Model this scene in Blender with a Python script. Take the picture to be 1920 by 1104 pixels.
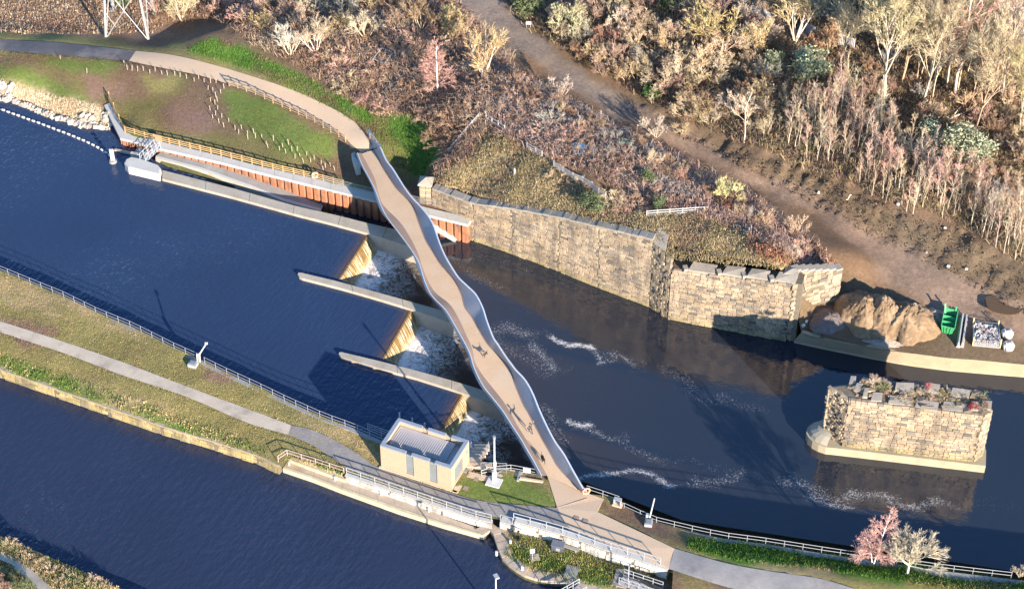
import bpy, bmesh, math, random
import numpy as np
from mathutils import Vector, Matrix
from mathutils.geometry import delaunay_2d_cdt, tessellate_polygon

for o in list(bpy.data.objects):
    bpy.data.objects.remove(o)
SC = bpy.context.scene
COL = SC.collection
R = math.radians
random.seed(7)
RNG = np.random.default_rng(11)

# ------------------------------------------------------------------ camera
PITCH, FPX, DIST = R(42.0), 3900.0, 278.0
CAM = np.array([0.0, -DIST * math.cos(PITCH), DIST * math.sin(PITCH)])
cam_d = bpy.data.cameras.new('camera')
cam = bpy.data.objects.new('camera', cam_d)
COL.objects.link(cam)
cam.location = CAM
cam.rotation_euler = (R(90) - PITCH, 0, 0)
cam_d.sensor_width = 36.0
cam_d.lens = 36.0 * FPX / 1920.0
cam_d.clip_start = 1.0
cam_d.clip_end = 6000.0
SC.camera = cam

# ------------------------------------------------------------------ sky and sun
SUN_AZ, SUN_EL = 30.0, 16.0          # degrees right of straight behind the camera, height
to_sun = Vector((math.sin(R(SUN_AZ)) * math.cos(R(SUN_EL)), -math.cos(R(SUN_AZ)) * math.cos(R(SUN_EL)), math.sin(R(SUN_EL))))
world = bpy.data.worlds.new('World')
SC.world = world
world.use_nodes = True
wn = world.node_tree.nodes
wl = world.node_tree.links
wn.clear()
sky = wn.new('ShaderNodeTexSky')
sky.sky_type = 'NISHITA'
sky.sun_disc = False
sky.sun_elevation = R(SUN_EL)
sky.sun_rotation = R(180.0 - SUN_AZ)
sky.air_density = 1.0
sky.dust_density = 0.1
sky.ozone_density = 5.0
bg = wn.new('ShaderNodeBackground')
bg.inputs['Strength'].default_value = 0.115
out = wn.new('ShaderNodeOutputWorld')
wl.new(sky.outputs[0], bg.inputs['Color'])
wl.new(bg.outputs[0], out.inputs['Surface'])
sun_d = bpy.data.lights.new('sun', 'SUN')
sun_d.energy = 4.6
sun_d.angle = R(0.5)
sun_d.color = (1.0, 0.88, 0.75)
sun = bpy.data.objects.new('sun', sun_d)
COL.objects.link(sun)
sun.rotation_euler = to_sun.to_track_quat('Z', 'Y').to_euler()
sun.location = to_sun * 100
SC.view_settings.view_transform = 'Standard'
SC.view_settings.look = 'None'
SC.view_settings.exposure = 1.64
SC.view_settings.gamma = 1.0
SC.view_settings.use_curve_mapping = False

# ------------------------------------------------------------------ survey: sight lines -> points at a known height
CP, SP = math.cos(PITCH), math.sin(PITCH)
def P(px, py, z=0.0):
    u, v = (px - 960.0) / FPX, (552.0 - py) / FPX
    d = np.array([u, CP + v * SP, -SP + v * CP])
    t = (z - CAM[2]) / d[2]
    p = CAM + d * t
    return Vector((p[0], p[1], z))
def PX(pts):
    a = np.asarray(pts, float) - CAM
    x, y, z = a[..., 0], a[..., 1], a[..., 2]
    dep = y * CP - z * SP
    up = y * SP + z * CP
    return np.stack([960 + FPX * x / dep, 552 - FPX * up / dep], -1)
def PL(pts, z=None):
    return [P(p[0], p[1], z if z is not None else p[2]) for p in pts]
def in_poly(pts, poly):
    x, y = pts[:, 0], pts[:, 1]
    res = np.zeros(len(pts), bool)
    n = len(poly)
    for i in range(n):
        x0, y0 = poly[i][0], poly[i][1]
        x1, y1 = poly[(i + 1) % n][0], poly[(i + 1) % n][1]
        if y0 == y1: continue
        c = ((y0 > y) != (y1 > y)) & (x < (x1 - x0) * (y - y0) / (y1 - y0) + x0)
        res ^= c
    return res
def resample(pts, n):
    a = np.array([tuple(p) for p in pts], float)
    s = np.concatenate([[0], np.cumsum(np.linalg.norm(np.diff(a, axis=0), axis=1))])
    t = np.linspace(0, s[-1], n)
    return np.stack([np.interp(t, s, a[:, k]) for k in range(a.shape[1])], -1)
def along(pts, step):
    a = np.array([tuple(p) for p in pts], float)
    L = np.linalg.norm(np.diff(a, axis=0), axis=1).sum()
    return resample(pts, max(2, int(round(L / step)) + 1))
def smooth(pts, n):
    """Catmull-Rom through the points, resampled to n"""
    a = np.array([tuple(p) for p in pts], float)
    a = np.vstack([2 * a[0] - a[1], a, 2 * a[-1] - a[-2]])
    o = []
    for i in range(1, len(a) - 2):
        for t in np.linspace(0, 1, 8, endpoint=False):
            p0, p1, p2, p3 = a[i - 1], a[i], a[i + 1], a[i + 2]
            o.append(.5 * ((2 * p1) + (-p0 + p2) * t + (2 * p0 - 5 * p1 + 4 * p2 - p3) * t * t + (-p0 + 3 * p1 - 3 * p2 + p3) * t ** 3))
    o.append(a[-2])
    return resample(o, n)

# words for telling alike things apart by what they stand beside
MARKS = [(240, 45, 'the pylon'), (343, 36, 'the straw tree beside the pylon'), (686, 68, 'the large round pale bush'), (718, 110, 'the white tube cage'), (820, 168, 'the pink white-trunked birch'), (905, 140, 'the broad golden tree'), (790, 58, 'the brown rounded tree'), (545, 104, 'the pale leaning thorn tree'), (592, 98, 'the pale upright thorn tree'), (635, 24, 'the row of step planks'), (991, 50, 'the small white sign'),
 (1222, 186, 'the vivid ivy clump'), (1122, 118, 'the left golden shrub by the track'), (1196, 148, 'the right golden shrub by the track'), (1068, 56, 'the large straw-grey bush'), (1330, 80, 'the broadest golden bush'), (1413, 98, 'the tall oval golden bush'), (1400, 30, 'the long palisade fence'), (1490, 78, 'the many-stemmed golden tree'), (1518, 146, 'the larger grey-green bush'), (1657, 188, 'the tall split-footed tree'), (1729, 194, 'the twisted tall tree'), (1789, 180, 'the tallest thin pale tree'), (1830, 238, 'the fallen branches'), (1878, 184, 'the pale forked tree'), (1912, 250, 'the crooked olive tree'),
 (1395, 266, 'the white-stemmed slender tree'), (1230, 254, 'the pale shrub on the track'), (1362, 376, 'the yellow-green lichened shrub'), (1050, 180, 'the wide pale low shrub'), (1270, 403, 'the level pale fence'), (1085, 342, 'the curving pale fence'), (1095, 288, 'the blue tarpaulin'), (1045, 287, 'the orange timber frame'), (870, 258, 'the straight pale fence'), (1450, 455, 'the red bracken'), (1800, 298, 'the largest grey-green bush'), (1742, 274, 'the left wood-edge grey-green bush'), (1000, 290, 'the short pale fence'), (965, 326, 'the single white post')]
def where(px, py):
    d = [((px - x) ** 2 + ((py - y) * 1.4) ** 2, x, y, n) for x, y, n in MARKS]
    k, x, y, n = min(d)
    dx, dy, r = px - x, (py - y) * 1.4, k ** .5
    w = ('left of' if dx < 0 else 'right of') if abs(dx) > 1.3 * abs(dy) else ('above' if dy < 0 else 'below') if abs(dy) > 1.3 * abs(dx) else ('up and left of' if dx < 0 and dy < 0 else 'up and right of' if dy < 0 else 'down and left of' if dx < 0 else 'down and right of')
    return ('just ' if r < 26 else 'well ' if r > 75 else '') + w + ' ' + n
# cheap value noise in numpy
_perm = RNG.random((256, 256))
def vnoise(x, y, s):
    x, y = np.asarray(x) / s + 1000.37, np.asarray(y) / s + 1000.71
    xi, yi = np.floor(x).astype(int), np.floor(y).astype(int)
    fx, fy = x - xi, y - yi
    fx, fy = fx * fx * (3 - 2 * fx), fy * fy * (3 - 2 * fy)
    g = lambda i, j: _perm[i % 256, j % 256]
    return (g(xi, yi) * (1 - fx) + g(xi + 1, yi) * fx) * (1 - fy) + (g(xi, yi + 1) * (1 - fx) + g(xi + 1, yi + 1) * fx) * fy
def fbm(x, y, s, o=4):
    x, y = np.asarray(x, float), np.asarray(y, float)
    r, a, t = 0, 1.0, 0
    for k in range(o):
        r = r + a * vnoise(x + 17 * k, y - 31 * k, s); t += a; a *= .5; s *= .5
    return r / t

# ------------------------------------------------------------------ materials
def nodes_of(name):
    m = bpy.data.materials.new(name)
    m.use_nodes = True
    nt = m.node_tree
    nt.nodes.clear()
    o = nt.nodes.new('ShaderNodeOutputMaterial')
    b = nt.nodes.new('ShaderNodeBsdfPrincipled')
    nt.links.new(b.outputs[0], o.inputs[0])
    return m, nt, b
def N(nt, t, **kw):
    n = nt.nodes.new(t)
    for k, v in kw.items():
        if k in n.inputs: n.inputs[k].default_value = v
        else: setattr(n, k, v)
    return n
def coords(nt, scale=(1, 1, 1), rot=(0, 0, 0), obj=False):
    tc = N(nt, 'ShaderNodeTexCoord') if obj else N(nt, 'ShaderNodeNewGeometry')
    mp = N(nt, 'ShaderNodeMapping')
    mp.inputs['Scale'].default_value = scale
    mp.inputs['Rotation'].default_value = rot
    nt.links.new(tc.outputs['Object'] if obj else tc.outputs['Position'], mp.inputs['Vector'])
    return mp.outputs[0]
def noise(nt, vec, scale, detail=4, rough=.6):
    n = N(nt, 'ShaderNodeTexNoise', Scale=scale, Detail=detail, Roughness=rough)
    nt.links.new(vec, n.inputs['Vector'])
    return n.outputs['Fac']
def ramp(nt, fac, stops):
    r = N(nt, 'ShaderNodeValToRGB')
    e = r.color_ramp.elements
    while len(e) < len(stops): e.new(.5)
    for i, (p, c) in enumerate(stops):
        e[i].position = p
        e[i].color = (*c, 1) if len(c) == 3 else c
    nt.links.new(fac, r.inputs[0])
    return r.outputs[0]
def mixc(nt, fac, a, b, mode='MIX'):
    m = N(nt, 'ShaderNodeMix', data_type='RGBA', blend_type=mode)
    if hasattr(fac, 'type') or hasattr(fac, 'links'): nt.links.new(fac, m.inputs[0])
    else: m.inputs[0].default_value = fac
    for s, v in ((6, a), (7, b)):
        if isinstance(v, tuple): m.inputs[s].default_value = (*v, 1)
        else: nt.links.new(v, m.inputs[s])
    return m.outputs[2]
def bump(nt, b, h, strength=.3, dist=.05):
    n = N(nt, 'ShaderNodeBump', Strength=strength, Distance=dist)
    nt.links.new(h, n.inputs['Height'])
    nt.links.new(n.outputs[0], b.inputs['Normal'])
MATS = {}
def mat(name, c1, c2=None, scale=1.5, rough=.85, bs=.3, bd=.04, fine=12., metal=0., spec=None, lo=.3, hi=.7, stain=None, stscale=.35):
    """two tones through noise, fine grain relief, optional large stains"""
    if name in MATS: return MATS[name]
    m, nt, b = nodes_of(name)
    c2 = c2 or tuple(x * .75 for x in c1)
    v = coords(nt)
    n1 = noise(nt, v, scale, 5, .65)
    col = ramp(nt, n1, [(lo, c2), (hi, c1)])
    if stain:
        n3 = noise(nt, v, stscale, 4, .6)
        f = ramp(nt, n3, [(.5, (0, 0, 0)), (.68, (1, 1, 1))])
        col = mixc(nt, f, col, stain)
    n2 = noise(nt, v, fine, 3, .7)
    col = mixc(nt, .35, col, ramp(nt, n2, [(.3, (.35,) * 3), (.7, (1., 1., 1.))]), 'MULTIPLY')
    nt.links.new(col, b.inputs['Base Color'])
    b.inputs['Roughness'].default_value = rough
    b.inputs['Metallic'].default_value = metal
    if spec is not None: b.inputs['Specular IOR Level'].default_value = spec
    bump(nt, b, n2, bs, bd)
    MATS[name] = m
    return m
def mat_attr(name, scale=3., rough=.95, bs=.5, bd=.1, amt=.5):
    """colour comes with the mesh (attribute Col), broken up by grain"""
    m, nt, b = nodes_of(name)
    at = N(nt, 'ShaderNodeAttribute', attribute_name='Col')
    v = coords(nt)
    n1 = noise(nt, v, scale, 6, .7)
    col = mixc(nt, amt, at.outputs['Color'], ramp(nt, n1, [(.25, (.25,) * 3), (.75, (1.5, 1.45, 1.4))]), 'MULTIPLY')
    nt.links.new(col, b.inputs['Base Color'])
    b.inputs['Roughness'].default_value = rough
    b.inputs['Specular IOR Level'].default_value = .15
    n2 = noise(nt, v, scale * 2.5, 5, .75)
    bump(nt, b, n2, bs, bd)
    MATS[name] = m
    return m
def mat_obj(name, rough=.9, spread=.35, trans=0.):
    """colour of the single object (object colour) with a little variation along it"""
    m, nt, b = nodes_of(name)
    oi = N(nt, 'ShaderNodeObjectInfo')
    v = coords(nt)
    n1 = noise(nt, v, 1.1, 3, .6)
    col = mixc(nt, 1.0, oi.outputs['Color'], ramp(nt, n1, [(.25, (1 - spread,) * 3), (.75, (1 + spread,) * 3)]), 'MULTIPLY')
    nt.links.new(col, b.inputs['Base Color'])
    b.inputs['Roughness'].default_value = rough
    b.inputs['Specular IOR Level'].default_value = .2
    MATS[name] = m
    return m

# ------------------------------------------------------------------ mesh builder
class MB:
    def __init__(s): s.v, s.f, s.m = [], [], []
    def add(s, vs, fs, mi=0):
        k = len(s.v)
        s.v += [tuple(v) for v in vs]
        s.f += [tuple(i + k for i in f) for f in fs]
        s.m += [mi] * len(fs)
        return s
    def box(s, c, size, rz=0., mi=0, bev=0.):
        x, y, z = size[0] / 2, size[1] / 2, size[2] / 2
        M = Matrix.Translation(Vector(c)) @ Matrix.Rotation(rz, 4, 'Z')
        if bev:
            vs = []
            b = min(bev, x * .45, y * .45, z * .45)
            for sz in (-1, 1):
                for (ix, iy) in ((-1, -1), (1, -1), (1, 1), (-1, 1)):
                    vs.append((ix * x, iy * y, sz * (z - b)))
            for sz in (-1, 1):
                for (ix, iy) in ((-1, -1), (1, -1), (1, 1), (-1, 1)):
                    vs.append((ix * (x - b), iy * (y - b), sz * z))
            fs = [(i, (i + 1) % 4, (i + 1) % 4 + 4, i + 4) for i in range(4)]
            fs += [(4 + i, 4 + (i + 1) % 4, 12 + (i + 1) % 4, 12 + i) for i in range(4)]
            fs += [(i + 8, (i + 1) % 4 + 8, (i + 1) % 4, i) for i in range(4)]
            fs += [(12, 13, 14, 15), (11, 10, 9, 8)]
        else:
            vs = [(a * x, b * y, c_ * z) for c_ in (-1, 1) for (a, b) in ((-1, -1), (1, -1), (1, 1), (-1, 1))]
            fs = [(3, 2, 1, 0), (4, 5, 6, 7), (0, 1, 5, 4), (1, 2, 6, 5), (2, 3, 7, 6), (3, 0, 4, 7)]
        return s.add([M @ Vector(v) for v in vs], fs, mi)
    def beam(s, a, b, w, h, mi=0):
        a, b = Vector(a), Vector(b)
        d = b - a
        if d.length < 1e-6: return s
        q = d.to_track_quat('X', 'Z').to_matrix()
        y, z = q @ Vector((0, w / 2, 0)), q @ Vector((0, 0, h / 2))
        vs = [p + sy * y + sz * z for p in (a, b) for (sy, sz) in ((-1, -1), (1, -1), (1, 1), (-1, 1))]
        return s.add(vs, [(0, 1, 2, 3), (7, 6, 5, 4), (0, 4, 5, 1), (1, 5, 6, 2), (2, 6, 7, 3), (3, 7, 4, 0)], mi)
    def tube(s, pts, r, n=6, mi=0, r2=None, cap=True):
        pts = [Vector(p) for p in pts]
        rings, vs, fs = len(pts), [], []
        for i, p in enumerate(pts):
            d = (pts[min(i + 1, rings - 1)] - pts[max(i - 1, 0)]).normalized()
            q = d.to_track_quat('Z', 'Y').to_matrix()
            rr = r if r2 is None else r + (r2 - r) * i / max(1, rings - 1)
            for k in range(n):
                a = 2 * math.pi * k / n
                vs.append(p + q @ Vector((math.cos(a) * rr, math.sin(a) * rr, 0)))
        for i in range(rings - 1):
            for k in range(n):
                fs.append((i * n + k, i * n + (k + 1) % n, (i + 1) * n + (k + 1) % n, (i + 1) * n + k))
        if cap:
            fs.append(tuple(range(n - 1, -1, -1)))
            fs.append(tuple((rings - 1) * n + k for k in range(n)))
        return s.add(vs, fs, mi)
    def prism(s, poly, z0, z1, mi=0):
        """poly: list of xy (or xyz); z0,z1 scalars or lists"""
        n = len(poly)
        a = sum(poly[i][0] * poly[(i + 1) % n][1] - poly[(i + 1) % n][0] * poly[i][1] for i in range(n))
        idx = list(range(n)) if a > 0 else list(range(n - 1, -1, -1))
        zz0 = z0 if hasattr(z0, '__len__') else [z0] * n
        zz1 = z1 if hasattr(z1, '__len__') else [z1] * n
        vs = [(poly[i][0], poly[i][1], zz0[i]) for i in idx] + [(poly[i][0], poly[i][1], zz1[i]) for i in idx]
        fs = [(i, (i + 1) % n, (i + 1) % n + n, i + n) for i in range(n)]
        tri = tessellate_polygon([[Vector((poly[i][0], poly[i][1], 0)) for i in idx]])
        for t in tri:
            p = [Vector(vs[k]).to_2d() for k in t]
            ar = (p[1] - p[0]).cross(p[2] - p[0])
            t = t if ar > 0 else t[::-1]
            fs.append(tuple(k + n for k in t)); fs.append(tuple(t[::-1]))
        return s.add(vs, fs, mi)
    def ribbon(s, lines, mi=0, closed=False):
        """lines: list of equal-length point rows; quads between neighbours"""
        k, n = len(lines), len(lines[0])
        vs = [tuple(p) for ln in lines for p in ln]
        fs = []
        for i in range(k if closed else k - 1):
            j = (i + 1) % k
            for q in range(n - 1):
                fs.append((i * n + q, i * n + q + 1, j * n + q + 1, j * n + q))
        return s.add(vs, fs, mi)
    def mesh(s, name, mats=(), smooth=False):
        me = bpy.data.meshes.new(name)
        me.from_pydata(s.v, [], s.f)
        for m in (mats if isinstance(mats, (list, tuple)) else [mats]): me.materials.append(m)
        if any(s.m): me.polygons.foreach_set('material_index', s.m)
        if smooth: me.polygons.foreach_set('use_smooth', [True] * len(me.polygons))
        me.update()
        return me
    def build(s, name, mats, parent=None, smooth=False, loc=None, fix=True):
        me = s.mesh(name, mats, smooth)
        if fix:
            bm = bmesh.new(); bm.from_mesh(me)
            bmesh.ops.recalc_face_normals(bm, faces=bm.faces)
            bm.to_mesh(me); bm.free()
        return link(name, me, parent, loc)
def link(name, me, parent=None, loc=None, rz=0., sc=None, col=None):
    o = bpy.data.objects.new(name, me)
    COL.objects.link(o)
    if parent is not None: o.parent = parent
    if loc is not None: o.location = loc
    if rz: o.rotation_euler = (0, 0, rz)
    if sc is not None: o.scale = sc
    if col is not None: o.color = (*col, 1)
    return o
def tag(o, label=None, cat=None, group=None, kind=None):
    if label: o['label'] = label
    if cat: o['category'] = cat
    if group: o['group'] = group
    if kind: o['kind'] = kind
    return o
def empty(name, loc=(0, 0, 0), rz=0., label=None, cat=None, group=None):
    o = bpy.data.objects.new(name, None)
    COL.objects.link(o)
    o.location = loc
    o.rotation_euler = (0, 0, rz)
    o.empty_display_size = .3
    return tag(o, label, cat, group)
def rel(pts, o):
    return [Vector(p) - o for p in pts]
def raw_mesh(name, verts, faces, mats, colors=None, smooth=False):
    """fast mesh from numpy: verts (n,3), faces (m,3|4)"""
    me = bpy.data.meshes.new(name)
    k = faces.shape[1]
    me.vertices.add(len(verts)); me.vertices.foreach_set('co', np.ascontiguousarray(verts, np.float32).ravel())
    me.loops.add(faces.size); me.loops.foreach_set('vertex_index', np.ascontiguousarray(faces, np.int32).ravel())
    me.polygons.add(len(faces))
    me.polygons.foreach_set('loop_start', np.arange(0, faces.size, k, dtype=np.int32))
    me.polygons.foreach_set('loop_total', np.full(len(faces), k, np.int32))
    if smooth: me.polygons.foreach_set('use_smooth', np.ones(len(faces), bool))
    for m in (mats if isinstance(mats, (list, tuple)) else [mats]): me.materials.append(m)
    if colors is not None:
        at = me.attributes.new('Col', 'FLOAT_COLOR', 'POINT')
        c = np.ones((len(verts), 4), np.float32); c[:, :3] = colors
        at.data.foreach_set('color', c.ravel())
    me.update(calc_edges=True)
    return me
# ================================================================== LAND
class Land:
    """smooth ground height through surveyed points (multiquadric)"""
    def __init__(s, ctrl, c=3.0, lo=-3., hi=12.):
        w = np.array([tuple(P(*k)) for k in ctrl])
        s.xy, s.lo, s.hi, s.c = w[:, :2], lo, hi, c
        n = len(w)
        d = np.linalg.norm(s.xy[:, None] - s.xy[None], axis=2)
        A = np.zeros((n + 3, n + 3))
        A[:n, :n] = -np.sqrt(d * d + c * c) + np.eye(n) * .05
        q = np.c_[np.ones(n), s.xy / 50.]
        A[:n, n:] = q; A[n:, :n] = q.T
        s.w = np.linalg.solve(A, np.r_[w[:, 2], 0, 0, 0])
    def z(s, x, y):
        x, y = np.atleast_1d(np.asarray(x, float)), np.atleast_1d(np.asarray(y, float))
        o = np.empty(len(x))
        for i in range(0, len(x), 8000):
            p = np.c_[x[i:i + 8000], y[i:i + 8000]]
            d2 = ((p[:, None] - s.xy[None]) ** 2).sum(2)
            o[i:i + 8000] = -np.sqrt(d2 + s.c ** 2) @ s.w[:-3] + np.c_[np.ones(len(p)), p / 50.] @ s.w[-3:]
        return np.clip(o, s.lo, s.hi)
    def at(s, px, py, dz=0.):
        z = 2.0
        for _ in range(12):
            p = P(px, py, z)
            z = .5 * z + .5 * s.z(p.x, p.y)[0]
        p = P(px, py, z)
        return Vector((p.x, p.y, z + dz))

def cdt(boundary, pts):
    """triangles of pts inside the boundary ring (xy)"""
    n = len(boundary)
    vs = [Vector((b[0], b[1])) for b in boundary] + [Vector((p[0], p[1])) for p in pts]
    r = delaunay_2d_cdt(vs, [], [list(range(n))], 1, 1e-4)
    return np.array([tuple(v) for v in r[0]]), np.array([f for f in r[2] if len(f) == 3], int)
def fill_points(ring, fine, coarse, window=(-60, 2000, -60, 1160)):
    xy = np.array([(p[0], p[1]) for p in ring])
    lo, hi = xy.min(0), xy.max(0)
    out = []
    for sp, infra in ((fine, True), (coarse, False)):
        gx, gy = np.meshgrid(np.arange(lo[0], hi[0], sp), np.arange(lo[1], hi[1], sp))
        g = np.c_[gx.ravel(), gy.ravel()] + RNG.uniform(-.35, .35, (gx.size, 2)) * sp
        px = PX(np.c_[g, np.full(len(g), 3.0)])
        ok = (px[:, 0] > window[0]) & (px[:, 0] < window[1]) & (px[:, 1] > window[2]) & (px[:, 1] < window[3])
        g = g[ok if infra else ~ok]
        out.append(g[in_poly(g, xy)])
    return np.vstack(out)

# ---- north bank: surveyed heights (sight line x, y, height)
NB = [(-300, 110, -.9), (-150, 150, -.9), (0, 195, -.8), (60, 215, -.8), (120, 240, -.8), (195, 254, -.8),
 (0, 168, .9), (100, 196, .8), (180, 222, .7), (0, 148, 1.7), (100, 172, 1.6), (185, 190, 1.3), (60, 160, 1.7), (-150, 110, 1.4),
 (205, 193, 1.1), (234, 248, 1.1), (304, 266, 1.1), (417, 293, 1.1), (480, 308, 1.1), (580, 332, 1.1), (675, 349, 1.1), (705, 360, 1.1), (740, 372, 1.1),
 (230, 180, 1.5), (300, 200, 1.9), (420, 230, 2.2), (500, 270, 1.9), (550, 290, 2.), (610, 320, 1.6), (640, 318, 1.6),
 (-150, 72, 2.1), (0, 85, 2.2), (125, 93, 2.4), (250, 106, 2.7), (325, 116, 2.9), (400, 136, 3.1), (450, 150, 3.2), (520, 175, 3.4), (580, 203, 3.4), (620, 224, 3.4), (660, 256, 3.4), (684, 280, 3.2),
 (655, 300, 1.7), (668, 320, 1.2), (690, 335, 1.1), (740, 362, 1.1), (765, 350, 1.1), (730, 290, 2.6), (760, 315, 1.6), (785, 345, 1.2),
 (715, 245, 3.3), (770, 235, 4.2), (800, 262, 4.2), (815, 285, 3.4), (790, 300, 2.2), (700, 205, 3.8),
 (0, -150, .4), (150, -150, .5), (0, 0, .4), (100, 30, .4), (200, 25, .6), (213, 20, .6), (292, 25, .7), (0, 50, .7), (100, 58, .5), (200, 64, .6), (280, 68, .6), (340, 60, 1.0), (360, 30, 1.5), (300, -100, 1.),
 (0, 68, 2.), (100, 76, 2.1), (200, 89, 2.3), (300, 100, 2.7), (350, 96, 3.0), (385, 66, 3.8), (420, 68, 4.), (405, 48, 2.6), (450, 84, 4.2), (430, 110, 3.5), (500, 110, 4.2), (560, 140, 4.2), (620, 170, 4.2), (660, 205, 4.),
 (480, 30, 3.6), (600, 60, 5.2), (700, 110, 6.), (620, 8, 3.), (650, -80, 3.5), (800, 30, 5.6), (760, 160, 5.4), (740, 200, 4.8), (850, 120, 6.2), (850, 190, 7.4), (820, 240, 6.), (850, 260, 6.), (835, 305, 4.6), (820, 335, 4.6), (870, 330, 5.6),
 (812, 350, 4.0), (857, 366, 4.0), (900, 379, 4.3), (960, 388, 5.7), (1015, 398, 6.6), (1072, 410, 7.4), (1135, 422, 8.4), (1200, 436, 9.2),
 (900, 300, 7.2), (1000, 330, 8.3), (1100, 380, 8.8), (1240, 452, 8.9), (1260, 480, 8.6), (1350, 500, 8.5), (1450, 505, 8.4), (1475, 500, 8.4),
 (900, 180, 8.4), (980, 235, 8.9), (1060, 290, 9.1), (1200, 360, 9.2), (1300, 430, 9.2), (1400, 470, 8.9), (1480, 485, 8.2),
 (930, 110, 6.), (1000, 160, 7.4), (1100, 240, 8.6), (1200, 310, 8.6), (1300, 385, 8.0), (1390, 420, 7.3), (1480, 455, 5.4), (1550, 485, 4.3), (1585, 500, 3.9), (1250, 318, 6.9), (1330, 362, 6.5), (1180, 260, 6.9), (1090, 205, 6.9), (1420, 398, 5.8),
 (845, -40, 5.2), (905, 40, 4.8), (960, 82, 4.5), (1035, 138, 4.2), (1110, 170, 4), (1160, 222, 3.9), (1272, 272, 3.6), (1335, 276, 3.5), (1347, 314, 3.4), (1440, 340, 3.2), (1540, 395, 3.), (1615, 452, 2.9), (1665, 510, 2.7), (1680, 470, 2.7), (1750, 520, 2.4), (1850, 580, 1.7), (1950, 620, 1.5), (2300, 700, 1.5),
 (1630, 500, 3.4), (1640, 528, 2.6), (1700, 560, 2.2), (1600, 525, 2.6), (1565, 540, 1.6), (1540, 565, 1.2), (1520, 590, .8), (1502, 618, .3), (1560, 600, 1.), (1620, 560, 1.3), (1660, 600, 1.2), (1750, 600, 1.4),
 (1538, 628, .3), (1626, 645, .3), (1700, 655, .35), (1779, 666, .35), (1920, 679, .4), (2300, 690, .4), (1700, 625, .9), (1800, 630, 1.1), (1900, 640, 1.1),
 (975, 60, 4.8), (1060, 112, 4.5), (1110, 145, 4.3), (1210, 200, 4.1), (1285, 245, 4.), (1390, 300, 4.), (1440, 328, 3.6), (1540, 368, 3.6), (1640, 432, 3.3), (1740, 480, 3.), (1840, 533, 2.4), (1940, 590, 2.),
 (1300, 212, 4.5), (1440, 297, 4.6), (1490, 306, 4.8), (1560, 338, 4.9), (1640, 388, 4.9), (1700, 414, 4.9), (1780, 432, 4.9), (1850, 476, 4.6), (1900, 502, 4.3), (1960, 545, 3.6), (1900, 560, 2.8), (2300, 640, 3.),
 (1000, 20, 5.2), (1080, 60, 5.2), (1200, 100, 5.2), (1300, 130, 5.2), (1400, 200, 5.1), (1500, 220, 5.3), (1650, 280, 5.4), (1800, 340, 5.2), (1900, 400, 4.9), (2300, 420, 4.6), (1300, 0, 5.4), (1500, 30, 5.4), (1700, 120, 5.2), (1900, 180, 4.4), (1780, 20, 3.6), (1900, 30, 3.2), (1200, -150, 5.), (1700, -150, 3.6), (2300, -150, 3.), (900, -150, 5.2)]
north = Land(NB)
LOWZONE = [(700, 366), (786, 352), (800, 374), (888, 396), (892, 430), (800, 420)]

def offset_line(pts, d):
    """parallel of an xy line, d metres to its left"""
    a = np.array([(p[0], p[1]) for p in pts]); o = []
    for i in range(len(a)):
        t = a[min(i + 1, len(a) - 1)] - a[max(i - 1, 0)]
        t /= np.linalg.norm(t)
        o.append((a[i][0] - t[1] * d, a[i][1] + t[0] * d))
    return o

# masonry wing wall: foot line on the water, top height along it
WATER_LO = -2.2
wing_foot = [P(889, 452, WATER_LO), P(960, 476, WATER_LO), P(1047, 508.5, WATER_LO), P(1120, 539, WATER_LO), P(1216, 575, WATER_LO)]
_d = (wing_foot[0] - wing_foot[1]).normalized()
wing_foot = [wing_foot[0] + _d * 6.6 + Vector((0, 0.9, 0))] + wing_foot
wing_top = [3.9, 4.4, 5.8, 7.3, 8.4, 9.6]
wing_back = offset_line(wing_foot, 1.1)

ring_n = [P(-380, 90, -.8), P(-150, 152, -.8), P(0, 195, -.8), P(60, 215, -.8), P(120, 240, -.8), P(200, 254, -.8), P(214, 244, -.8), P(203, 194.5, 1.0), P(230, 253, 1.0), P(300, 272, 1.0), P(417, 299, 1.0), P(480, 316, 1.0), P(580, 340, 1.0), P(690, 365, 1.0), P(795, 395, 1.0), P(874, 412, 1.0)]
pil_c = wing_foot[0] + _d * .9 + Vector((0, .5, 0))
ring_n += [Vector((*offset_line(wing_foot, -.02)[1], 1.2)) + Vector((-.3, .35, 0)), wing_foot[0] + Vector((0, -.1, 0)), pil_c + Vector((-1.0, -.6, 0)), pil_c + Vector((-.9, .7, 0)), pil_c + Vector((.9, .9, 0))]
ring_n += [Vector((q[0], q[1], 5)) for q in wing_back]
ab_foot = [P(1240, 592, WATER_LO), P(1252, 598, WATER_LO), P(1490, 643, WATER_LO)]
ab_dir = (ab_foot[2] - ab_foot[1]).normalized()
ab_nrm = Vector((-ab_dir.y, ab_dir.x, 0))          # into the bank
ring_n += [ab_foot[0] + ab_nrm * 1.9, ab_foot[2] + ab_nrm * 1.9]
wing2 = [P(1502, 545, 8.2), P(1578, 506, 5.4)]
ring_n += [Vector((ab_foot[2].x + .3, ab_foot[2].y + .5, 0))]
ring_n += [P(1503, 624, .2), P(1538, 634, .2), P(1626, 651, .2), P(1700, 662, .2), P(1779, 672, .2), P(1920, 685, .2), P(2350, 700, .2), P(2350, -260, 3), P(-380, -260, 1)]
ring_n = [Vector((p[0], p[1], 0)) for p in ring_n]

def densify(ring, step):
    o = []
    n = len(ring)
    for i in range(n):
        a, b = ring[i], ring[(i + 1) % n]
        k = max(1, int((Vector((b[0], b[1])) - Vector((a[0], a[1]))).length / step))
        for j in range(k):
            t = j / k
            o.append((a[0] + (b[0] - a[0]) * t, a[1] + (b[1] - a[1]) * t))
    return o

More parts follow.
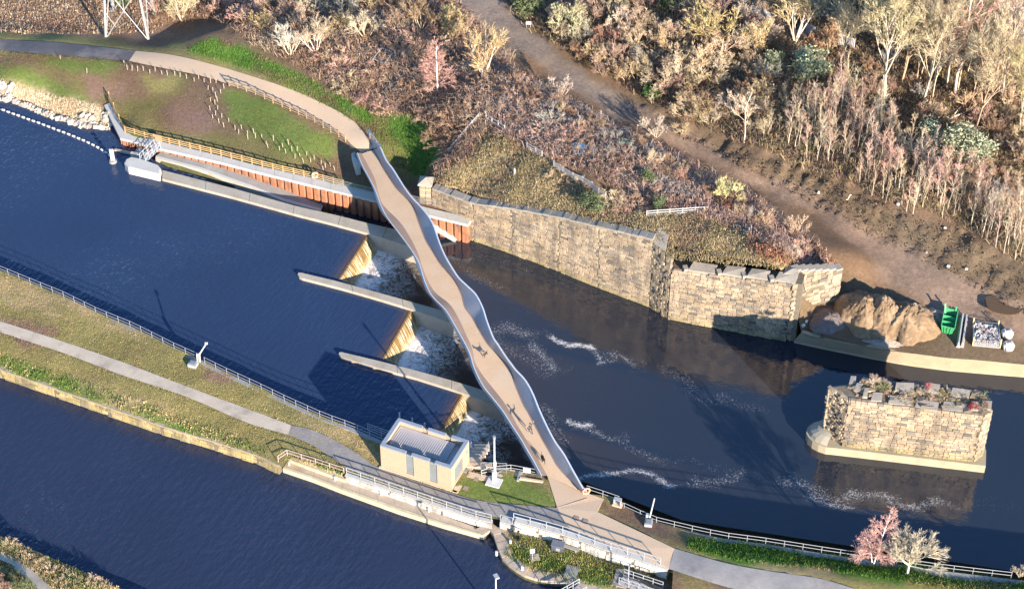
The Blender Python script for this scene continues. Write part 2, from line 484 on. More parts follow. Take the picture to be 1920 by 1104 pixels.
# ---- paths, as edge lines on the ground
path_up = [(255, 96), (325, 104), (400, 122), (480, 146), (555, 172), (630, 207), (668, 232), (684, 252), (700, 279)]
path_lo = [(242, 115), (275, 122), (325, 132), (375, 142), (425, 157), (480, 175), (542, 202), (592, 227), (642, 255), (655, 268), (677, 286)]
grey_up = [(-300, 50), (0, 74), (125, 82), (255, 96)]
grey_lo = [(-300, 68), (0, 95), (125, 105), (242, 115)]
road_l = [(800, -60), (845, 0), (905, 48), (960, 87), (1035, 140), (1085, 180), (1160, 225), (1272, 275), (1347, 318), (1435, 358), (1540, 416), (1615, 466), (1660, 524), (1720, 562)]
road_r = [(880, -60), (915, 0), (975, 57), (1060, 118), (1110, 150), (1210, 205), (1285, 250), (1335, 276), (1385, 308), (1440, 330), (1540, 371), (1640, 436), (1740, 483), (1840, 536)]
PATH_N = path_up + path_lo[::-1]
GREY_N = grey_up + grey_lo[::-1]
ROAD = road_l + [(1780, 600), (1960, 640), (1960, 590)] + road_r[::-1]

# ---- ground colours by area (sight-line polygons, colour, ragged edge in px)
Z = dict(floor=(.20, .13, .08), soil=(.185, .118, .078), green=(.135, .18, .045), bright=(.10, .19, .035), dry=(.38, .285, .15), straw=(.47, .35, .21),
         mud=(.155, .112, .07), road=(.27, .19, .135), rgrey=(.235, .19, .155), sand=(.50, .35, .18), olive=(.25, .215, .085), purple=(.22, .14, .105), dark=(.07, .055, .045), red=(.24, .14, .09), field=(.26, .175, .12))
ZN = [([(-400, -300), (280, -300), (330, 70), (200, 72), (-400, 66)], 'field', 4),
 ([(-400, 60), (120, 64), (300, 92), (400, 60), (470, 80), (540, 130), (640, 190), (690, 230), (700, 280), (640, 250), (480, 160), (250, 110), (-400, 80)], 'olive', 5),
 ([(-400, 100), (250, 118), (420, 160), (640, 270), (655, 330), (560, 325), (420, 290), (240, 245), (150, 215), (-400, 140)], 'soil', 3),
 ([(-100, 105), (30, 120), (140, 165), (180, 205), (110, 195), (0, 150), (-100, 140)], 'green', 9),
 ([(85, 105), (180, 115), (230, 130), (200, 145), (100, 125)], 'green', 9),
 ([(270, 140), (340, 150), (330, 175), (280, 165)], 'olive', 12),
 ([(220, 205), (290, 210), (280, 235), (232, 232)], 'olive', 10),
 ([(415, 165), (480, 180), (600, 245), (640, 285), (620, 300), (540, 285), (450, 235), (410, 190)], 'green', 8),
 ([(240, 240), (340, 268), (480, 302), (690, 350), (690, 360), (480, 316), (240, 256)], 'green', 3),
 ([(150, 140), (240, 150), (235, 190), (160, 185)], 'purple', 14),
 ([(350, 195), (400, 215), (380, 245), (300, 215)], 'purple', 14),
 ([(-300, 125), (0, 150), (100, 178), (185, 195), (203, 245), (120, 240), (0, 200), (-300, 150)], 'straw', 6),
 ([(330, 92), (390, 50), (430, 65), (480, 90), (500, 112), (420, 112)], 'soil', 7),
 ([(345, 90), (400, 72), (460, 95), (540, 130), (620, 175), (700, 215), (700, 228), (640, 205), (540, 160), (440, 118), (360, 100)], 'bright', 7),
 ([(480, 125), (560, 150), (640, 200), (690, 250), (660, 240), (560, 172), (480, 140)], 'soil', 7),
 ([(690, 225), (740, 235), (790, 310), (785, 350), (690, 340), (655, 300), (700, 285)], 'soil', 5),
 ([(728, 225), (765, 210), (805, 240), (828, 270), (815, 310), (785, 335), (770, 310), (758, 280), (735, 250)], 'bright', 5),
 ([(812, 340), (850, 290), (920, 280), (1000, 300), (1080, 370), (1100, 415), (960, 388)], 'dry', 10),
 ([(1200, 435), (1240, 400), (1330, 410), (1420, 450), (1480, 470), (1580, 500), (1478, 505), (1260, 490)], 'dry', 9),
 ([(900, 190), (960, 190), (1080, 270), (1060, 310), (960, 250)], 'dry', 10),
 ([(1400, 440), (1460, 420), (1530, 460), (1560, 500), (1490, 500), (1410, 480)], 'red', 9),
 ([(960, 40), (1100, 130), (1300, 240), (1440, 290), (1500, 296), (1600, 350), (1720, 420), (1800, 425), (1960, 520), (1960, 600), (1840, 545), (1640, 440), (1440, 332), (1210, 206), (975, 60)], 'mud', 5),
 ([(1490, 530), (1580, 505), (1700, 560), (1960, 600), (1960, 700), (1480, 650)], 'mud', 4),
 ([(1760, 560), (1960, 590), (1960, 650), (1780, 625)], 'road', 8),
 (ROAD, 'road', 6),
 ([(800, -60), (880, -60), (1060, 118), (1210, 205), (1160, 225), (1035, 140), (900, 50)], 'rgrey', 5)]
def zone_cols(x, y, z, zones, default):
    px = PX(np.c_[x, y, z])
    jx, jy = (fbm(x, y, 2.5, 4) - .5) * 4, (fbm(x + 77, y + 13, 2.5, 4) - .5) * 4
    col = np.tile(np.array(Z[default], float), (len(x), 1))
    for poly, nm, rag in zones:
        k = in_poly(px + np.c_[jx, jy] * rag, poly)
        col[k] = Z[nm]
    s_ = np.abs(col - np.array(Z['soil'])).sum(1) < 1e-6
    g_ = np.clip((fbm(x + 31, y - 7, 7., 4) - .47) * 5, 0, .75)[:, None]
    col = np.where(s_[:, None], col * (1 - g_) + np.array([.17, .165, .055]) * g_, col)
    m = (.72 + .56 * fbm(x + 5, y, 5.0, 4))[:, None]
    w = fbm(x - 50, y + 9, 9., 3)[:, None]
    return col * m * (1 + (w - .5) * np.array([[.25, .1, -.1]]))
WOODS = [(280, -300), (330, 60), (400, 40), (480, 85), (560, 125), (640, 180), (720, 215), (800, 235), (830, 280), (815, 340), (960, 385), (1200, 432), (1260, 470), (1580, 500), (1430, 365), (1270, 285), (1085, 190), (960, 100), (820, -60), (900, -300)]
WOODS2 = [(900, -300), (930, 0), (990, 55), (1110, 130), (1290, 230), (1440, 290), (1500, 296), (1600, 350), (1720, 420), (1800, 425), (1960, 520), (2400, 600), (2400, -300)]
BERM = [(1180, 180), (1290, 235), (1440, 292), (1500, 296), (1600, 350), (1720, 420), (1800, 425), (1960, 520), (1960, 600), (1840, 540), (1640, 440), (1440, 332), (1285, 255)]
FLAT_N = [PATH_N, GREY_N]
PUD = [(1846, 562), (1856, 552), (1885, 550), (1914, 554), (1926, 568), (1918, 588), (1897, 597), (1870, 595), (1850, 586)]
def north_h(x, y):
    z = north.z(x, y)
    px = PX(np.c_[x, y, z])
    amp = np.full(len(x), .10)
    amp[in_poly(px, WOODS) | in_poly(px, WOODS2)] = .75
    rd = in_poly(px, ROAD)
    amp[rd] = .10
    ru = np.sin(2 * np.pi * (x * .74 + y * .67) / 1.15 + 2.5 * fbm(x, y, 9., 2)) * .07
    h = z + amp * (fbm(x, y, 4., 4) - .5) * 1.6 + np.where(rd, ru, 0)
    b = in_poly(px, BERM)
    # ridged spoil: furrows running down the bank
    u = x * .80 - y * .6
    v = x * .6 + y * .8
    rid = np.abs(fbm(u * 1.0, v * .28, 1.1, 4) - .5) * 2
    h = np.where(b, h + (rid - .35) * 1.15 + (fbm(x, y, .9, 3) - .5) * .7, h)
    h = np.where(in_poly(px, PUD), z - .12, h)
    lz = in_poly(PX(np.c_[x, y, np.full(len(x), 1.2)]), LOWZONE)
    h = np.where(lz, 1.12, h)
    for poly in FLAT_N:
        k = in_poly(px, poly)
        h = np.where(k, z - .14, h)
    return h
def sheet(name, ring, hfun, colfun, material, fine, coarse, kind='structure'):
    ring = densify(ring, 1.2)
    xy, tri = cdt(ring, fill_points(ring, fine, coarse))
    z = hfun(xy[:, 0], xy[:, 1])
    v = np.c_[xy, z]
    a = v[tri]
    nz = np.cross(a[:, 1] - a[:, 0], a[:, 2] - a[:, 0])[:, 2]
    tri[nz < 0] = tri[nz < 0][:, ::-1]
    c = colfun(xy[:, 0], xy[:, 1], z)
    e = np.vstack([tri[:, [0, 1]], tri[:, [1, 2]], tri[:, [2, 0]]]); e = np.vstack([e, e[:, ::-1]])
    for _ in range(2):
        s = np.zeros_like(c); k = np.zeros(len(c)); np.add.at(s, e[:, 0], c[e[:, 1]]); np.add.at(k, e[:, 0], 1)
        c = .5 * c + .5 * s / np.maximum(k, 1)[:, None]
    o = link(name, raw_mesh(name, v, tri, material, c, True))
    return tag(o, kind=kind)
M_GROUND = mat_attr('ground_soil', 2.2, .95, .9, .15, .55)
tag(sheet('ground', ring_n, north_h, lambda x, y, z: zone_cols(x, y, z, ZN, 'floor'), M_GROUND, .62, 3.5), 'sloping north river bank with grass, bare soil and scrub floor')

# ---- island between river and canal
IS = [(-300, 385, 2.35), (0, 508, 2.35), (110, 552, 2.35), (250, 614.5, 2.35), (370, 672, 2.35), (480, 724.5, 2.35), (610, 784.5, 2.35), (717, 827, 2.3),
 (-300, 500, 2.4), (0, 612, 2.3), (100, 645, 2.3), (225, 690, 2.25), (350, 734, 2.2), (480, 780, 2.15), (560, 808, 2.1), (640, 840, 2.05), (720, 880, 2.0), (800, 915, 2.), (900, 950, 2.), (1000, 975, 2.1),
 (-300, 590, 1.6), (0, 690, 1.6), (100, 725, 1.6), (200, 760, 1.6), (300, 795, 1.6), (400, 825, 1.6), (480, 850, 1.6), (520, 870, 1.6), (530, 850, 1.8), (640, 878, 1.9), (646, 885, 1.8), (760, 935, 1.8), (890, 978, 1.8),
 (860, 905, 2.15), (940, 900, 2.2), (1000, 900, 2.3), (960, 935, 2.1), (1030, 940, 2.3), (1060, 960, 2.3), (1100, 1000, 2.4), (1200, 1040, 2.55), (1265, 1045, 2.7), (1100, 926, 2.3), (1132, 936, 2.3),
 (1160, 945, 2.1), (1225, 982, 2.), (1285, 997, 1.9), (1355, 1012, 1.8), (1435, 1022, 1.7), (1540, 1039, 1.6), (1640, 1054, 1.6), (1765, 1072, 1.6), (1890, 1087, 1.6), (2300, 1140, 1.6),
 (1180, 985, 2.3), (1250, 1010, 2.6), (1300, 1025, 2.7), (1320, 1050, 2.9), (1400, 1057, 3.05), (1500, 1070, 3.1), (1600, 1085, 3.1), (1700, 1096, 3.), (1900, 1112, 2.8), (1300, 1080, 2.9), (1400, 1100, 3.), (1600, 1130, 3.), (1265, 1075, 2.6), (1300, 1100, 2.6), (2300, 1200, 2.8), (1400, 1250, 2.6), (1900, 1250, 2.6)]
isl = Land(IS, c=2.5, lo=.5, hi=4)
isl_north = [(-300, 385), (0, 508), (90, 545), (110, 552), (187.5, 589.5), (250, 614.5), (325, 652), (370, 672), (425, 699.5), (480, 724.5), (542.5, 754.5), (610, 784.5), (660, 802), (717, 827), (760, 842), (879, 880)]
isl_river2 = [(879, 884), (918, 893), (947, 879), (967, 882), (1014, 891)]
isl_east = [(1092, 924), (1132, 935), (1160, 940), (1170, 953), (1225, 978), (1285, 993), (1355, 1008), (1435, 1018), (1540, 1035), (1640, 1050), (1765, 1068), (1890, 1083), (2300, 1135)]
canal_top = [(-300, 588), (0, 692), (100, 727), (200, 762), (300, 797), (400, 827), (480, 852), (522, 872)]
ring_i = PL(isl_north, 2.2) + [P(879, 882, 2.2), P(918, 895, 2.2), P(947, 881, 2.2), P(1014, 893, 2.2), P(1092, 926, 2.2)] + PL(isl_east[1:], 1.7)
ring_i += [P(2300, 1300, 2.6), P(1250, 1300, 2.6), P(1262, 1068, 2.5), P(1247, 1061, 2.3), P(1135, 1022, 2.3), P(1040, 994, 2.3), P(962, 974, 2.2), P(925, 972, 1.85), P(889, 969, 1.8), P(800, 940, 1.8), P(700, 905, 1.8), P(649, 888, 1.8), P(641, 882, 1.6), P(545, 856, 1.6), P(530, 876, 1.6)]
ring_i += PL(canal_top[::-1], 1.5)
pale_u = [(-300, 505), (0, 602), (100, 634), (225, 677), (350, 724), (480, 772), (546, 797)]
pale_l = [(-300, 525), (0, 623), (125, 664), (225, 702), (350, 744), (462, 792), (540, 815)]
cob_u = [(546, 797), (586, 806), (630, 826), (680, 856), (714, 878), (850, 925), (910, 940), (985, 947), (1045, 952)]
cob_l = [(540, 815), (586, 835), (642, 872), (655, 880), (717, 902), (800, 930), (889, 961), (962, 975), (1072, 1003)]
east_u = [(1265, 1028), (1360, 1055), (1440, 1070), (1540, 1085), (1620, 1108), (1750, 1135)]
east_l = [(1254, 1066), (1335, 1092), (1385, 1106), (1480, 1130), (1600, 1160), (1750, 1190)]
plaza = [(1026, 891), (1092, 924), (1100, 924), (1132, 935), (1120, 959), (1265, 1028), (1254, 1066), (1247, 1062), (1135, 1024), (1072, 1003), (1045, 952)]
ZI = [([(-400, 480), (0, 590), (120, 625), (60, 655), (-400, 560)], 'purple', 8),
 ([(-400, 400), (0, 512), (120, 560), (260, 625), (300, 660), (200, 640), (60, 580), (-400, 470)], 'dry', 9),
 ([(60, 560), (180, 600), (320, 665), (430, 720), (330, 700), (180, 640)], 'olive', 9),
 ([(-400, 540), (0, 630), (150, 680), (300, 735), (520, 815), (640, 870), (530, 850), (300, 780), (0, 690), (-400, 600)], 'olive', 9),
 ([(0, 668), (80, 690), (190, 735), (300, 775), (420, 815), (400, 825), (180, 752), (0, 690)], 'bright', 7),
 ([(120, 700), (240, 740), (330, 775), (200, 755)], 'dry', 8),
 ([(380, 690), (440, 700), (430, 725), (385, 715)], 'purple', 6),
 ([(560, 780), (640, 800), (720, 850), (715, 875), (640, 830)], 'dry', 6),
 ([(860, 905), (900, 885), (1020, 905), (1050, 955), (900, 942), (850, 925)], 'green', 4),
 ([(990, 890), (1025, 905), (1030, 915), (990, 905)], 'soil', 3),
 ([(1120, 935), (1180, 950), (1300, 1010), (1290, 1035), (1130, 965)], 'soil', 5),
 ([(1290, 1005), (1440, 1018), (1900, 1083), (2300, 1140), (2300, 1190), (1620, 1085), (1400, 1060), (1290, 1030)], 'bright', 5),
 ([(1400, 1050), (1560, 1066), (1570, 1085), (1440, 1070)], 'dry', 4),
 ([(1260, 1070), (1400, 1100), (1400, 1300), (1200, 1300)], 'soil', 5),
 ([(1700, 1080), (1900, 1100), (1900, 1200), (1650, 1200)], 'olive', 6)]
FLAT_I = [pale_u + pale_l[::-1], cob_u + cob_l[::-1], east_u + east_l[::-1], plaza]
def isl_h(x, y):
    z = isl.z(x, y)
    px = PX(np.c_[x, y, z])
    h = z + .16 * (fbm(x, y, 1.6, 4) - .5)
    for poly in FLAT_I:
        h = np.where(in_poly(px, poly), z - .10, h)
    return h
tag(sheet('ground', ring_i, isl_h, lambda x, y, z: zone_cols(x, y, z, ZI, 'olive'), M_GROUND, .55, 3.), 'grassy island strip between river and canal')

# ---- far corner bank of the canal
SW = [(-300, 880, 1.2), (0, 1004, 1.2), (60, 1030, 1.2), (120, 1057, 1.2), (220, 1101, 1.2), (400, 1180, 1.2), (-100, 1040, 1.6), (100, 1100, 1.7), (0, 1100, 2.2), (-200, 1150, 2.4), (200, 1200, 2.)]
swl = Land(SW, lo=.5, hi=4)
ring_s = PL([(-300, 880), (0, 1004), (60, 1030), (120, 1057), (220, 1101), (400, 1180), (520, 1235)], 1.1) + PL([(520, 1500), (-300, 1500)], 1.5)
ZS = [([(-50, 1000), (220, 1100), (250, 1130), (120, 1110), (60, 1060), (-50, 1030)], 'dry', 5), ([(0, 1018), (60, 1045), (40, 1050), (0, 1030)], 'bright', 4), ([(120, 1070), (200, 1104), (180, 1110), (110, 1080)], 'bright', 5)]
swpath_u = [(-200, 960), (0, 1034), (50, 1062), (80, 1085), (115, 1120)]
swpath_l = [(-200, 985), (0, 1049), (30, 1068), (55, 1088), (85, 1125)]
tag(sheet('ground', ring_s, lambda x, y: swl.z(x, y) + .2 * (fbm(x, y, 1.5, 3) - .5) - .12 * in_poly(PX(np.c_[x, y, swl.z(x, y)]), swpath_u + swpath_l[::-1]), lambda x, y, z: zone_cols(x, y, z, ZS, 'olive'), M_GROUND, .6, 3.), 'overgrown canal bank in the bottom corner')

# ---- lock side apron
lock_edge = [(905, 1003), (922, 991), (930, 1016), (939, 1043), (960, 1063), (985, 1078), (1010, 1086), (1035, 1089), (1066, 1093), (1110, 1112), (1180, 1150)]
ring_l = PL([(889, 984), (925, 988), (962, 984), (1040, 1006), (1135, 1032), (1245, 1070), (1290, 1078), (1330, 1140), (1300, 1250), (1180, 1250)], .9) + PL(lock_edge[::-1][:-1], .75)
ZL = [([(940, 1040), (960, 1020), (1000, 1030), (1100, 1060), (1080, 1085), (985, 1065)], 'green', 5), ([(975, 1000), (1100, 1040), (1150, 1060), (1120, 1085), (1010, 1040)], 'olive', 5), ([(965, 1030), (1000, 1045), (1040, 1062), (1030, 1070), (960, 1045)], 'bright', 4), ([(1080, 1062), (1140, 1060), (1150, 1100), (1080, 1100)], 'green', 5), ([(1150, 1065), (1330, 1085), (1330, 1200), (1160, 1200)], 'soil', 4)]
tag(sheet('ground', ring_l, lambda x, y: .85 + .12 * (fbm(x, y, 1.2, 3) - .5) + 0 * x, lambda x, y, z: zone_cols(x, y, z, ZL, 'straw'), M_GROUND, .45, 3.), 'small grassy lock side below the white ramp wall')
def lk(px, py, dz=0.): return P(px, py, .85) + Vector((0, 0, dz))

# ---- outlying land far beyond the view
m_far = mat('far_ground', (.12, .10, .06), (.07, .07, .04), .02)
far = MB(); far.add([(-3000, -3000, -5), (3000, -3000, -5), (3000, 3000, -5), (-3000, 3000, -5)], [(0, 1, 2, 3)])
tag(far.build('terrain', m_far), 'low outlying land reaching the horizon', kind='structure')

# ---- paths
def strip(name, up, lo, land, material, label, dz=.03, n=None, crown=.0):
    n = n or 40
    a, b = smooth(up, n), smooth(lo, n)
    rows = []
    for t in (0, .33, .67, 1):
        q = a * (1 - t) + b * t
        rows.append([land.at(p[0], p[1], dz + crown * t * (1 - t)) for p in q])
    o = MB().ribbon(rows).build(name, material, smooth=True)
    return tag(o, label, kind='structure')
m_resin = mat('resin_gravel', (.64, .465, .305), (.58, .42, .275), .5, .9, .15, .01, 9., stain=(.56, .41, .27), stscale=.25)
m_tarmac = mat('tarmac', (.15, .13, .13), (.09, .085, .088), .35, .9, .2, .02, 10., stain=(.23, .20, .18), stscale=.3)
m_pale = mat('pale_grit', (.50, .43, .34), (.41, .345, .265), .5, .95, .25, .02, 7., stain=(.30, .26, .20), stscale=.4)
m_cob = mat('grey_setts', (.30, .275, .25), (.19, .175, .165), .8, .95, .7, .05, 4., stain=(.24, .21, .17), stscale=.4)
strip('path', path_up, path_lo, north, m_resin, 'buff resin path curving down to the bridge')
strip('path', grey_up, grey_lo, north, m_tarmac, 'grey tarmac path running into the buff path')
strip('path', pale_u, pale_l, isl, m_pale, 'pale grit towpath along the island grass')
strip('path', cob_u, cob_l, isl, m_cob, 'grey stone sett path passing the pump house', n=48)
strip('path', east_u, east_l, isl, mat('pale_tarmac', (.44, .39, .34), (.28, .26, .24), .3, .95, .2, .02, 6., stain=(.22, .20, .19), stscale=.22), 'patchy grey path leading away from the plaza')
strip('path', swpath_u, swpath_l, swl, m_pale, 'pale footpath in the shaded bottom corner')
pz = [isl.at(p[0], p[1], .03) for p in plaza]
mb = MB(); mb.prism(pz, [p.z - .12 for p in pz], [p.z for p in pz])
tag(mb.build('pavement', m_resin), 'buff resin landing where the bridge meets the island', kind='structure')
# ================================================================== WATER
def water_mat(name, base, wave_rot, foam=False, bs=.25, rough=.06, stretch=.22, wscale=1.5, ior=1.42):
    m, nt, b = nodes_of(name)
    g = N(nt, 'ShaderNodeNewGeometry')
    rt = N(nt, 'ShaderNodeVectorRotate', rotation_type='Z_AXIS')
    rt.inputs['Angle'].default_value = wave_rot
    nt.links.new(g.outputs['Position'], rt.inputs['Vector'])
    mp = N(nt, 'ShaderNodeMapping')
    mp.inputs['Scale'].default_value = (stretch, 1, 1)
    nt.links.new(rt.outputs[0], mp.inputs['Vector'])
    wv = noise(nt, mp.outputs[0], wscale, 3, .55)
    big = noise(nt, g.outputs['Position'], .06, 3, .5)
    sm = noise(nt, g.outputs['Position'], .8, 3, .6)
    h = N(nt, 'ShaderNodeMath', operation='MULTIPLY_ADD')
    nt.links.new(wv, h.inputs[0]); h.inputs[1].default_value = .8; nt.links.new(sm, h.inputs[2])
    col = mixc(nt, big, base, tuple(c * .72 for c in base))
    col = mixc(nt, N(nt, 'ShaderNodeAttribute', attribute_name='shallow').outputs['Fac'], col, (.15, .075, .022))
    b.inputs['IOR'].default_value = ior
    b.inputs['Roughness'].default_value = rough
    bn = N(nt, 'ShaderNodeBump', Strength=bs, Distance=.3)
    sv = N(nt, 'ShaderNodeMapRange'); sv.inputs['From Min'].default_value = .32; sv.inputs['From Max'].default_value = .68; sv.inputs['To Min'].default_value = bs * .35; sv.inputs['To Max'].default_value = bs * 1.35
    nt.links.new(noise(nt, g.outputs['Position'], .045, 4, .6), sv.inputs['Value']); nt.links.new(sv.outputs[0], bn.inputs['Strength'])
    nt.links.new(h.outputs[0], bn.inputs['Height'])
    nt.links.new(bn.outputs[0], b.inputs['Normal'])
    if foam:
        at = N(nt, 'ShaderNodeAttribute', attribute_name='Col')
        sp = N(nt, 'ShaderNodeSeparateColor')
        nt.links.new(at.outputs['Color'], sp.inputs[0])
        # speckled foam: lacy web near the weirs (red), flecks on the run (green)
        dn = N(nt, 'ShaderNodeTexNoise', Scale=.55, Detail=4.)
        nt.links.new(g.outputs['Position'], dn.inputs['Vector'])
        wp = N(nt, 'ShaderNodeVectorMath', operation='MULTIPLY_ADD')
        nt.links.new(dn.outputs['Color'], wp.inputs[0]); wp.inputs[1].default_value = (2.6, 2.6, 0); nt.links.new(g.outputs['Position'], wp.inputs[2])
        vo = N(nt, 'ShaderNodeTexVoronoi', feature='DISTANCE_TO_EDGE', Scale=.9)
        nt.links.new(wp.outputs[0], vo.inputs['Vector'])
        nw = N(nt, 'ShaderNodeTexNoise', Scale=1.15, Detail=5., Roughness=.55, Distortion=1.2)
        nt.links.new(wp.outputs[0], nw.inputs['Vector'])
        web = ramp(nt, nw.outputs['Fac'], [(.34, (.20,) * 3), (.44, (.42,) * 3), (.50, (1.,) * 3), (.56, (.42,) * 3), (.68, (.22,) * 3)])
        nz = ramp(nt, noise(nt, g.outputs['Position'], 1.6, 6, .75), [(.3, (0., 0., 0.)), (.75, (1., 1., 1.))])
        a = N(nt, 'ShaderNodeMath', operation='MULTIPLY_ADD')
        nt.links.new(nz, a.inputs[0]); a.inputs[1].default_value = .38; nt.links.new(web, a.inputs[2])
        a2 = N(nt, 'ShaderNodeMath', operation='MULTIPLY')
        nt.links.new(a.outputs[0], a2.inputs[0]); nt.links.new(sp.outputs['Red'], a2.inputs[1])
        f1 = ramp(nt, a2.outputs[0], [(.13, (0., 0., 0.)), (.62, (1., 1., 1.))])
        fl = noise(nt, g.outputs['Position'], 4.2, 5, .9)
        b2 = N(nt, 'ShaderNodeMath', operation='MULTIPLY_ADD')
        nt.links.new(sp.outputs['Green'], b2.inputs[0]); b2.inputs[1].default_value = .36; nt.links.new(fl, b2.inputs[2])
        f2 = ramp(nt, b2.outputs[0], [(.72, (0., 0., 0.)), (.82, (.45, .45, .45)), (.95, (1., 1., 1.))])
        mx = N(nt, 'ShaderNodeMath', operation='MAXIMUM')
        nt.links.new(f1, mx.inputs[0]); nt.links.new(f2, mx.inputs[1])
        # peaty tint where the water is churned
        col = mixc(nt, sp.outputs['Blue'], col, (.085, .05, .022))
        col = mixc(nt, mx.outputs[0], col, (.80, .76, .70))
        rr = N(nt, 'ShaderNodeMath', operation='MULTIPLY_ADD')
        nt.links.new(mx.outputs[0], rr.inputs[0]); rr.inputs[1].default_value = .6; rr.inputs[2].default_value = rough
        nt.links.new(rr.outputs[0], b.inputs['Roughness'])
    nt.links.new(col, b.inputs['Base Color'])
    MATS[name] = m
    return m
WROT = R(-62)
m_wup = water_mat('river_water', (.023, .042, .092), WROT, bs=.6, wscale=1.9)
m_wcan = water_mat('canal_water', (.024, .034, .068), WROT, bs=.75, wscale=1.5, stretch=.28)
m_wlow = water_mat('pool_water', (.018, .025, .038), R(20), True, ior=1.68, bs=.12, rough=.06, stretch=.5, wscale=1.0)

crest = [[(697, 430), (636, 524)], [(775, 574), (718, 673)], [(869, 735), (820, 822)]]
toe = [[(713, 462), (656, 552)], [(792, 606), (734, 704)], [(884, 766), (836, 850)]]
up_ring = PL([(-420, 40), (0, 130), (215, 225), (228, 262), (262, 285), (320, 318), (420, 348), (560, 388), (700, 428)] + [(697, 430), (636, 524)] + [(700, 548), (775, 574), (718, 673), (800, 705), (869, 735), (820, 822), (800, 850), (690, 835), (300, 690), (-420, 370)], 0.)
mb = MB(); mb.prism(up_ring, -.5, 0.)
tag(mb.build('water', m_wup), 'dark blue rippled river held above the weirs', kind='structure')
can_ring = PL([(-420, 540), (0, 670), (400, 800), (530, 850), (920, 975), (1000, 1060), (1150, 1090), (1300, 1200), (1000, 1500), (400, 1500), (250, 1125), (0, 1020), (-420, 880)], 0.)
mb = MB(); mb.prism(can_ring, -.5, 0.)
tag(mb.build('water', m_wcan), 'dark blue rippled canal below the island', kind='structure')

# lower pool, with foam recorded where it stands
low_ring = PL([(600, 355), (690, 375), (800, 400), (880, 440), (960, 470), (1220, 570), (1250, 590), (1490, 632), (1640, 640), (1900, 680), (2400, 690), (2400, 1160), (1900, 1070), (1640, 1030), (1280, 975), (1100, 905), (880, 855), (815, 852), (700, 660), (620, 520), (640, 420)], WATER_LO)
FLECK = [  # streaks of flecks: polyline, half width px, strength
 ([(850, 490), (890, 520), (950, 545)], 14, .6), ([(925, 622), (960, 618), (1000, 625)], 12, .75), ([(920, 640), (960, 660), (1000, 680), (1030, 690)], 26, .62), ([(1000, 650), (1020, 668), (1030, 688)], 12, .8),
 ([(1020, 618), (1030, 630)], 6, .7), ([(1036, 632), (1050, 642), (1066, 652), (1085, 650), (1115, 654)], 7, 1.15), ([(1115, 655), (1122, 668), (1120, 684)], 7, .85), ([(1120, 685), (1145, 678)], 8, .8), ([(1140, 660), (1170, 672), (1190, 682)], 8, .8), ([(1150, 668), (1210, 676)], 12, .55),
 ([(1010, 700), (1040, 700), (1070, 690)], 14, .55), ([(1020, 770), (1040, 800), (1060, 820)], 16, .7), ([(1066, 788), (1085, 796), (1108, 796)], 7, 1.05), ([(1105, 805), (1130, 820), (1165, 830)], 10, .75), ([(1165, 820), (1200, 845), (1240, 862)], 14, .65), ([(1240, 862), (1320, 872), (1390, 885)], 16, .5),
 ([(1080, 892), (1130, 888), (1180, 882), (1200, 884), (1230, 896), (1270, 908)], 9, 1.0), ([(1300, 905), (1345, 905), (1390, 885)], 14, .75), ([(1390, 880), (1420, 890), (1470, 895)], 18, .45),
 ([(1480, 895), (1530, 925), (1590, 945)], 18, .75), ([(1510, 935), (1560, 948), (1600, 950)], 9, .85), ([(1590, 928), (1650, 928), (1700, 945), (1760, 940)], 14, .85), ([(1700, 950), (1760, 938), (1800, 948)], 11, .7), ([(1800, 940), (1900, 945)], 16, .4),
 ([(1245, 690), (1300, 735), (1380, 760), (1420, 765)], 14, .6), ([(860, 470), (920, 480), (1000, 520)], 22, .4)]
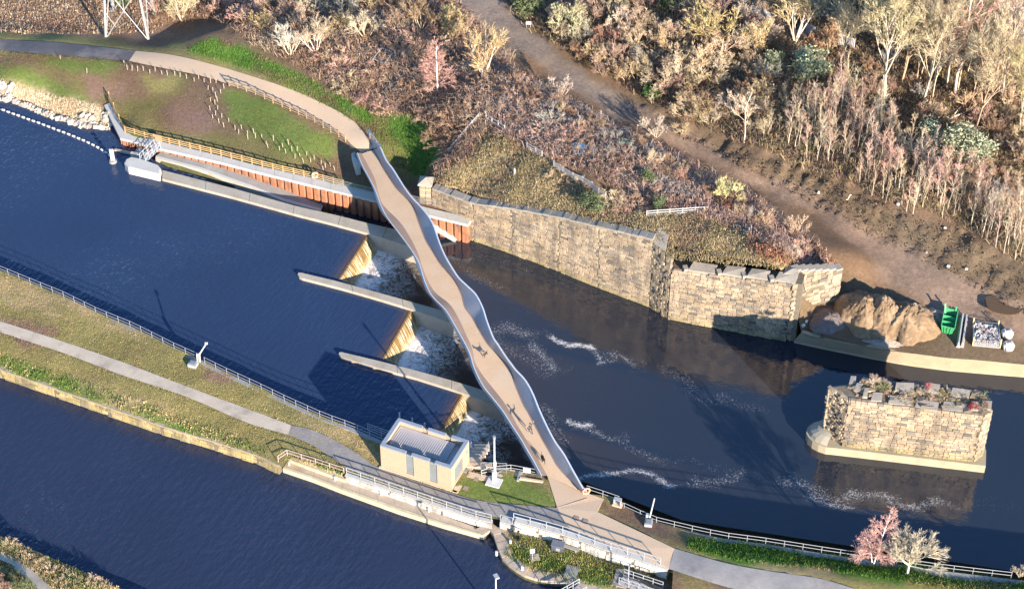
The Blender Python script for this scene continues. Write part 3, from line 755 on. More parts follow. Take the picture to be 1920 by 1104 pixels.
def pool_mesh():
    ring = densify(low_ring, 1.5)
    xy = np.array(ring)
    lo, hi = xy.min(0), xy.max(0)
    gx, gy = np.meshgrid(np.arange(lo[0], hi[0], .55), np.arange(lo[1], hi[1], .55))
    g = np.c_[gx.ravel(), gy.ravel()] + RNG.uniform(-.15, .15, (gx.size, 2))
    p = PX(np.c_[g, np.full(len(g), WATER_LO)])
    g = g[in_poly(g, xy) & (p[:, 0] < 2000)]
    v, tri = cdt(ring, g)
    a = v[tri]
    c = np.cross(a[:, 1] - a[:, 0], a[:, 2] - a[:, 0])
    tri[c < 0] = tri[c < 0][:, ::-1]
    px = PX(np.c_[v, np.full(len(v), WATER_LO)])
    jit = np.c_[fbm(v[:, 0], v[:, 1], 3., 4) - .5, fbm(v[:, 0] + 40, v[:, 1], 3., 4) - .5] * 34
    green = np.zeros(len(v))
    for pl, w, st in FLECK:
        d = np.full(len(v), 1e9)
        for (x0, y0), (x1, y1) in zip(pl[:-1], pl[1:]):
            ab = np.array([x1 - x0, y1 - y0], float)
            q = px + jit * min(1, w / 12.) - np.array([x0, y0])
            t = np.clip((q @ ab) / (ab @ ab), 0, 1)
            e = q - t[:, None] * ab
            d = np.minimum(d, np.hypot(e[:, 0], e[:, 1] * 1.3))
        green = np.maximum(green, (.9 if st > .95 else .8) * st * np.exp(-(d / (w * (1.1 if st > .95 else 1.55))) ** 2))
    red = np.zeros(len(v)); blue = np.zeros(len(v)); zz = np.zeros(len(v))
    for tline, cl in zip(toe, crest):
        a0, a1 = P(*tline[0], WATER_LO), P(*tline[1], WATER_LO)
        ab = np.array([a1.x - a0.x, a1.y - a0.y]); L = np.linalg.norm(ab); ab /= L
        nr = np.array([-ab[1], ab[0]])          # downstream
        q = v - np.array([a0.x, a0.y])
        s, d = q @ ab, q @ nr
        inside = np.exp(-np.maximum(0, np.maximum(-s, s - L)) ** 2 / .5)
        jd = d + (fbm(v[:, 0], v[:, 1], 2.2, 3) - .5) * 4
        red = np.maximum(red, inside * np.clip(1.05 - np.maximum(jd, 0) / 10., 0, 1) * (d > -1.5) * (.55 + .45 * np.clip(1 - d / 4, 0, 1)))
        blue = np.maximum(blue, inside * np.exp(-np.maximum(d, 0) / 14.) * .8 * (d > -2))
        zz += inside * np.clip(1 - np.maximum(d, 0) / 13, 0, 1) * (d > -1.5) * (fbm(v[:, 0], v[:, 1], 1.3, 3) - .35) * .45
    zz += np.minimum(green, 1) * (fbm(v[:, 0], v[:, 1], .9, 3) - .4) * .12
    o = link('water', raw_mesh('pool', np.c_[v, WATER_LO + zz], tri, m_wlow, np.c_[red, green, blue], True))
    return tag(o, 'darker calm pool below the weirs, streaked with foam', kind='structure')
pool_mesh()

# brown shallows where the river thins over each weir lip
for c in crest:
    A0, A1 = P(*c[0], .006), P(*c[1], .006)
    d = (A1 - A0).normalized(); n = Vector((d.y, -d.x, 0)); n = n if n.x < 0 else -n
    rows = [[A0.lerp(A1, k / 20) + n * w_ for k in range(21)] for w_ in (-.1, 0, .3, .7, 1.2, 2.0)]
    me = MB().ribbon(rows).mesh('shallows', m_wup)
    at = me.attributes.new('shallow', 'FLOAT', 'POINT')
    at.data.foreach_set('value', np.repeat([1, .8, .5, .26, .1, 0.], 21).astype(np.float32))
    o = link('water', me); o['kind'] = 'structure'; o['label'] = 'brownish shallow water at the lip of a weir'
# weirs: water sliding down the stepped face
def weir_mat():
    m, nt, b = nodes_of('weir_water')
    at = N(nt, 'ShaderNodeAttribute', attribute_name='Col')
    v = coords(nt)
    n1 = noise(nt, v, 2.5, 5, .7)
    col = mixc(nt, .5, at.outputs['Color'], ramp(nt, n1, [(.3, (.35, .32, .28)), (.7, (1.5, 1.5, 1.5))]), 'MULTIPLY')
    nt.links.new(col, b.inputs['Base Color'])
    b.inputs['Roughness'].default_value = .3
    bump(nt, b, n1, .5, .06)
    return m
m_weir = weir_mat()
for wi, (c, t) in enumerate(zip(crest, toe)):
    A0, A1 = P(*c[0], .02), P(*c[1], .02)
    B0, B1 = P(*t[0], WATER_LO + .1), P(*t[1], WATER_LO + .1)
    B0 += (B1 - B0) * .0; nu, nv = 260, 16
    dirw = (A1 - A0).normalized()
    u, w = np.meshgrid(np.linspace(-.01, 1.01, nu), np.linspace(-.12, 1, nv), indexing='ij')
    a0, a1, b0, b1 = (np.array(k) for k in (A0, A1, B0, B1))
    top = a0 + (a1 - a0) * u[..., None]
    bot = b0 + (b1 - b0) * u[..., None]
    vc = np.clip(w, 0, 1)
    pos = top + (bot - top) * w[..., None]
    pos[..., 2] = np.where(w < 0, .035, .02 + (WATER_LO - .1) * vc ** 1.35)
    L = (A1 - A0).length
    ncell = int(L / .62)
    ph = u * ncell + .55 * np.sin(u * 23 + wi) + .8 * (vnoise(u * 40, w * 0 + wi, 1.) - .5)
    k = np.abs((ph + .9 * (fbm(u * L, w * 2 + wi * 9, 2.2, 2) - .5)) % 1 - .5) * 2
    ridge = np.clip(1 - k * 1.6, 0, 1)
    pos[..., 2] += np.where(w > 0.03, ridge * .17 * np.sin(np.pi * np.clip(vc, 0, 1)) ** .6, 0)
    wh = np.clip(ridge * (.42 + .75 * vc) * (.35 + 1.1 * vnoise(u * L * 1.5, w * 2 + wi * 5, .8)), 0, 1)
    wh = np.maximum(wh * (.35 + 1.1 * fbm(u * L, w * 1.5, 1.6, 3)), np.clip((vc - .62) * 3, 0, 1) * np.clip(fbm(u * L, w * 4 + wi, .7, 3) * 2 - .35, 0, 1))
    wh = np.clip(wh, 0, 1)[..., None]
    gold = np.array([.19, .12, .042]) * (.75 + .5 * fbm(u * L, w, .9, 3))[..., None]
    colr = gold * (1 - wh) + np.array([.56, .46, .29]) * wh
    colr = np.where((w < .0)[..., None], np.array([.10, .06, .03]), colr)
    idx = np.arange(nu * nv).reshape(nu, nv)
    f = np.stack([idx[:-1, :-1], idx[1:, :-1], idx[1:, 1:], idx[:-1, 1:]], -1).reshape(-1, 4)
    o = link('weir', raw_mesh('weir', pos.reshape(-1, 3), f, m_weir, colr.reshape(-1, 3), True))
    tag(o, ['golden weir fall nearest the rusty sheet piles', 'middle golden weir fall between the two blunt-ended concrete walls', 'golden weir fall beside the pump house'][wi], 'weir', 'weir falls under the footbridge')

# ================================================================== CONCRETE RIVER WORKS
m_conc = mat('pale_concrete', (.47, .41, .32), (.38, .33, .255), .6, .9, .25, .02, 8., stain=(.36, .30, .21), stscale=.5)
m_concg = mat('grey_concrete', (.33, .325, .30), (.26, .25, .235), .5, .9, .2, .02, 8., stain=(.26, .24, .20), stscale=.4)
m_cope = mat('white_coping', (.54, .52, .47), (.47, .45, .40), .5, .85, .15, .015, 9.)
m_white = mat('white_paint', (.60, .58, .55), (.55, .53, .50), .8, .5, .05, .005, 6.)
m_moss = mat('wet_moss', (.12, .12, .035), (.07, .06, .03), 1., .6, .4, .04, 8.)
m_dark = mat('dark_recess', (.05, .045, .04), (.03, .028, .025), 1., .9)

def wall_run(name, top_front, top_back, z, depth, label, cat, cell, body=None, cap=None, round_start=False, seg=6.0):
    """concrete wall given by the two edges of its top; cap slabs are parts of their own"""
    body, cap = body or m_conc, cap or m_conc
    f, b = [P(*p, z) for p in top_front], [P(*p, z) for p in top_back]
    o0 = f[0].copy(); o0.z = z
    root = empty(name, o0, 0, label, cat)
    ring = rel([Vector((p.x, p.y, z)) for p in f + b[::-1]], o0)
    if round_start:
        mid = (ring[0] + ring[-1]) / 2; r = (ring[0] - ring[-1]) / 2
        d = (ring[0] - ring[1]).normalized()
        ring = ring + [mid - r * math.cos(a) + d * r.length * math.sin(a) for a in (R(40), R(90), R(140))]
    MB().prism([(p.x, p.y) for p in ring], -depth, -.16).build('wall_body', body, root)
    L = np.linalg.norm(np.diff(np.array([p.to_2d() for p in f]), axis=0), axis=1).sum()
    n = max(1, int(L / seg))
    fa, ba = resample(rel(f, o0), n * 3 + 1), resample(rel(b, o0), n * 3 + 1)
    for i in range(n):
        sl = slice(i * 3, i * 3 + 4)
        A, Bk = fa[sl].copy(), ba[sl].copy()
        mid = lambda q, e: q  # joints
        d0 = (A[1] - A[0]); d0 /= np.linalg.norm(d0)
        if i or not round_start: A[0] += d0 * .03; Bk[0] += d0 * .03
        A[-1] -= d0 * .03; Bk[-1] -= d0 * .03
        poly = [tuple(p[:2]) for p in A] + [tuple(p[:2]) for p in Bk[::-1]]
        if i == 0 and round_start: poly += [(p.x, p.y) for p in ring[-3:]]
        MB().prism(poly, -.16, 0).build('coping_slab', cap, root)
    return root
wall_run('divider_wall', [(304, 335), (440, 370), (560, 403), (620, 418), (700, 440), (748, 456), (800, 474)], [(304, 319), (440, 354), (560, 388), (625, 402), (700, 421), (760, 434), (815, 446)], .45, 4.5, 'long pale concrete wall dividing the river from the fish pass', 'concrete wall', 0)
wall_run('weir_wall', [(566, 521), (640, 540), (700, 557), (769, 578), (800, 590), (850, 607)], [(564, 511), (640, 529), (700, 546), (776, 567), (805, 575), (850, 588)], .45, 4.5, 'blunt-ended concrete wall between the first and second weir falls', 'concrete wall', 0, round_start=True)
wall_run('weir_wall', [(644, 671), (700, 687), (780, 708), (860, 733), (900, 749), (945, 766)], [(641, 660), (705, 675), (790, 697), (868, 719), (905, 731), (950, 745)], .45, 4.5, 'blunt-ended concrete wall between the second and third weir falls', 'concrete wall', 0, round_start=True)
# white prow at the head of the fish pass
nose = [(233, 305), (236, 298), (245, 294), (262, 297), (296, 309), (302, 316), (299, 327), (240, 313)]
nz = [P(px, py, 1.3) for px, py in nose]
o0 = nz[0].copy()
t = empty('concrete_prow', o0, 0, 'bright white rounded concrete prow standing in the river', 'concrete wall')
MB().prism([(p.x - o0.x, p.y - o0.y) for p in nz], -4, -.1).build('wall_body', m_white, t)
c = sum(nz, Vector()) / len(nz)
MB().prism([((p.x - c.x) * .94 + c.x - o0.x, (p.y - c.y) * .94 + c.y - o0.y) for p in nz], -.1, 0).build('wall_cap', m_cope, t)

# fish pass: sloping grey apron, pale side wall, baffled channel
apr_lo = [(293, 292), (380, 315), (470, 347), (530, 372), (603, 392)]
apr_up = [(308, 281), (400, 302), (480, 325), (540, 346), (612, 374)]
apz = [.55, .35, -.3, -1.0, -1.9]
o0 = P(*apr_lo[0], .5)
t = empty('fish_pass', o0, 0, 'sloping grey fish pass apron with foaming baffled channel', 'fish pass')
ua = resample([P(*p, z) for p, z in zip(apr_up, apz)], 24); la = resample([P(*p, z) for p, z in zip(apr_lo, apz)], 24)
o3 = np.array(o0)
MB().ribbon([ua - o3, la - o3]).build('apron', m_concg, t, fix=False)
dn = lambda a, k: a - np.array([0, 0, k])
ed = la + np.array([-.05, -.55, .06])
MB().ribbon([la - o3 + np.array([0, 0, .06]), ed - o3]).build('edge_beam', m_cope, t, fix=False)
lowz = np.linspace(-.6, -2.6, 24)
foot = ed.copy(); foot[:, 2] = lowz; foot[:, 1] -= np.linspace(.1, .9, 24)
MB().ribbon([ed - o3, foot - o3]).build('side_wall', m_conc, t, fix=False)
ch_u = resample([P(330, 312, -.35), P(400, 330, -.6), (P(500, 365, -1.4)), P(600, 393, -2.15)], 40)
ch_l = resample([P(300, 318, -.35), P(400, 345, -.6), (P(500, 374, -1.4)), P(600, 400, -2.15)], 40)
chn = MB(); cn = []
mid_rows = [ch_u + (ch_l - ch_u) * k for k in np.linspace(-.1, 1.15, 9)]
for r_ in mid_rows: r_[:, 2] += (fbm(r_[:, 0], r_[:, 1], .7, 3) - .5) * .35 * np.linspace(1, .2, 40)
co = np.concatenate(mid_rows)
fo = np.clip((fbm(co[:, 0], co[:, 1], .8, 4) - .38) * 4, 0, 1) * np.clip(1.25 - np.tile(np.linspace(0, 1, 40), 9) * 1.5, 0, 1)
cc = np.array([.05, .035, .022]) * (1 - fo[:, None]) + np.array([.62, .58, .50]) * fo[:, None]
ii = np.arange(9 * 40).reshape(9, 40)
ff = np.stack([ii[:-1, :-1], ii[1:, :-1], ii[1:, 1:], ii[:-1, 1:]], -1).reshape(-1, 4)
cm = raw_mesh('channel_water', co - o3, ff, m_weir, cc, True)
link('channel_water', cm, t)
for k in range(14):
    q = ch_u[k * 2 + 1], ch_l[k * 2 + 1]
    MB().beam(Vector(q[0]) - o0 + Vector((0, 0, .06)), Vector(q[1]) - o0 + Vector((0, 0, .06)), .08, .1).build('baffle', m_moss, t)
moss = MB().ribbon([resample([P(303, 303, .3), P(340, 312, .25), P(400, 333, -.1), P(440, 349, -.5)], 12) - o3, resample([P(300, 308, -.2), P(335, 318, -.3), P(400, 341, -.6), P(440, 354, -1.)], 12) - o3])
moss.build('moss_band', m_moss, t, fix=False)
# sloping prop beam down stream of the bridge
a, b2 = P(806, 420, -.2), P(856, 449, -2.1)
tag(MB().beam(a, b2, .9, .45).build('concrete_beam', m_cope), 'pale sloping concrete beam running into the pool right of the bridge', 'concrete beam')

# ---- sheet piles with white coping
m_rust = mat('rusty_steel', (.44, .19, .095), (.33, .13, .065), .9, .75, .25, .03, 6., stain=(.16, .08, .055), stscale=.6)
def sheet_piles(front, z, label, step, zb=-3.2):
    pts = along([P(*p, z) for p in front], step)
    o0 = Vector(pts[0])
    t = empty('sheet_pile_wall', o0, 0, label, 'sheet pile wall')
    for i in range(len(pts) - 1):
        a, b = Vector(pts[i]) - o0, Vector(pts[i + 1]) - o0
        d = (b - a).normalized(); nrm = Vector((d.y, -d.x, 0)); L = (b - a).length
        prof = [(0, -.32), (.12, -.32), (.22, .02), (.82, .02), (.92, -.32), (1, -.32)]
        m = MB()
        rows = [[a + d * (L * k) + nrm * (q - .12) + Vector((0, 0, zz)) for k, q in prof] for zz in (-.3, zb - z)]
        m.ribbon(rows)
        m.build('pile_panel', m_rust, t)
    return t
cop_f = [(195, 197.5), (225, 258.7), (296, 277.5), (417, 305), (480, 321.5), (620, 356), (705, 377), (805, 403.5), (877, 421), (891, 405)]
cop_b = [(205, 193), (234, 248), (304, 266), (417, 293), (480, 310), (620, 341), (705, 362), (800, 389), (868, 405), (880, 400.5)]
CZ = 1.3
pile1 = sheet_piles([(225, 259), (296, 278), (417, 305.5), (480, 322), (620, 357), (705, 378), (805, 404), (877, 421.5)], CZ, 'long rust-red sheet pile wall under the white coping', 1.12)
sheet_piles([(877, 421.5), (890, 407)], CZ, 'short rust-red sheet pile return against the stone wall', 1.0)
sheet_piles([(196, 198), (225, 259)], CZ, 'rust-red sheet pile return beside the rock bank', 1.1, -2.5)
fa, ba = along([P(*p, CZ) for p in cop_f], .35), None
bl = resample([P(*p, CZ) for p in cop_b], len(fa))
o0 = Vector(fa[0])
t = empty('wall_coping', o0, 0, 'white concrete coping capping the rusty sheet piles', 'coping')
# match rows corner by corner so that slabs stay square
def paired(front, back, z, step):
    F, Bk = [], []
    for i in range(len(front) - 1):
        a0, a1, b0, b1 = P(*front[i], z), P(*front[i + 1], z), P(*back[i], z), P(*back[i + 1], z)
        n = max(1, int(round((a1 - a0).length / step)))
        for k in range(n):
            F.append((a0 + (a1 - a0) * (k / n), a0 + (a1 - a0) * ((k + 1) / n)))
            Bk.append((b0 + (b1 - b0) * (k / n), b0 + (b1 - b0) * ((k + 1) / n)))
    return F, Bk
F, Bk = paired(cop_f, cop_b, CZ, 3.2)
for (f0, f1), (b0, b1) in zip(F, Bk):
    g = (f1 - f0).normalized() * .012
    q = [f0 + g, f1 - g, b1 - g, b0 + g]
    MB().prism([(p.x - o0.x, p.y - o0.y) for p in q], -.42, 0.).build('coping_slab', m_cope, t)

# ================================================================== MASONRY
def mat_stone(name, use_obj):
    m, nt, b = nodes_of(name)
    if use_obj:
        c0 = N(nt, 'ShaderNodeObjectInfo').outputs['Color']
    else:
        c0 = N(nt, 'ShaderNodeAttribute', attribute_name='Col').outputs['Color']
    v = coords(nt)
    n1 = noise(nt, v, 3.5, 5, .7)
    col = mixc(nt, .55, c0, ramp(nt, n1, [(.25, (.3, .3, .3)), (.7, (1.35, 1.3, 1.25))]), 'MULTIPLY')
    vs = coords(nt, (.9, .9, .16))
    st = ramp(nt, noise(nt, vs, .8, 4, .6), [(.46, (0, 0, 0)), (.7, (.82, .82, .82))])
    col = mixc(nt, st, col, (.10, .085, .07))
    nt.links.new(col, b.inputs['Base Color'])
    b.inputs['Roughness'].default_value = .92
    bump(nt, b, noise(nt, v, 7., 4, .75), .55, .06)
    return m
m_stone_o, m_stone_a = mat_stone('sandstone_block', True), mat_stone('sandstone_rest', False)
m_mortar = mat('old_mortar', (.20, .16, .11), (.13, .105, .075), 1.5, .95, .4, .04, 6.)
def block_mesh(seed):
    rg = random.Random(seed)
    m = MB(); m.box((0, 0, 0), (1, 1, 1), bev=.0)
    v = [tuple(c + rg.uniform(-.03, .03) for c in p) for p in m.v]
    bm = bmesh.new()
    vv = [bm.verts.new(p) for p in v]
    for f in m.f: bm.faces.new([vv[i] for i in f])
    bmesh.ops.bevel(bm, geom=bm.edges[:], offset=.06, segments=1, affect='EDGES')
    me = bpy.data.meshes.new('stone'); bm.to_mesh(me); bm.free()
    me.materials.append(m_stone_o)
    return me
BLOCKS = [block_mesh(i) for i in range(5)]
PAL = [(.60, .46, .29), (.52, .39, .245), (.56, .43, .30), (.44, .34, .235), (.38, .32, .25), (.30, .26, .205), (.62, .49, .33), (.47, .35, .245), (.22, .185, .15)]
PALW = [6, 6, 5, 4, 3, 2, 4, 2, 1]
def pick_stone(rg, x, z, wet=0.):
    c = np.array(rg.choices(PAL, PALW)[0])
    k = .47 + .32 * vnoise([x * 1.0], [z * 2.], 3.)[0]
    c = c * k
    if wet: c = c * (1 - wet) + np.array((.30, .25, .08)) * wet
    return tuple(np.clip(c, 0, 1))
def stonework(root, o0, foot, z0, top, ch, sl, seed, limit=300, thick=.5, rough=.05, moss=.7):
    """courses of blocks on the face above the foot line; outward = right of the line"""
    rg = random.Random(seed)
    F = np.array([(p[0], p[1]) for p in foot])
    seg = np.linalg.norm(np.diff(F, axis=0), axis=1)
    S = np.concatenate([[0], np.cumsum(seg)])
    stones = []
    zmax = max(top)
    z = z0; row = 0
    while z < zmax - .1:
        h = ch * rg.uniform(.85, 1.15)
        s = -rg.uniform(0, sl)
        while s < S[-1]:
            L = sl * rg.uniform(.6, 1.45)
            a, b = max(s, 0), min(s + L, S[-1])
            s += L
            if b - a < .2: continue
            mid = (a + b) / 2
            i = min(len(seg) - 1, int(np.searchsorted(S, mid)) - 1)
            a, b = max(a, S[i]), min(b, S[i + 1])
            if b - a < .15: continue
            mid = (a + b) / 2
            zt = np.interp(mid, S, top)
            if z + h * .5 > zt: continue
            hh = min(h, zt - z)
            d = (F[i + 1] - F[i]) / seg[i]
            c = F[i] + d * (mid - S[i])
            proud = rg.uniform(-rough, rough) + .06
            nrm = np.array([d[1], -d[0]])
            ctr = c + nrm * (proud - thick / 2)
            wet = moss * max(0, 1 - (z - z0) / 1.0) * rg.uniform(.4, 1)
            stones.append(((b - a) * hh, (ctr[0], ctr[1], z + hh / 2), (b - a - .035, thick, hh - .035), math.atan2(d[1], d[0]), pick_stone(rg, mid, z, wet)))
        z += h; row += 1
    stones.sort(key=lambda q: -q[0])
    for k, (_, c, sz, rz, colr) in enumerate(stones[:limit]):
        link('stone', BLOCKS[k % 5], root, Vector(c) - o0, rz, sz, colr)
    rest = stones[limit:]
    if rest:
        b = BLOCKS[0]
        bv = np.array([v.co for v in b.vertices]); bf = [tuple(p.vertices) for p in b.polygons]
        m = MB(); cols = []
        for _, c, sz, rz, colr in rest:
            q = bv * np.array(sz)
            x, y = q[:, 0] * math.cos(rz) - q[:, 1] * math.sin(rz), q[:, 0] * math.sin(rz) + q[:, 1] * math.cos(rz)
            m.add(np.c_[x, y, q[:, 2]] + (np.array(c) - np.array(o0)), bf)
            cols += [colr] * len(bv)
        me = m.mesh('stones', m_stone_a)
        at = me.attributes.new('Col', 'FLOAT_COLOR', 'POINT')
        at.data.foreach_set('color', np.c_[np.array(cols), np.ones(len(cols))].astype(np.float32).ravel())
        r = link('stone', me, root)
        r['kind'] = 'stuff'
    return root
# long wing wall
W0 = wing_foot[0].copy()
t = empty('stone_wall', W0, 0, 'long blocky sandstone river wall rising from the rusty piles to the old abutment', 'stone wall')
foot = wing_foot; bk = wing_back
m = MB()
for i in range(len(foot) - 1):
    q = [foot[i], foot[i + 1], bk[i + 1], bk[i]]
    m.prism([(p[0] - W0.x, p[1] - W0.y) for p in q], -1.2, [wing_top[i] - W0.z - .05, wing_top[i + 1] - W0.z - .05, wing_top[i + 1] - W0.z - .05, wing_top[i] - W0.z - .05])
m.build('core', m_mortar, t)
stonework(t, W0, foot, WATER_LO - .1, wing_top, .37, .82, 3)
m_copst = mat('weathered_coping', (.40, .35, .275), (.27, .235, .19), .9, .95, .5, .05, 5.)
fz = resample([Vector((f[0], f[1], z)) for f, z in zip(foot, wing_top)], 34); bz = resample([Vector((b[0], b[1], z)) for b, z in zip(bk, wing_top)], 34)
for i in range(33):
    g = (fz[i + 1] - fz[i]) * .015
    out = np.array([.04, -.10, 0]); q = [fz[i] + g + out, fz[i + 1] - g + out, bz[i + 1] - g - out, bz[i] + g - out]
    h = .26 + .05 * math.sin(i * 2.3)
    MB().prism([(p[0] - W0.x, p[1] - W0.y) for p in q], [p[2] - W0.z - .05 for p in q], [p[2] - W0.z + h for p in q]).build('coping_stone', m_copst, t)
# gate pillar at its upper end
pc = Vector((pil_c.x, pil_c.y, 1.1))
t = empty('gate_pillar', pc, R(-8), 'square sandstone pillar with pyramid cap at the head of the long wall', 'pillar')
rg = random.Random(5)
for k in range(7):
    for j, (sx, sy) in enumerate(((-1, -1), (1, -1), (1, 1), (-1, 1))):
        w = rg.uniform(.72, .9)
        link('stone', BLOCKS[(k + j) % 5], t, (sx * .42, sy * .42, .24 + k * .46), 0, (w if k % 2 else .8, .8 if k % 2 else w, .44), pick_stone(rg, k, j))
MB().prism([(-1, -1), (1, -1), (1, 1), (-1, 1)], 3.3, 3.55).add([(-1, -1, 3.55), (1, -1, 3.55), (1, 1, 3.55), (-1, 1, 3.55), (0, 0, 4.2)], [(0, 1, 4), (1, 2, 4), (2, 3, 4), (3, 0, 4)]).build('cap', m_copst, t)

# abutment of the lost railway bridge
A0 = ab_foot[1].copy()
t = empty('bridge_abutment', A0, 0, 'broken sandstone railway abutment with notched girder seats along its top', 'abutment')
L_ab = (ab_foot[2] - ab_foot[1]).length
abt = [6.5, 8.0]
af = [ab_foot[1], ab_foot[2]]
m = MB()
q = [af[0] + ab_nrm * .3, af[1] + ab_nrm * .3, af[1] + ab_nrm * 2.4, af[0] + ab_nrm * 2.4]
m.prism([(p.x - A0.x, p.y - A0.y) for p in q], -1, [6.4 + 2.2, 7.9 + 2.2, 7.9 + 2.2, 6.4 + 2.2])
m.build('core', m_mortar, t)
foot_ab = [ab_foot[1] - ab_dir * .0, ab_foot[1] + ab_dir * (L_ab - 1.2), ab_foot[2] + ab_nrm * .75]
stonework(t, A0, foot_ab, WATER_LO - .1, [6.5, 7.9, 7.6], .41, .9, 9)
# girder seats: pairs of raked blocks with a dark slot between
for k, s in enumerate((.10, .36, .55, .76)):
    s0 = L_ab * s; zz = 6.5 + 1.5 * s + 2.2
    w = L_ab * (.155 if k else .2)
    for dx, wd, hh, sk in ((.55 + w / 2, w, .95, .35),):
        c = ab_dir * (s0 + dx) + ab_nrm * .9
        m = MB()
        a = [(-wd / 2, -.75), (wd / 2, -.75), (wd / 2 + .1, .7), (-wd / 2 + sk, .7)]
        rz = math.atan2(ab_dir.y, ab_dir.x)
        pts = [(c.x + x * math.cos(rz) - y * math.sin(rz), c.y + x * math.sin(rz) + y * math.cos(rz)) for x, y in a]
        m.prism(pts, zz - .15, [zz + hh * (.34 + .1 * (k % 3)), zz + hh * (.55 - .08 * k), zz + hh * (.8 + .1 * (k % 2)), zz + hh * .62])
        m.build('girder_seat', m_copst, t)
    # raked cutwater stone in the slot
    c = ab_dir * (s0 + .1) + ab_nrm * .5
    MB().box((c.x, c.y, zz + .12), (.6, .9, .5), math.atan2(ab_dir.y, ab_dir.x) + .5).build('seat_stone', m_copst, t)
# rough pilaster where wing wall and abutment meet
t2 = empty('wall_pilaster', ab_foot[0] + Vector((0, 0, 0)), 0, 'rough-faced sandstone pilaster between the long wall and the abutment', 'pilaster')
pf = [P(1216.5, 574, WATER_LO), P(1240, 590, WATER_LO), P(1251, 597, WATER_LO)]
o0 = ab_foot[0].copy()
q = [pf[0], pf[1], pf[2], pf[2] + ab_nrm * 2.2, pf[0] + ab_nrm * 2.4 + Vector((.1, 0, 0))]
ctr = sum(q, Vector()) / 5
MB().prism([(p.x * .96 + ctr.x * .04 - o0.x, p.y * .96 + ctr.y * .04 - o0.y) for p in q], -1, 10.6).build('core', m_mortar, t2)
stonework(t2, o0, [pf[0], pf[1], pf[2]], WATER_LO - .1, [8.6, 8.6, 8.2], .42, .55, 21, rough=.14)
m = MB().prism([((p.x - ctr.x) * 1.02 + ctr.x - o0.x, (p.y - ctr.y) * 1.02 + ctr.y - o0.y) for p in (q[0], q[1], q[4] + (q[3] - q[4]) * .6, q[4])], 10.6, [11.3, 11.3, 11.9, 11.9])
m.build('cap_stone', m_copst, t2)
# return wing at the right end
a, b2 = P(1488, 508, 8.4), P(1580, 506, 6.2)
o0 = Vector((a.x, a.y, 0))
t = empty('stone_wall', o0, 0, 'rock-faced return wall running back from the abutment beside the sand heaps', 'stone wall')
d = Vector((b2.x - a.x, b2.y - a.y, 0)); n_ = Vector((-d.y, d.x, 0)).normalized()
MB().prism([(0, 0), (d.x, d.y), (d.x + n_.x * .9, d.y + n_.y * .9), (n_.x * .9, n_.y * .9)], [-1, 1.5, 1.5, -1], [8.4, 6.2, 6.2, 8.4]).build('core', m_mortar, t)
stonework(t, o0, [Vector((a.x, a.y, 0)), Vector((b2.x, b2.y, 0))], -.5, [8.4, 6.2], .5, .9, 31, rough=.12, moss=0.)
for k in range(7):
    p = d * ((k + .5) / 7) + n_ * .42
    MB().box((p.x, p.y, 8.4 - 2.2 * (k + .5) / 7 + .12), (d.length / 7 - .04, 1.1, .28), math.atan2(d.y, d.x)).build('coping_stone', m_copst, t)
# square end pier block of the abutment, at the corner
p = P(1485, 508, 8.3)
t = empty('wall_pilaster', Vector((p.x, p.y, 6.6)), math.atan2(ab_dir.y, ab_dir.x), 'small square capped sandstone pier above the right end of the abutment', 'pilaster')
for k in range(3):
    link('stone', BLOCKS[k], t, (0, 0, .3 + k * .5), 0, (1.5, 1.3, .48), PAL[k])
MB().prism([(-.9, -.8), (.9, -.8), (.9, .8), (-.9, .8)], 1.55, 1.75).add([(-.9, -.8, 1.75), (.9, -.8, 1.75), (.9, .8, 1.75), (-.9, .8, 1.75), (0, 0, 2.1)], [(0, 1, 4), (1, 2, 4), (2, 3, 4), (3, 0, 4)]).build('cap', m_copst, t)

# ---- the river pier
pA, pB = P(1578, 836, -.9), P(1782, 859, -.9)
pB2 = P(1843, 868, -.9)
pd = (pB2 - pA); pd.z = 0; Lp = pd.length; pd.normalize(); pn = Vector((-pd.y, pd.x, 0))
O = Vector((pA.x, pA.y, WATER_LO))
t = empty('bridge_pier', O, 0, 'lone sandstone bridge pier standing in the river, tufted with grass', 'bridge pier')
back_l = P(1552, 722.6, 7.3)
bl_ = Vector((back_l.x - O.x, back_l.y - O.y, 0))
W = 4.3
ring_p = [Vector((0, 0, 0)), pd * (Lp - 1.2), pd * Lp + pn * 1.4, pd * (Lp - 1.0) + pn * (W - .3), pd * (Lp * .25) + pn * W, bl_]
cc_ = sum(ring_p, Vector()) / 6
MB().prism([(p.x + (cc_.x - p.x) * .05, p.y + (cc_.y - p.y) * .05) for p in ring_p], -.8, 9.3).build('core', m_mortar, t)
fl = [Vector((O.x, O.y, 0)) + p for p in ring_p]
stonework(t, O, [fl[0], fl[1], fl[2]], -.9, [7.2, 7.3, 6.7], .40, .85, 41, limit=300)
stonework(t, O, [fl[5], fl[0]], -.9, [7.2, 7.2], .34, .5, 42, limit=0, rough=.2, moss=0.)
stonework(t, O, [fl[2], fl[3], fl[4], fl[5]], -.9, [6.8, 7.0, 7.0, 7.2], .5, 1.2, 43, limit=0)
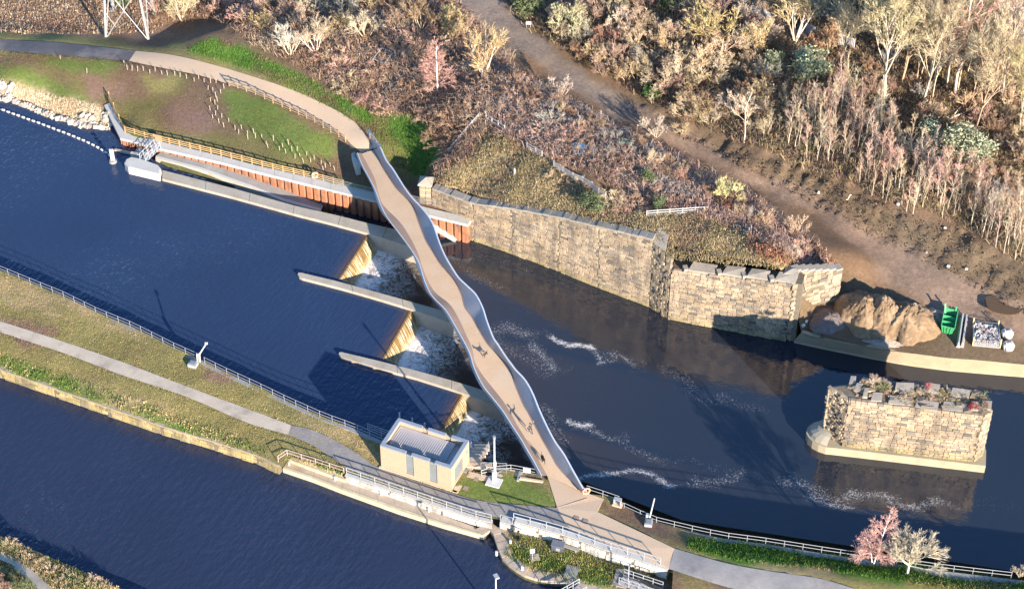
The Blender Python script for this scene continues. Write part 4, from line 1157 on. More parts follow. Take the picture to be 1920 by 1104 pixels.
# plinth with rounded upstream nose
nose_c = pd * -2.4 + pn * 1.9
ring_b = [pd * (Lp + .35) + pn * -.35, pd * (Lp + .4) + pn * 2.2, pd * Lp + pn * (W + .3), pd * -1 + pn * (W + .3)]
ring_b += [pd * (-1.0 - 3.5 * math.sin(a)) + pn * (1.95 + 2.5 * math.cos(a)) for a in np.linspace(R(15), R(165), 10)]
ring_b += [pd * -.4 + pn * -.42]
m = MB().prism([(p.x, p.y) for p in ring_b], -1.2, 1.25)
m.build('plinth', mat('tan_plinth', (.42, .35, .235), (.33, .275, .18), .6, .9, .3, .03, 6.), t)
nq = [p * .93 + (pd * -.4 + pn * 1.95) * .07 for p in ring_b[4:-1]]; nt_ = pd * -.7 + pn * 1.95
MB().ribbon([[Vector((nt_.x + (p.x - nt_.x) * f, nt_.y + (p.y - nt_.y) * f, zz)) for p in nq] for f, zz in ((1., 1.2), (.93, 1.7), (.7, 2.15), (.38, 2.4), (.02, 2.5))]).build('nose_cap', mat('tan_cap', (.40, .36, .27), (.33, .29, .21), .6, .9, .3, .03, 6.), t)
# broken crown: raked girder seats and loose blocks
rz = math.atan2(pd.y, pd.x)
for k, (s, w, y, hh) in enumerate(((.14, 1.6, 1.0, .5), (.26, 3.1, .85, .42), (.45, 3.0, .85, .38), (.635, 3.0, .85, .36), (.30, 2.6, 3.3, .62), (.5, 2.2, 3.4, .7), (.69, 2.6, 3.4, .55), (.83, 1.2, 1.4, .5), (.90, 1.6, 1.9, .35), (.02, 1.2, 2.4, .5), (-.02, 1.1, 3.4, .35), (.08, .9, 1.5, .7))):
    c = pd * (Lp * s + w / 2) + pn * (y + .15 * math.sin(k * 2.7)); rq = rz + .09 * math.sin(k * 1.9 + .5)
    m = MB().prism([(c.x + x * math.cos(rq) - yy * math.sin(rq), c.y + x * math.sin(rq) + yy * math.cos(rq)) for x, yy in ((-w / 2 + .2, -.7), (w / 2 - .1, -.7), (w / 2, .6), (-w / 2 + .45, .6))], 9.2, [9.2 + hh * .6, 9.2 + hh * .65, 9.2 + hh, 9.2 + hh * .9])
    m.build('girder_seat', m_copst, t)

rg = random.Random(77)
for k in range(34):
    s, y = rg.uniform(.02, .95), rg.choice((.5, .8, 1.4, 2.2, 3.0, 3.7)) + rg.uniform(-.2, .2)
    p = pd * (Lp * s) + pn * y + Vector((0, 0, 9.3 + .1 * rg.random()))
    o = link('loose_block', BLOCKS[k % 5], t, p, rz + rg.uniform(-.5, .5), (rg.uniform(.5, 1.3), rg.uniform(.4, .8), rg.uniform(.25, .6)), tuple(.55 * np.array(rg.choice(PAL))))
    o.rotation_euler = (rg.uniform(-.2, .2), rg.uniform(-.2, .2), rz + rg.uniform(-.5, .5))
# ---- low concrete river wall of the works yard
yw_t = [(1502, 622), (1538, 632), (1626, 649), (1700, 660), (1779, 670), (1920, 683), (2350, 697)]
yw_b = [(1489, 645), (1538, 656), (1626, 674), (1700, 688), (1779, 698), (1920, 710), (2350, 728)]
T = along([P(*p, .25) for p in yw_t], 2.2); Bm = resample([P(*p, WATER_LO) for p in yw_b], len(T))
o0 = Vector(T[0])
t = empty('river_wall', o0, 0, 'low smooth concrete river wall below the works yard', 'concrete wall')
o3 = np.array(o0)
MB().ribbon([Bm - o3 - np.array([0, 0, .8]), Bm - o3 + np.array([0, .35, .25]), T - o3 + np.array([0, -.05, -.12]), T - o3 + np.array([0, -.02, 0]), T - o3 + np.array([.1, .45, 0.]), T - o3 + np.array([.1, .5, -1.5])]).build('wall_face', mat('tan_concrete', (.42, .33, .21), (.34, .26, .165), .4, .9, .25, .03, 6., stain=(.33, .26, .17), stscale=.5), t, fix=False)

# ---- canal side wall of yellow stone blocks
ct = PL(canal_top, 1.6); cb = PL([(-300, 604), (0, 708), (100, 743), (200, 777), (337, 822), (400, 842), (480, 868), (522, 882)], 0.)
C0 = ct[0].copy()
t = empty('canal_wall', C0, 0, 'low yellow lichened stone wall along the canal edge of the island', 'stone wall')
fo = [Vector((p.x, p.y, 0)) for p in ct]
bk2 = offset_line(fo, .8)
m = MB()
for i in range(len(fo) - 1):
    m.prism([(p[0] - C0.x, p[1] - C0.y) for p in (fo[i], fo[i + 1], bk2[i + 1], bk2[i])], -2.6, -.05)
m.build('core', m_mortar, t)
PAL_S = PAL; PAL = [(.60, .46, .19), (.55, .42, .17), (.50, .38, .16), (.58, .45, .24), (.42, .33, .14), (.36, .30, .13), (.62, .50, .24), (.46, .36, .20), (.30, .24, .12)]
stonework(t, C0, fo, -.3, [1.42] * len(fo), .5, 1.3, 55, moss=.25)
PAL = PAL_S
fz = along(ct, 1.6); bz = resample([Vector((b[0], b[1], 1.6)) for b in bk2], len(fz))
for i in range(len(fz) - 1):
    g = (fz[i + 1] - fz[i]) * .012
    q = [fz[i] + g, fz[i + 1] - g, bz[i + 1] - g, bz[i] + g]
    off = np.array([.03, -.07, 0]); q[0] = q[0] + off; q[1] = q[1] + off
    MB().prism([(p[0] - C0.x, p[1] - C0.y) for p in q], -.17, .02 * math.sin(i * 1.7)).build('coping_stone', mat('yellow_coping', (.42, .34, .20), (.28, .24, .17), .7, .95, .4, .04, 5.), t)

# ================================================================== FOOTBRIDGE
L0 = [(667.6, 290), (676, 309), (684, 323.5), (693, 340), (700, 355), (705, 371), (711.4, 390.5), (722, 407), (740, 428), (757.6, 452), (771.8, 473), (781, 495), (789, 516), (796, 537), (805, 553), (830, 580), (848, 610), (865, 640), (877.5, 664.5), (885, 690), (900, 722), (917.5, 744.5), (937.5, 770), (958.7, 803), (970, 820), (985, 846), (997.5, 867.5), (1011, 892.5)]
L1 = [(670.5, 287), (678.5, 307), (687, 323.3), (696, 340), (703.5, 355), (708.5, 368), (713.5, 382), (721.5, 399.4), (734, 418), (748, 436), (765, 458.5), (779, 479.5), (787, 495), (794.5, 520), (801, 537), (812, 556), (836, 581), (853.5, 610), (870.5, 640), (882, 664), (890, 690), (906, 722), (923.5, 744.5), (943.5, 770), (964.5, 803), (976, 820), (991, 846), (1003.5, 867.5), (1016.5, 892)]
L2 = [(677.5, 287), (686, 302.5), (695, 319), (702.5, 335), (707.7, 354), (711, 367), (717.6, 382.5), (729.5, 396.5), (741, 407), (753.5, 421), (763.5, 436), (777, 460), (785, 478), (791, 497), (800, 520), (808.5, 537), (820, 551.5), (843, 570), (860, 597), (873, 625), (885, 652), (890.5, 677), (903, 700), (922.5, 725), (940.5, 747.5), (955, 769.5), (972, 800), (987, 824), (1001, 846), (1026, 891)]
R1 = [(700.4, 280), (710, 298), (719, 316), (732, 336), (744, 354), (761, 371), (773, 385), (780, 399.4), (785, 414), (792, 433), (800, 452.7), (810, 469), (826, 495), (839, 510), (853, 527), (866, 552), (873, 577), (885.5, 594.5), (899, 619), (915, 645), (934, 666), (950, 682.5), (958.5, 697), (966, 719), (974, 739), (983, 760), (992.5, 776), (1005, 800), (1019, 826), (1035, 853.7), (1051, 880), (1092.5, 923.7)]
R2 = [(712, 277.5), (722, 300), (734, 316), (746, 335), (758, 354), (771, 371), (784.5, 385), (797, 399.4), (806.5, 413.6), (813, 428), (817.5, 442), (824, 460), (831.5, 477.6), (843, 498), (857.5, 520), (874, 536), (890, 552), (903, 577), (911, 602), (922.5, 632), (931, 645), (947.5, 670), (964, 692), (980, 709), (991, 726), (1000, 745), (1007, 763), (1020, 792), (1037, 825), (1055, 851), (1072.5, 882.5), (1092, 917)]
NB_ = 150
s_ = np.linspace(0, 1, NB_)
zdeck = 3.35 + .55 * np.sin(np.pi * s_) - .95 * s_ ** 1.5
def brow(line, dz):
    q = smooth(line, NB_)
    return np.array([tuple(P(q[i][0], q[i][1], zdeck[i] + dz)) for i in range(NB_)])
PH = 1.25
l0, l1, l2, r1, r2 = brow(L0, .55), brow(L1, PH), brow(L2, 0), brow(R1, 0), brow(R2, PH)
BO = Vector(tuple((l2[0] + r1[0]) / 2))
t = empty('footbridge', BO, 0, 'sinuous footbridge with buff deck and leaning steel parapets across the weirs', 'footbridge')
o3 = np.array(BO)
m_deck = mat('bridge_deck', (.64, .46, .295), (.57, .405, .255), .35, .9, .12, .01, 10., stain=(.58, .45, .32), stscale=.18)
m_paro = mat('parapet_white_shade_blue', (.60, .63, .68), (.56, .59, .64), .6, .35, .03, .004, 6.)  # white paint with the blue of the shaded outer side mixed into its colour
m_pari = mat('parapet_brown', (.34, .24, .18), (.28, .195, .145), .5, .6, .06, .006, 6.)
m_parg = mat('parapet_grey', (.33, .33, .345), (.29, .29, .305), .4, .5, .05, .005, 6.)
mid = (l2 + r1) / 2 + np.array([0, 0, .04]); DECK_MID = mid.copy()
MB().ribbon([l2 - o3, (l2 * .5 + mid * .5) - o3, mid - o3, (r1 * .5 + mid * .5) - o3, r1 - o3]).build('deck', m_deck, t, smooth=True)
MB().ribbon([l2 - o3 + np.array([0, 0, .004]), l2 - o3 + np.array([.0, 0, .012]) + (r1 - l2) * .035]).build('drain_channel', mat('pale_drain', (.60, .50, .40), (.52, .43, .34)), t)
nl = np.array([-.93, -.37, 0]) ; nr_ = -nl
capw = .10
MB().ribbon([l2 - o3, l1 - o3]).build('parapet_lining', m_pari, t, smooth=True)
MB().ribbon([l1 - o3, l1 - o3 + np.array([0, 0, .05]), l1 - o3 + nl * capw + np.array([0, 0, .05]), l1 - o3 + nl * capw]).build('parapet_cap', m_paro, t, smooth=True)
lb = l2 + nl * .25 + np.array([0, 0, -.55])
MB().ribbon([l1 - o3 + nl * capw, l0 - o3 + nl * .03, l2 - o3 + nl * .5 + np.array([0, 0, -.25]), lb - o3]).build('parapet_fascia', m_paro, t, smooth=True)
MB().ribbon([r1 - o3, r2 - o3]).build('parapet_lining', m_parg, t, smooth=True)
MB().ribbon([r2 - o3, r2 - o3 + np.array([0, 0, .05]), r2 - o3 + nr_ * .22 + np.array([0, 0, .05]), r2 - o3 + nr_ * .22]).build('parapet_cap', m_paro, t, smooth=True)
rb = r1 + nr_ * .25 + np.array([0, 0, -.55])
MB().ribbon([r2 - o3 + nr_ * .22, r2 * .35 + r1 * .65 - o3 + nr_ * .55, rb - o3]).build('parapet_fascia', m_paro, t, smooth=True)
MB().ribbon([lb - o3, (lb + rb) / 2 - o3 - np.array([0, 0, .5]), rb - o3]).build('soffit', m_parg, t, smooth=True)
# kerb line of small studs along the right edge on the wide bays
MB().ribbon([r1 - o3 + np.array([0, 0, .05]), r1 - o3 + nl * .10 + np.array([0, 0, .05])]).build('edge_strip', m_pari, t)
# bearing shelf, joint and end block at the north end
jl, jr = P(676, 288, 3.35), P(712, 277, 3.35)
MB().beam(Vector((jl.x, jl.y, 3.36)), Vector((jr.x, jr.y, 3.36)), .28, .06).build('expansion_joint', m_dark, None).parent = t
for o in t.children:
    if o.name.startswith('expansion_joint'): o.location = -BO
ab = [P(662, 290, 2.6), P(672, 306, 2.6), P(676, 312, 2.6), P(667, 314, 2.6), P(659, 292, 2.6)]
tt = empty('bridge_bearing', ab[0], 0, 'pale concrete bearing block beside the north end of the footbridge', 'bearing block')
MB().prism([(p.x - ab[0].x, p.y - ab[0].y) for p in ab], -2.2, .35).build('block', m_cope, tt)
MB().box((.25, -.5, .5), (.25, .5, .3)).build('bearing_plate', m_parg, tt)
# sloped wing of the right parapet north of the joint
wn_ = [P(678, 240, 3.4), P(700, 279, 3.4), P(711, 276, 4.5), P(690, 244, 3.7)]
tt = empty('parapet_wing', wn_[0], 0, 'grey sloping parapet wing above the north joint of the bridge', 'parapet')
q = [p - wn_[0] for p in wn_]
MB().add([q[0], q[1], q[2], q[3], q[0] + Vector((.5, .4, -.3)), q[1] + Vector((1., .5, -.3)), q[2] + Vector((.35, .2, 0)), q[3] + Vector((.2, .2, 0))], [(0, 1, 2, 3), (3, 2, 6, 7), (4, 7, 6, 5), (0, 3, 7, 4), (1, 5, 6, 2)]).build('wing_panel', m_parg, tt)
# ================================================================== PUMP HOUSE
m_galv = mat('galvanised_steel', (.46, .48, .50), (.38, .40, .42), .8, .45, .05, .004, 8., metal=.3)
m_wrail = mat('white_rail', (.40, .41, .42), (.34, .35, .36), .8, .45, .03, .003, 8.)
m_buff = mat('buff_brick_face', (.49, .35, .23), (.45, .315, .205), .7, .85, .2, .012, 9.)
m_slate = mat('grey_louvre', (.24, .255, .25), (.20, .215, .21), .6, .55, .1, .01, 10.)
m_alu = mat('grey_metal_trim', (.44, .46, .48), (.40, .42, .44), .6, .4, .03, .003, 8., metal=.4)
m_roof = mat('roof_sheet', (.50, .47, .45), (.45, .42, .40), .5, .6, .08, .006, 8.)
m_paver = mat('buff_paver', (.62, .47, .33), (.54, .41, .285), .8, .9, .2, .012, 8.)
gz = 2.05
B0, B1 = P(715, 876, gz), P(847.5, 919.5, gz)
bx = (B1 - B0); LB = bx.length; bx.normalize(); by = Vector((-bx.y, bx.x, 0))
DB, HB = 5.0, 3.9
rzB = math.atan2(bx.y, bx.x)
bh = empty('pump_house', B0, rzB, 'small buff flat-roofed pump house with metal parapet beside the weir', 'building')
def bpart(name, c, s, m, parent=None, rz=0.):
    return MB().box(c, s, rz).build(name, m, parent or bh)
bodyb = MB()
bodyb.box((LB / 2, DB / 2, (HB - 1.0) / 2), (LB - .24, DB - .24, HB - 1.0))
bodyb.build('roof_deck', m_roof, bh)
# masonry skin laid as courses of big blocks, front, ends and back
def skin(a, b, nrm_off, z0, z1, holes, rows, cols, seedk):
    a, b = Vector(a), Vector(b)
    d = (b - a); L = d.length; d.normalize(); n = Vector((d.y, -d.x, 0))
    rg = random.Random(seedk)
    hh = (z1 - z0) / rows
    for r_ in range(rows):
        x = 0.
        w = L / cols
        while x < L - .01:
            x1 = min(L, x + (w if (x > 0 or r_ % 2 == 0) else w * .5))
            lo, hi = x, x1
            seg = [(lo, hi)]
            for (h0, h1, hz0, hz1) in holes:
                if z0 + (r_ + .5) * hh > hz0 and z0 + (r_ + .5) * hh < hz1:
                    ns = []
                    for (p, q) in seg:
                        if h1 <= p or h0 >= q: ns.append((p, q)); continue
                        if h0 > p + .02: ns.append((p, h0))
                        if h1 < q - .02: ns.append((h1, q))
                    seg = ns
            for (p, q) in seg:
                c = a + d * ((p + q) / 2) + n * -.12
                o = MB().box((0, 0, 0), (q - p - .012, .24, hh - .012)).build('block', m_buff, bh)
                o.location = (c.x, c.y, z0 + (r_ + .5) * hh); o.rotation_euler = (0, 0, math.atan2(d.y, d.x))
            x = x1
fr_h = [(LB * .355, LB * .355 + 1.05, 0.25, 9), (LB * .685, LB * .685 + 1.05, .25, 9)]
skin((0, 0, 0), (LB, 0, 0), 0, 0, HB - .22, fr_h, 9, 11, 1)
skin((LB, 0, 0), (LB, DB, 0), 0, 0, HB - .22, [(.9, 3.3, .5, 2.7)], 9, 5, 2)
skin((LB, DB, 0), (0, DB, 0), 0, 0, HB - .22, [], 9, 11, 3)
skin((0, DB, 0), (0, 0, 0), 0, 0, HB - .22, [], 9, 5, 4)
for h in fr_h:
    c = (h[0] + h[1]) / 2
    f = bpart('louvre_panel', (c, .16, HB / 2 - .05), (1.05, .12, HB - .36), m_slate)
    for k in range(9): bpart('slat', (c, .085, .5 + k * .34), (1.0, .05, .06), m_slate, f)
f = bpart('louvre_panel', (LB - .16, 2.1, 1.6), (.12, 2.4, 2.2), m_slate)
for k in range(6): bpart('slat', (LB - .085, 2.1, .75 + k * .34), (.05, 2.3, .06), m_slate, f)
bpart('vent_box', (LB + .06, 4.2, 2.6), (.12, .5, .35), m_alu)
# parapet trim in lengths with gaps over the gutters
for y, nm in ((.22, 0), (DB - .22, 1)):
    for x0, x1 in ((0, LB * .355), (LB * .355 + .75, LB * .685), (LB * .685 + .75, LB)):
        bpart('parapet_trim', ((x0 + x1) / 2, y, HB - .11), (x1 - x0 - .02, .46, .24), m_alu)
        bpart('parapet_upstand', ((x0 + x1) / 2, y + (.06 if nm == 0 else -.06), HB - .62), (x1 - x0 - .04, .22, .8), m_buff)
    for h in fr_h:
        m = MB(); m.add([(h[0] + .1, y - .2, HB - .2), (h[0] + .45, y - .2, HB - .5), (h[0] + .1, y + .25, HB - .5), (h[0] + .7, y + .2, HB - .5)], [(0, 1, 2), (1, 3, 2)])
        m.build('gutter_spout', m_alu, bh)
for x in (.22, LB - .22):
    bpart('parapet_trim', (x, DB / 2, HB - .11), (.46, DB - .94, .24), m_alu)
    bpart('parapet_upstand', (x + (.06 if x < 1 else -.06), DB / 2, HB - .62), (.22, DB - .9, .8), m_buff)
rs = MB()
x0, x1, y0, y1 = .55, LB - 1.5, .55, DB - .5
n = 26
for k in range(n):
    xa, xb = x0 + (x1 - x0) * k / n, x0 + (x1 - x0) * (k + 1) / n
    o = MB().add([(xa + .02, y0 + .75, HB - .82), (xb - .02, y0 + .75, HB - .82), (xb - .02, y1, HB - .70), (xa + .02, y1, HB - .70), (xa + .02, y0 + .75, HB - 1.02), (xb - .02, y0 + .75, HB - 1.02), (xb - .02, y1, HB - 1.02), (xa + .02, y1, HB - 1.02)], [(0, 1, 2, 3), (0, 4, 5, 1), (1, 5, 6, 2), (2, 6, 7, 3), (3, 7, 4, 0)]).build('roof_panel', m_roof, bh)
    MB().box((xa, (y0 + .75 + y1) / 2, HB - .73), (.05, y1 - y0 - .8, .10)).build('roof_seam', m_roof, o)
bpart('plinth_paving', (LB / 2 + .2, -.02, .03), (LB + .9, .3, .16), m_paver)
bpart('plinth_paving', (LB + .45, DB / 2, .03), (.75, DB + .3, .16), m_paver)

# ================================================================== RAILINGS AND FENCES
def post_mesh(h, r, mt, kind='tube', n=6, name='post'):
    m = MB()
    if kind == 'tube': m.tube([(0, 0, 0), (0, 0, h)], r, n)
    else: m.box((0, 0, h / 2), (r * 2, r * 2, h))
    return m.mesh(name, mt)
def railing(name, pts, h, step, nr, mt, label, cat='railing', r=.035, rr=.03, group=None, postk='tube', lift=0., mesh_panel=None):
    """posts and rails along ground points (world); every post and rail is a part"""
    pts = along(pts, step)
    o0 = Vector(pts[0])
    t = empty(name, o0, 0, label, cat, group)
    pm = post_mesh(h, r, mt, postk)
    for p in pts: link('post', pm, t, Vector(p) - o0)
    for k in range(nr):
        z = h * (1 - k / nr) - (.02 if k == 0 else 0)
        MB().tube([Vector(p) - o0 + Vector((0, 0, z)) for p in pts], rr, 6).build('rail', mt, t)
    if mesh_panel:
        for a, b in zip(pts[:-1], pts[1:]):
            a, b = Vector(a) - o0, Vector(b) - o0
            m = MB()
            for k in range(1, 9):
                q = a + (b - a) * k / 9
                m.tube([q + Vector((0, 0, .12)), q + Vector((0, 0, h - .08))], .012, 3, cap=False)
            for k in range(3):
                m.tube([a + Vector((0, 0, .2 + k * .35)), b + Vector((0, 0, .2 + k * .35))], .012, 3, cap=False)
            m.build('mesh_panel', mesh_panel, t)
    return t
def board_fence(name, pts, h, nr, mt, label, bw=.12, bt=.04, pw=.13, cat='fence', fixed=None, group=None, poststep=1.9):
    pts = [Vector(p) for p in (pts if fixed else along(pts, poststep))]
    o0 = pts[0].copy()
    t = empty(name, o0, 0, label, cat, group)
    pm = post_mesh(h, pw / 2, mt, 'box')
    for i, p in enumerate(pts):
        d = (pts[min(i + 1, len(pts) - 1)] - pts[max(i - 1, 0)])
        link('post', pm, t, p - o0, math.atan2(d.y, d.x))
    for a, b in zip(pts[:-1], pts[1:]):
        for k in range(nr):
            z = h * (.93 - .78 * k / max(1, nr - .35))
            d = (b - a); nrm = Vector((d.y, -d.x, 0)).normalized() * (pw / 2 + bt / 2)
            MB().beam(a - o0 + nrm + Vector((0, 0, z)), b - o0 + nrm + Vector((0, 0, z)), bt, bw).build('rail', mt, t)
    return t
m_timber = mat('new_timber', (.54, .34, .155), (.46, .28, .12), .9, .8, .2, .01, 9.)
m_timber2 = mat('pale_timber', (.44, .30, .18), (.37, .25, .145), .9, .85, .2, .01, 9.)
m_oldwood = mat('grey_timber', (.44, .41, .38), (.35, .32, .30), .9, .9, .3, .02, 8.)
m_pipe = mat('pinkish_pipe', (.50, .38, .32), (.44, .33, .28), .8, .6, .1, .005, 8.)
# timber fence behind the coping
fx = [(235, 248.5), (253, 253), (272, 259), (289, 263)]
board_fence('timber_fence', [P(*p, 1.28) for p in fx], 1.15, 3, m_timber, 'short new timber fence left of the pale gate by the fish pass', fixed=1)
fx2 = [(303, 266.5), (318, 270), (337, 274.5), (357, 279), (376, 283.5), (396, 288), (415, 292.5), (434, 297.5), (454, 302.5), (473, 307.5), (492, 312.5), (512, 317.5), (531, 322), (551, 326.5), (570, 331), (588, 335), (606, 339), (625, 344), (644, 349.5)]
tf = board_fence('timber_fence', [P(*p, 1.28) for p in fx2], 1.15, 3, m_timber, 'long new timber post and rail fence behind the white coping', fixed=1)
board_fence('timber_fence', [P(*p, 1.28) for p in ((205, 183.5), (214, 204), (224, 226), (234, 247))], 1.15, 3, m_timber, 'short timber fence running back along the end of the coping by the rocks', fixed=1)
g0, g1 = P(289, 263.5, 1.28), P(303, 266.5, 1.28)
t = empty('timber_gate', g0, 0, 'pale boarded timber gate in the fence by the fish pass', 'gate')
d = g1 - g0
for k in range(7): MB().box((d.x * (k + .5) / 7, d.y * (k + .5) / 7, .62), (d.length / 7 - .03, .05, 1.1), math.atan2(d.y, d.x)).build('board', m_timber2, t)
for z in (.3, 1.0): MB().beam(Vector((0, .06, z)), d + Vector((0, .06, z)), .05, .1).build('brace', m_timber2, t)
railing('mesh_barrier', [P(*p, 1.28) for p in ((606, 341), (645, 351), (673, 358), (703, 366))], 1.1, 1.5, 2, m_galv, 'grey mesh crowd barriers along the timber fence, left of the bridge', 'barrier', .02, .018, mesh_panel=m_galv)
railing('mesh_barrier', [P(*p, 1.28) for p in ((770, 377), (793, 383), (817, 390))], 1.1, 1.5, 2, m_galv, 'grey mesh crowd barriers by the stone pillar, right of the bridge', 'barrier', .02, .018, mesh_panel=m_galv)
pf_ = [(430, 162), (446, 166), (462, 172), (479, 177.5), (496, 186), (512, 194), (529, 201), (544, 208.5), (560, 215.5), (575, 222.5), (590, 230), (606, 240), (620, 248.5), (635, 257), (648, 266)]
board_fence('timber_fence', [north.at(*p) for p in pf_], 1.15, 3, m_timber2, 'brown timber fence along the lower edge of the buff path', fixed=1)
railing('hand_rail', [north.at(*p) for p in ((694, 262), (701, 268), (707, 277))], 1.2, .9, 2, m_timber2, 'short timber handrail by the north end of the bridge', 'railing', .05, .04)
# island railings
ipt = lambda L, z=None: [isl.at(p[0], p[1]) if z is None else P(p[0], p[1], z) for p in L]
nl_ = [(x, y + 1) for x, y in isl_north[:-1]]
railing('white_railing', ipt([(-300, 386)] + nl_[1:8], 2.35), 1.1, 1.85, 2, m_wrail, 'long white railing on the island edge up to the tilted mast', r=.026, rr=.028)
railing('white_railing', ipt([(384, 681), (425, 701), (480, 726), (542.5, 756), (610, 786), (660, 803.5), (717, 828)], 2.35), 1.1, 1.85, 2, m_wrail, 'white railing on the island edge from the tilted mast to the pump house', r=.026, rr=.028)
railing('white_railing', ipt([(690, 806), (735, 822), (760, 832), (815, 853), (868, 873)], 2.2), 1.15, 1.9, 3, m_wrail, 'pale railing along the river wall behind the pump house', r=.036, rr=.036)
railing('white_railing', ipt([(903, 893), (947, 881), (967, 884), (1014, 893)], 2.25), 1.1, 1.8, 2, m_wrail, 'white railing on the river edge left of the bridge foot', r=.036, rr=.036)
railing('white_railing', ipt([(1100, 922), (1131, 932), (1160, 942)], 2.3), 1.15, 2.4, 2, m_wrail, 'short white railing right of the bridge foot beside the lifebuoy', r=.036, rr=.036)
railing('white_railing', ipt([(1170, 954), (1225, 979), (1285, 994), (1355, 1009), (1435, 1019.5), (1540, 1036), (1640, 1051), (1765, 1069), (1895, 1084)], 1.8), 1.1, 2.15, 2, m_wrail, 'long white railing on the river wall of the right bank', r=.036, rr=.036)
MB_c = MB()
cw_ = [(1100, 927), (1132, 937), (1160, 942), (1170, 955), (1225, 980), (1285, 995), (1355, 1010), (1435, 1020), (1540, 1037), (1640, 1052), (1765, 1070), (1890, 1085), (2300, 1138)]
fr_ = PL(cw_, 1.85); bkk = offset_line(fr_, -1.05)
o0 = fr_[0].copy()
t = empty('river_wall', o0, 0, 'concrete river wall under the long white railing of the right bank', 'concrete wall')
for i in range(len(fr_) - 1):
    n_ = max(1, int((fr_[i + 1] - fr_[i]).length / 3.2))
    for k in range(n_):
        a0, a1 = fr_[i].lerp(fr_[i + 1], k / n_), fr_[i].lerp(fr_[i + 1], (k + 1) / n_)
        b0 = Vector((*bkk[i], 0)).lerp(Vector((*bkk[i + 1], 0)), k / n_); b1 = Vector((*bkk[i], 0)).lerp(Vector((*bkk[i + 1], 0)), (k + 1) / n_)
        g = (a1 - a0).normalized() * .015
        q = [a0 + g, a1 - g, b1 - g, b0 + g]
        MB().prism([(p.x - o0.x, p.y - o0.y) for p in q], -.35, .05).build('coping_slab', m_paver if i < 5 else m_concg, t)
MB().ribbon([[p - o0 + Vector((0, .1, -.2)) for p in fr_], [p - o0 + Vector((0, .1, -5)) for p in fr_]]).build('wall_body', m_concg, t)
fr_ = PL(isl_north, 2.3); bkk = offset_line(fr_, -.55); o0 = fr_[0].copy()
t = empty('river_wall', o0, 0, 'pale concrete river wall along the upstream edge of the island', 'concrete wall')
MB().ribbon([[p - o0 + Vector((0, .05, -4)) for p in fr_], [p - o0 + Vector((0, .05, .02)) for p in fr_], [Vector((b[0], b[1], 2.3)) - o0 + Vector((0, 0, .06)) for b in bkk], [Vector((b[0], b[1], 2.3)) - o0 + Vector((0, 0, -.5)) for b in bkk]]).build('wall_body', m_concg, t)
fr_ = PL(isl_river2, 2.2); bkk = offset_line(fr_, -.9); o0 = fr_[0].copy()
t = empty('river_wall', o0, 0, 'pale stone river wall between the pump house and the bridge foot', 'concrete wall')
MB().ribbon([[p - o0 + Vector((0, .05, -5)) for p in fr_], [p - o0 + Vector((0, .05, .04)) for p in fr_], [Vector((b[0], b[1], 2.2)) - o0 + Vector((0, 0, .05)) for b in bkk], [Vector((b[0], b[1], 2.2)) - o0 + Vector((0, 0, -.5)) for b in bkk]]).build('wall_body', m_paver, t)
# landing and stairs down to the weir beside the pump house
s0 = P(884, 872, 2.2)
t = empty('weir_stair', s0, 0, 'small buff stepped landing with zigzag handrails beside the pump house', 'stair')
for k in range(5): MB().box((.1 + k * .28, 1.0 + k * .75, -.25 - k * .22), (2.3 - k * .1, .72, .5)).build('step', m_paver, t)
MB().box((.9, .1, -.3), (3.2, .8, .7)).build('landing', m_paver, t)
for dx in (-.9, 1.2):
    for k in range(4):
        MB().tube([(dx + k * .28, .5 + k * 1.0, -.1 - k * .25), (dx + k * .28, .5 + k * 1.0, 1.25 - k * .25)], .03, 5).build('post', m_wrail, t)
    for z in (1.2, .7): MB().tube([(dx, .5, z - .1), (dx + .84, 3.5, z - .85)], .03, 5).build('rail', m_wrail, t)
railing('mesh_barrier', [P(902, 886, 2.25), P(926, 886.5, 2.25), P(950, 887.5, 2.25)], 1.8, 1.65, 2, m_galv, 'tall grey mesh barrier panels behind the white camera mast', 'barrier', .025, .022, mesh_panel=m_galv)
for i, (px, py, top) in enumerate(((750.5, 803, 780), (774, 813, 790), (797, 822, 799))):
    b_ = P(px, py, 2.3)
    m = MB().tube([(0, 0, 0), (0, 0, 2.2)], .05, 6)
    o = m.build('marker_post', m_wrail, loc=b_)
    tag(o, ['leftmost and tallest', 'middle', 'rightmost'][i] + ' of the slim white posts behind the pump house parapet', 'post', 'marker posts behind the pump house')
    MB().tube([(0, 0, 2.0), (0, 0, 2.75)], .10, 6).build('post_cap', m_white, o)
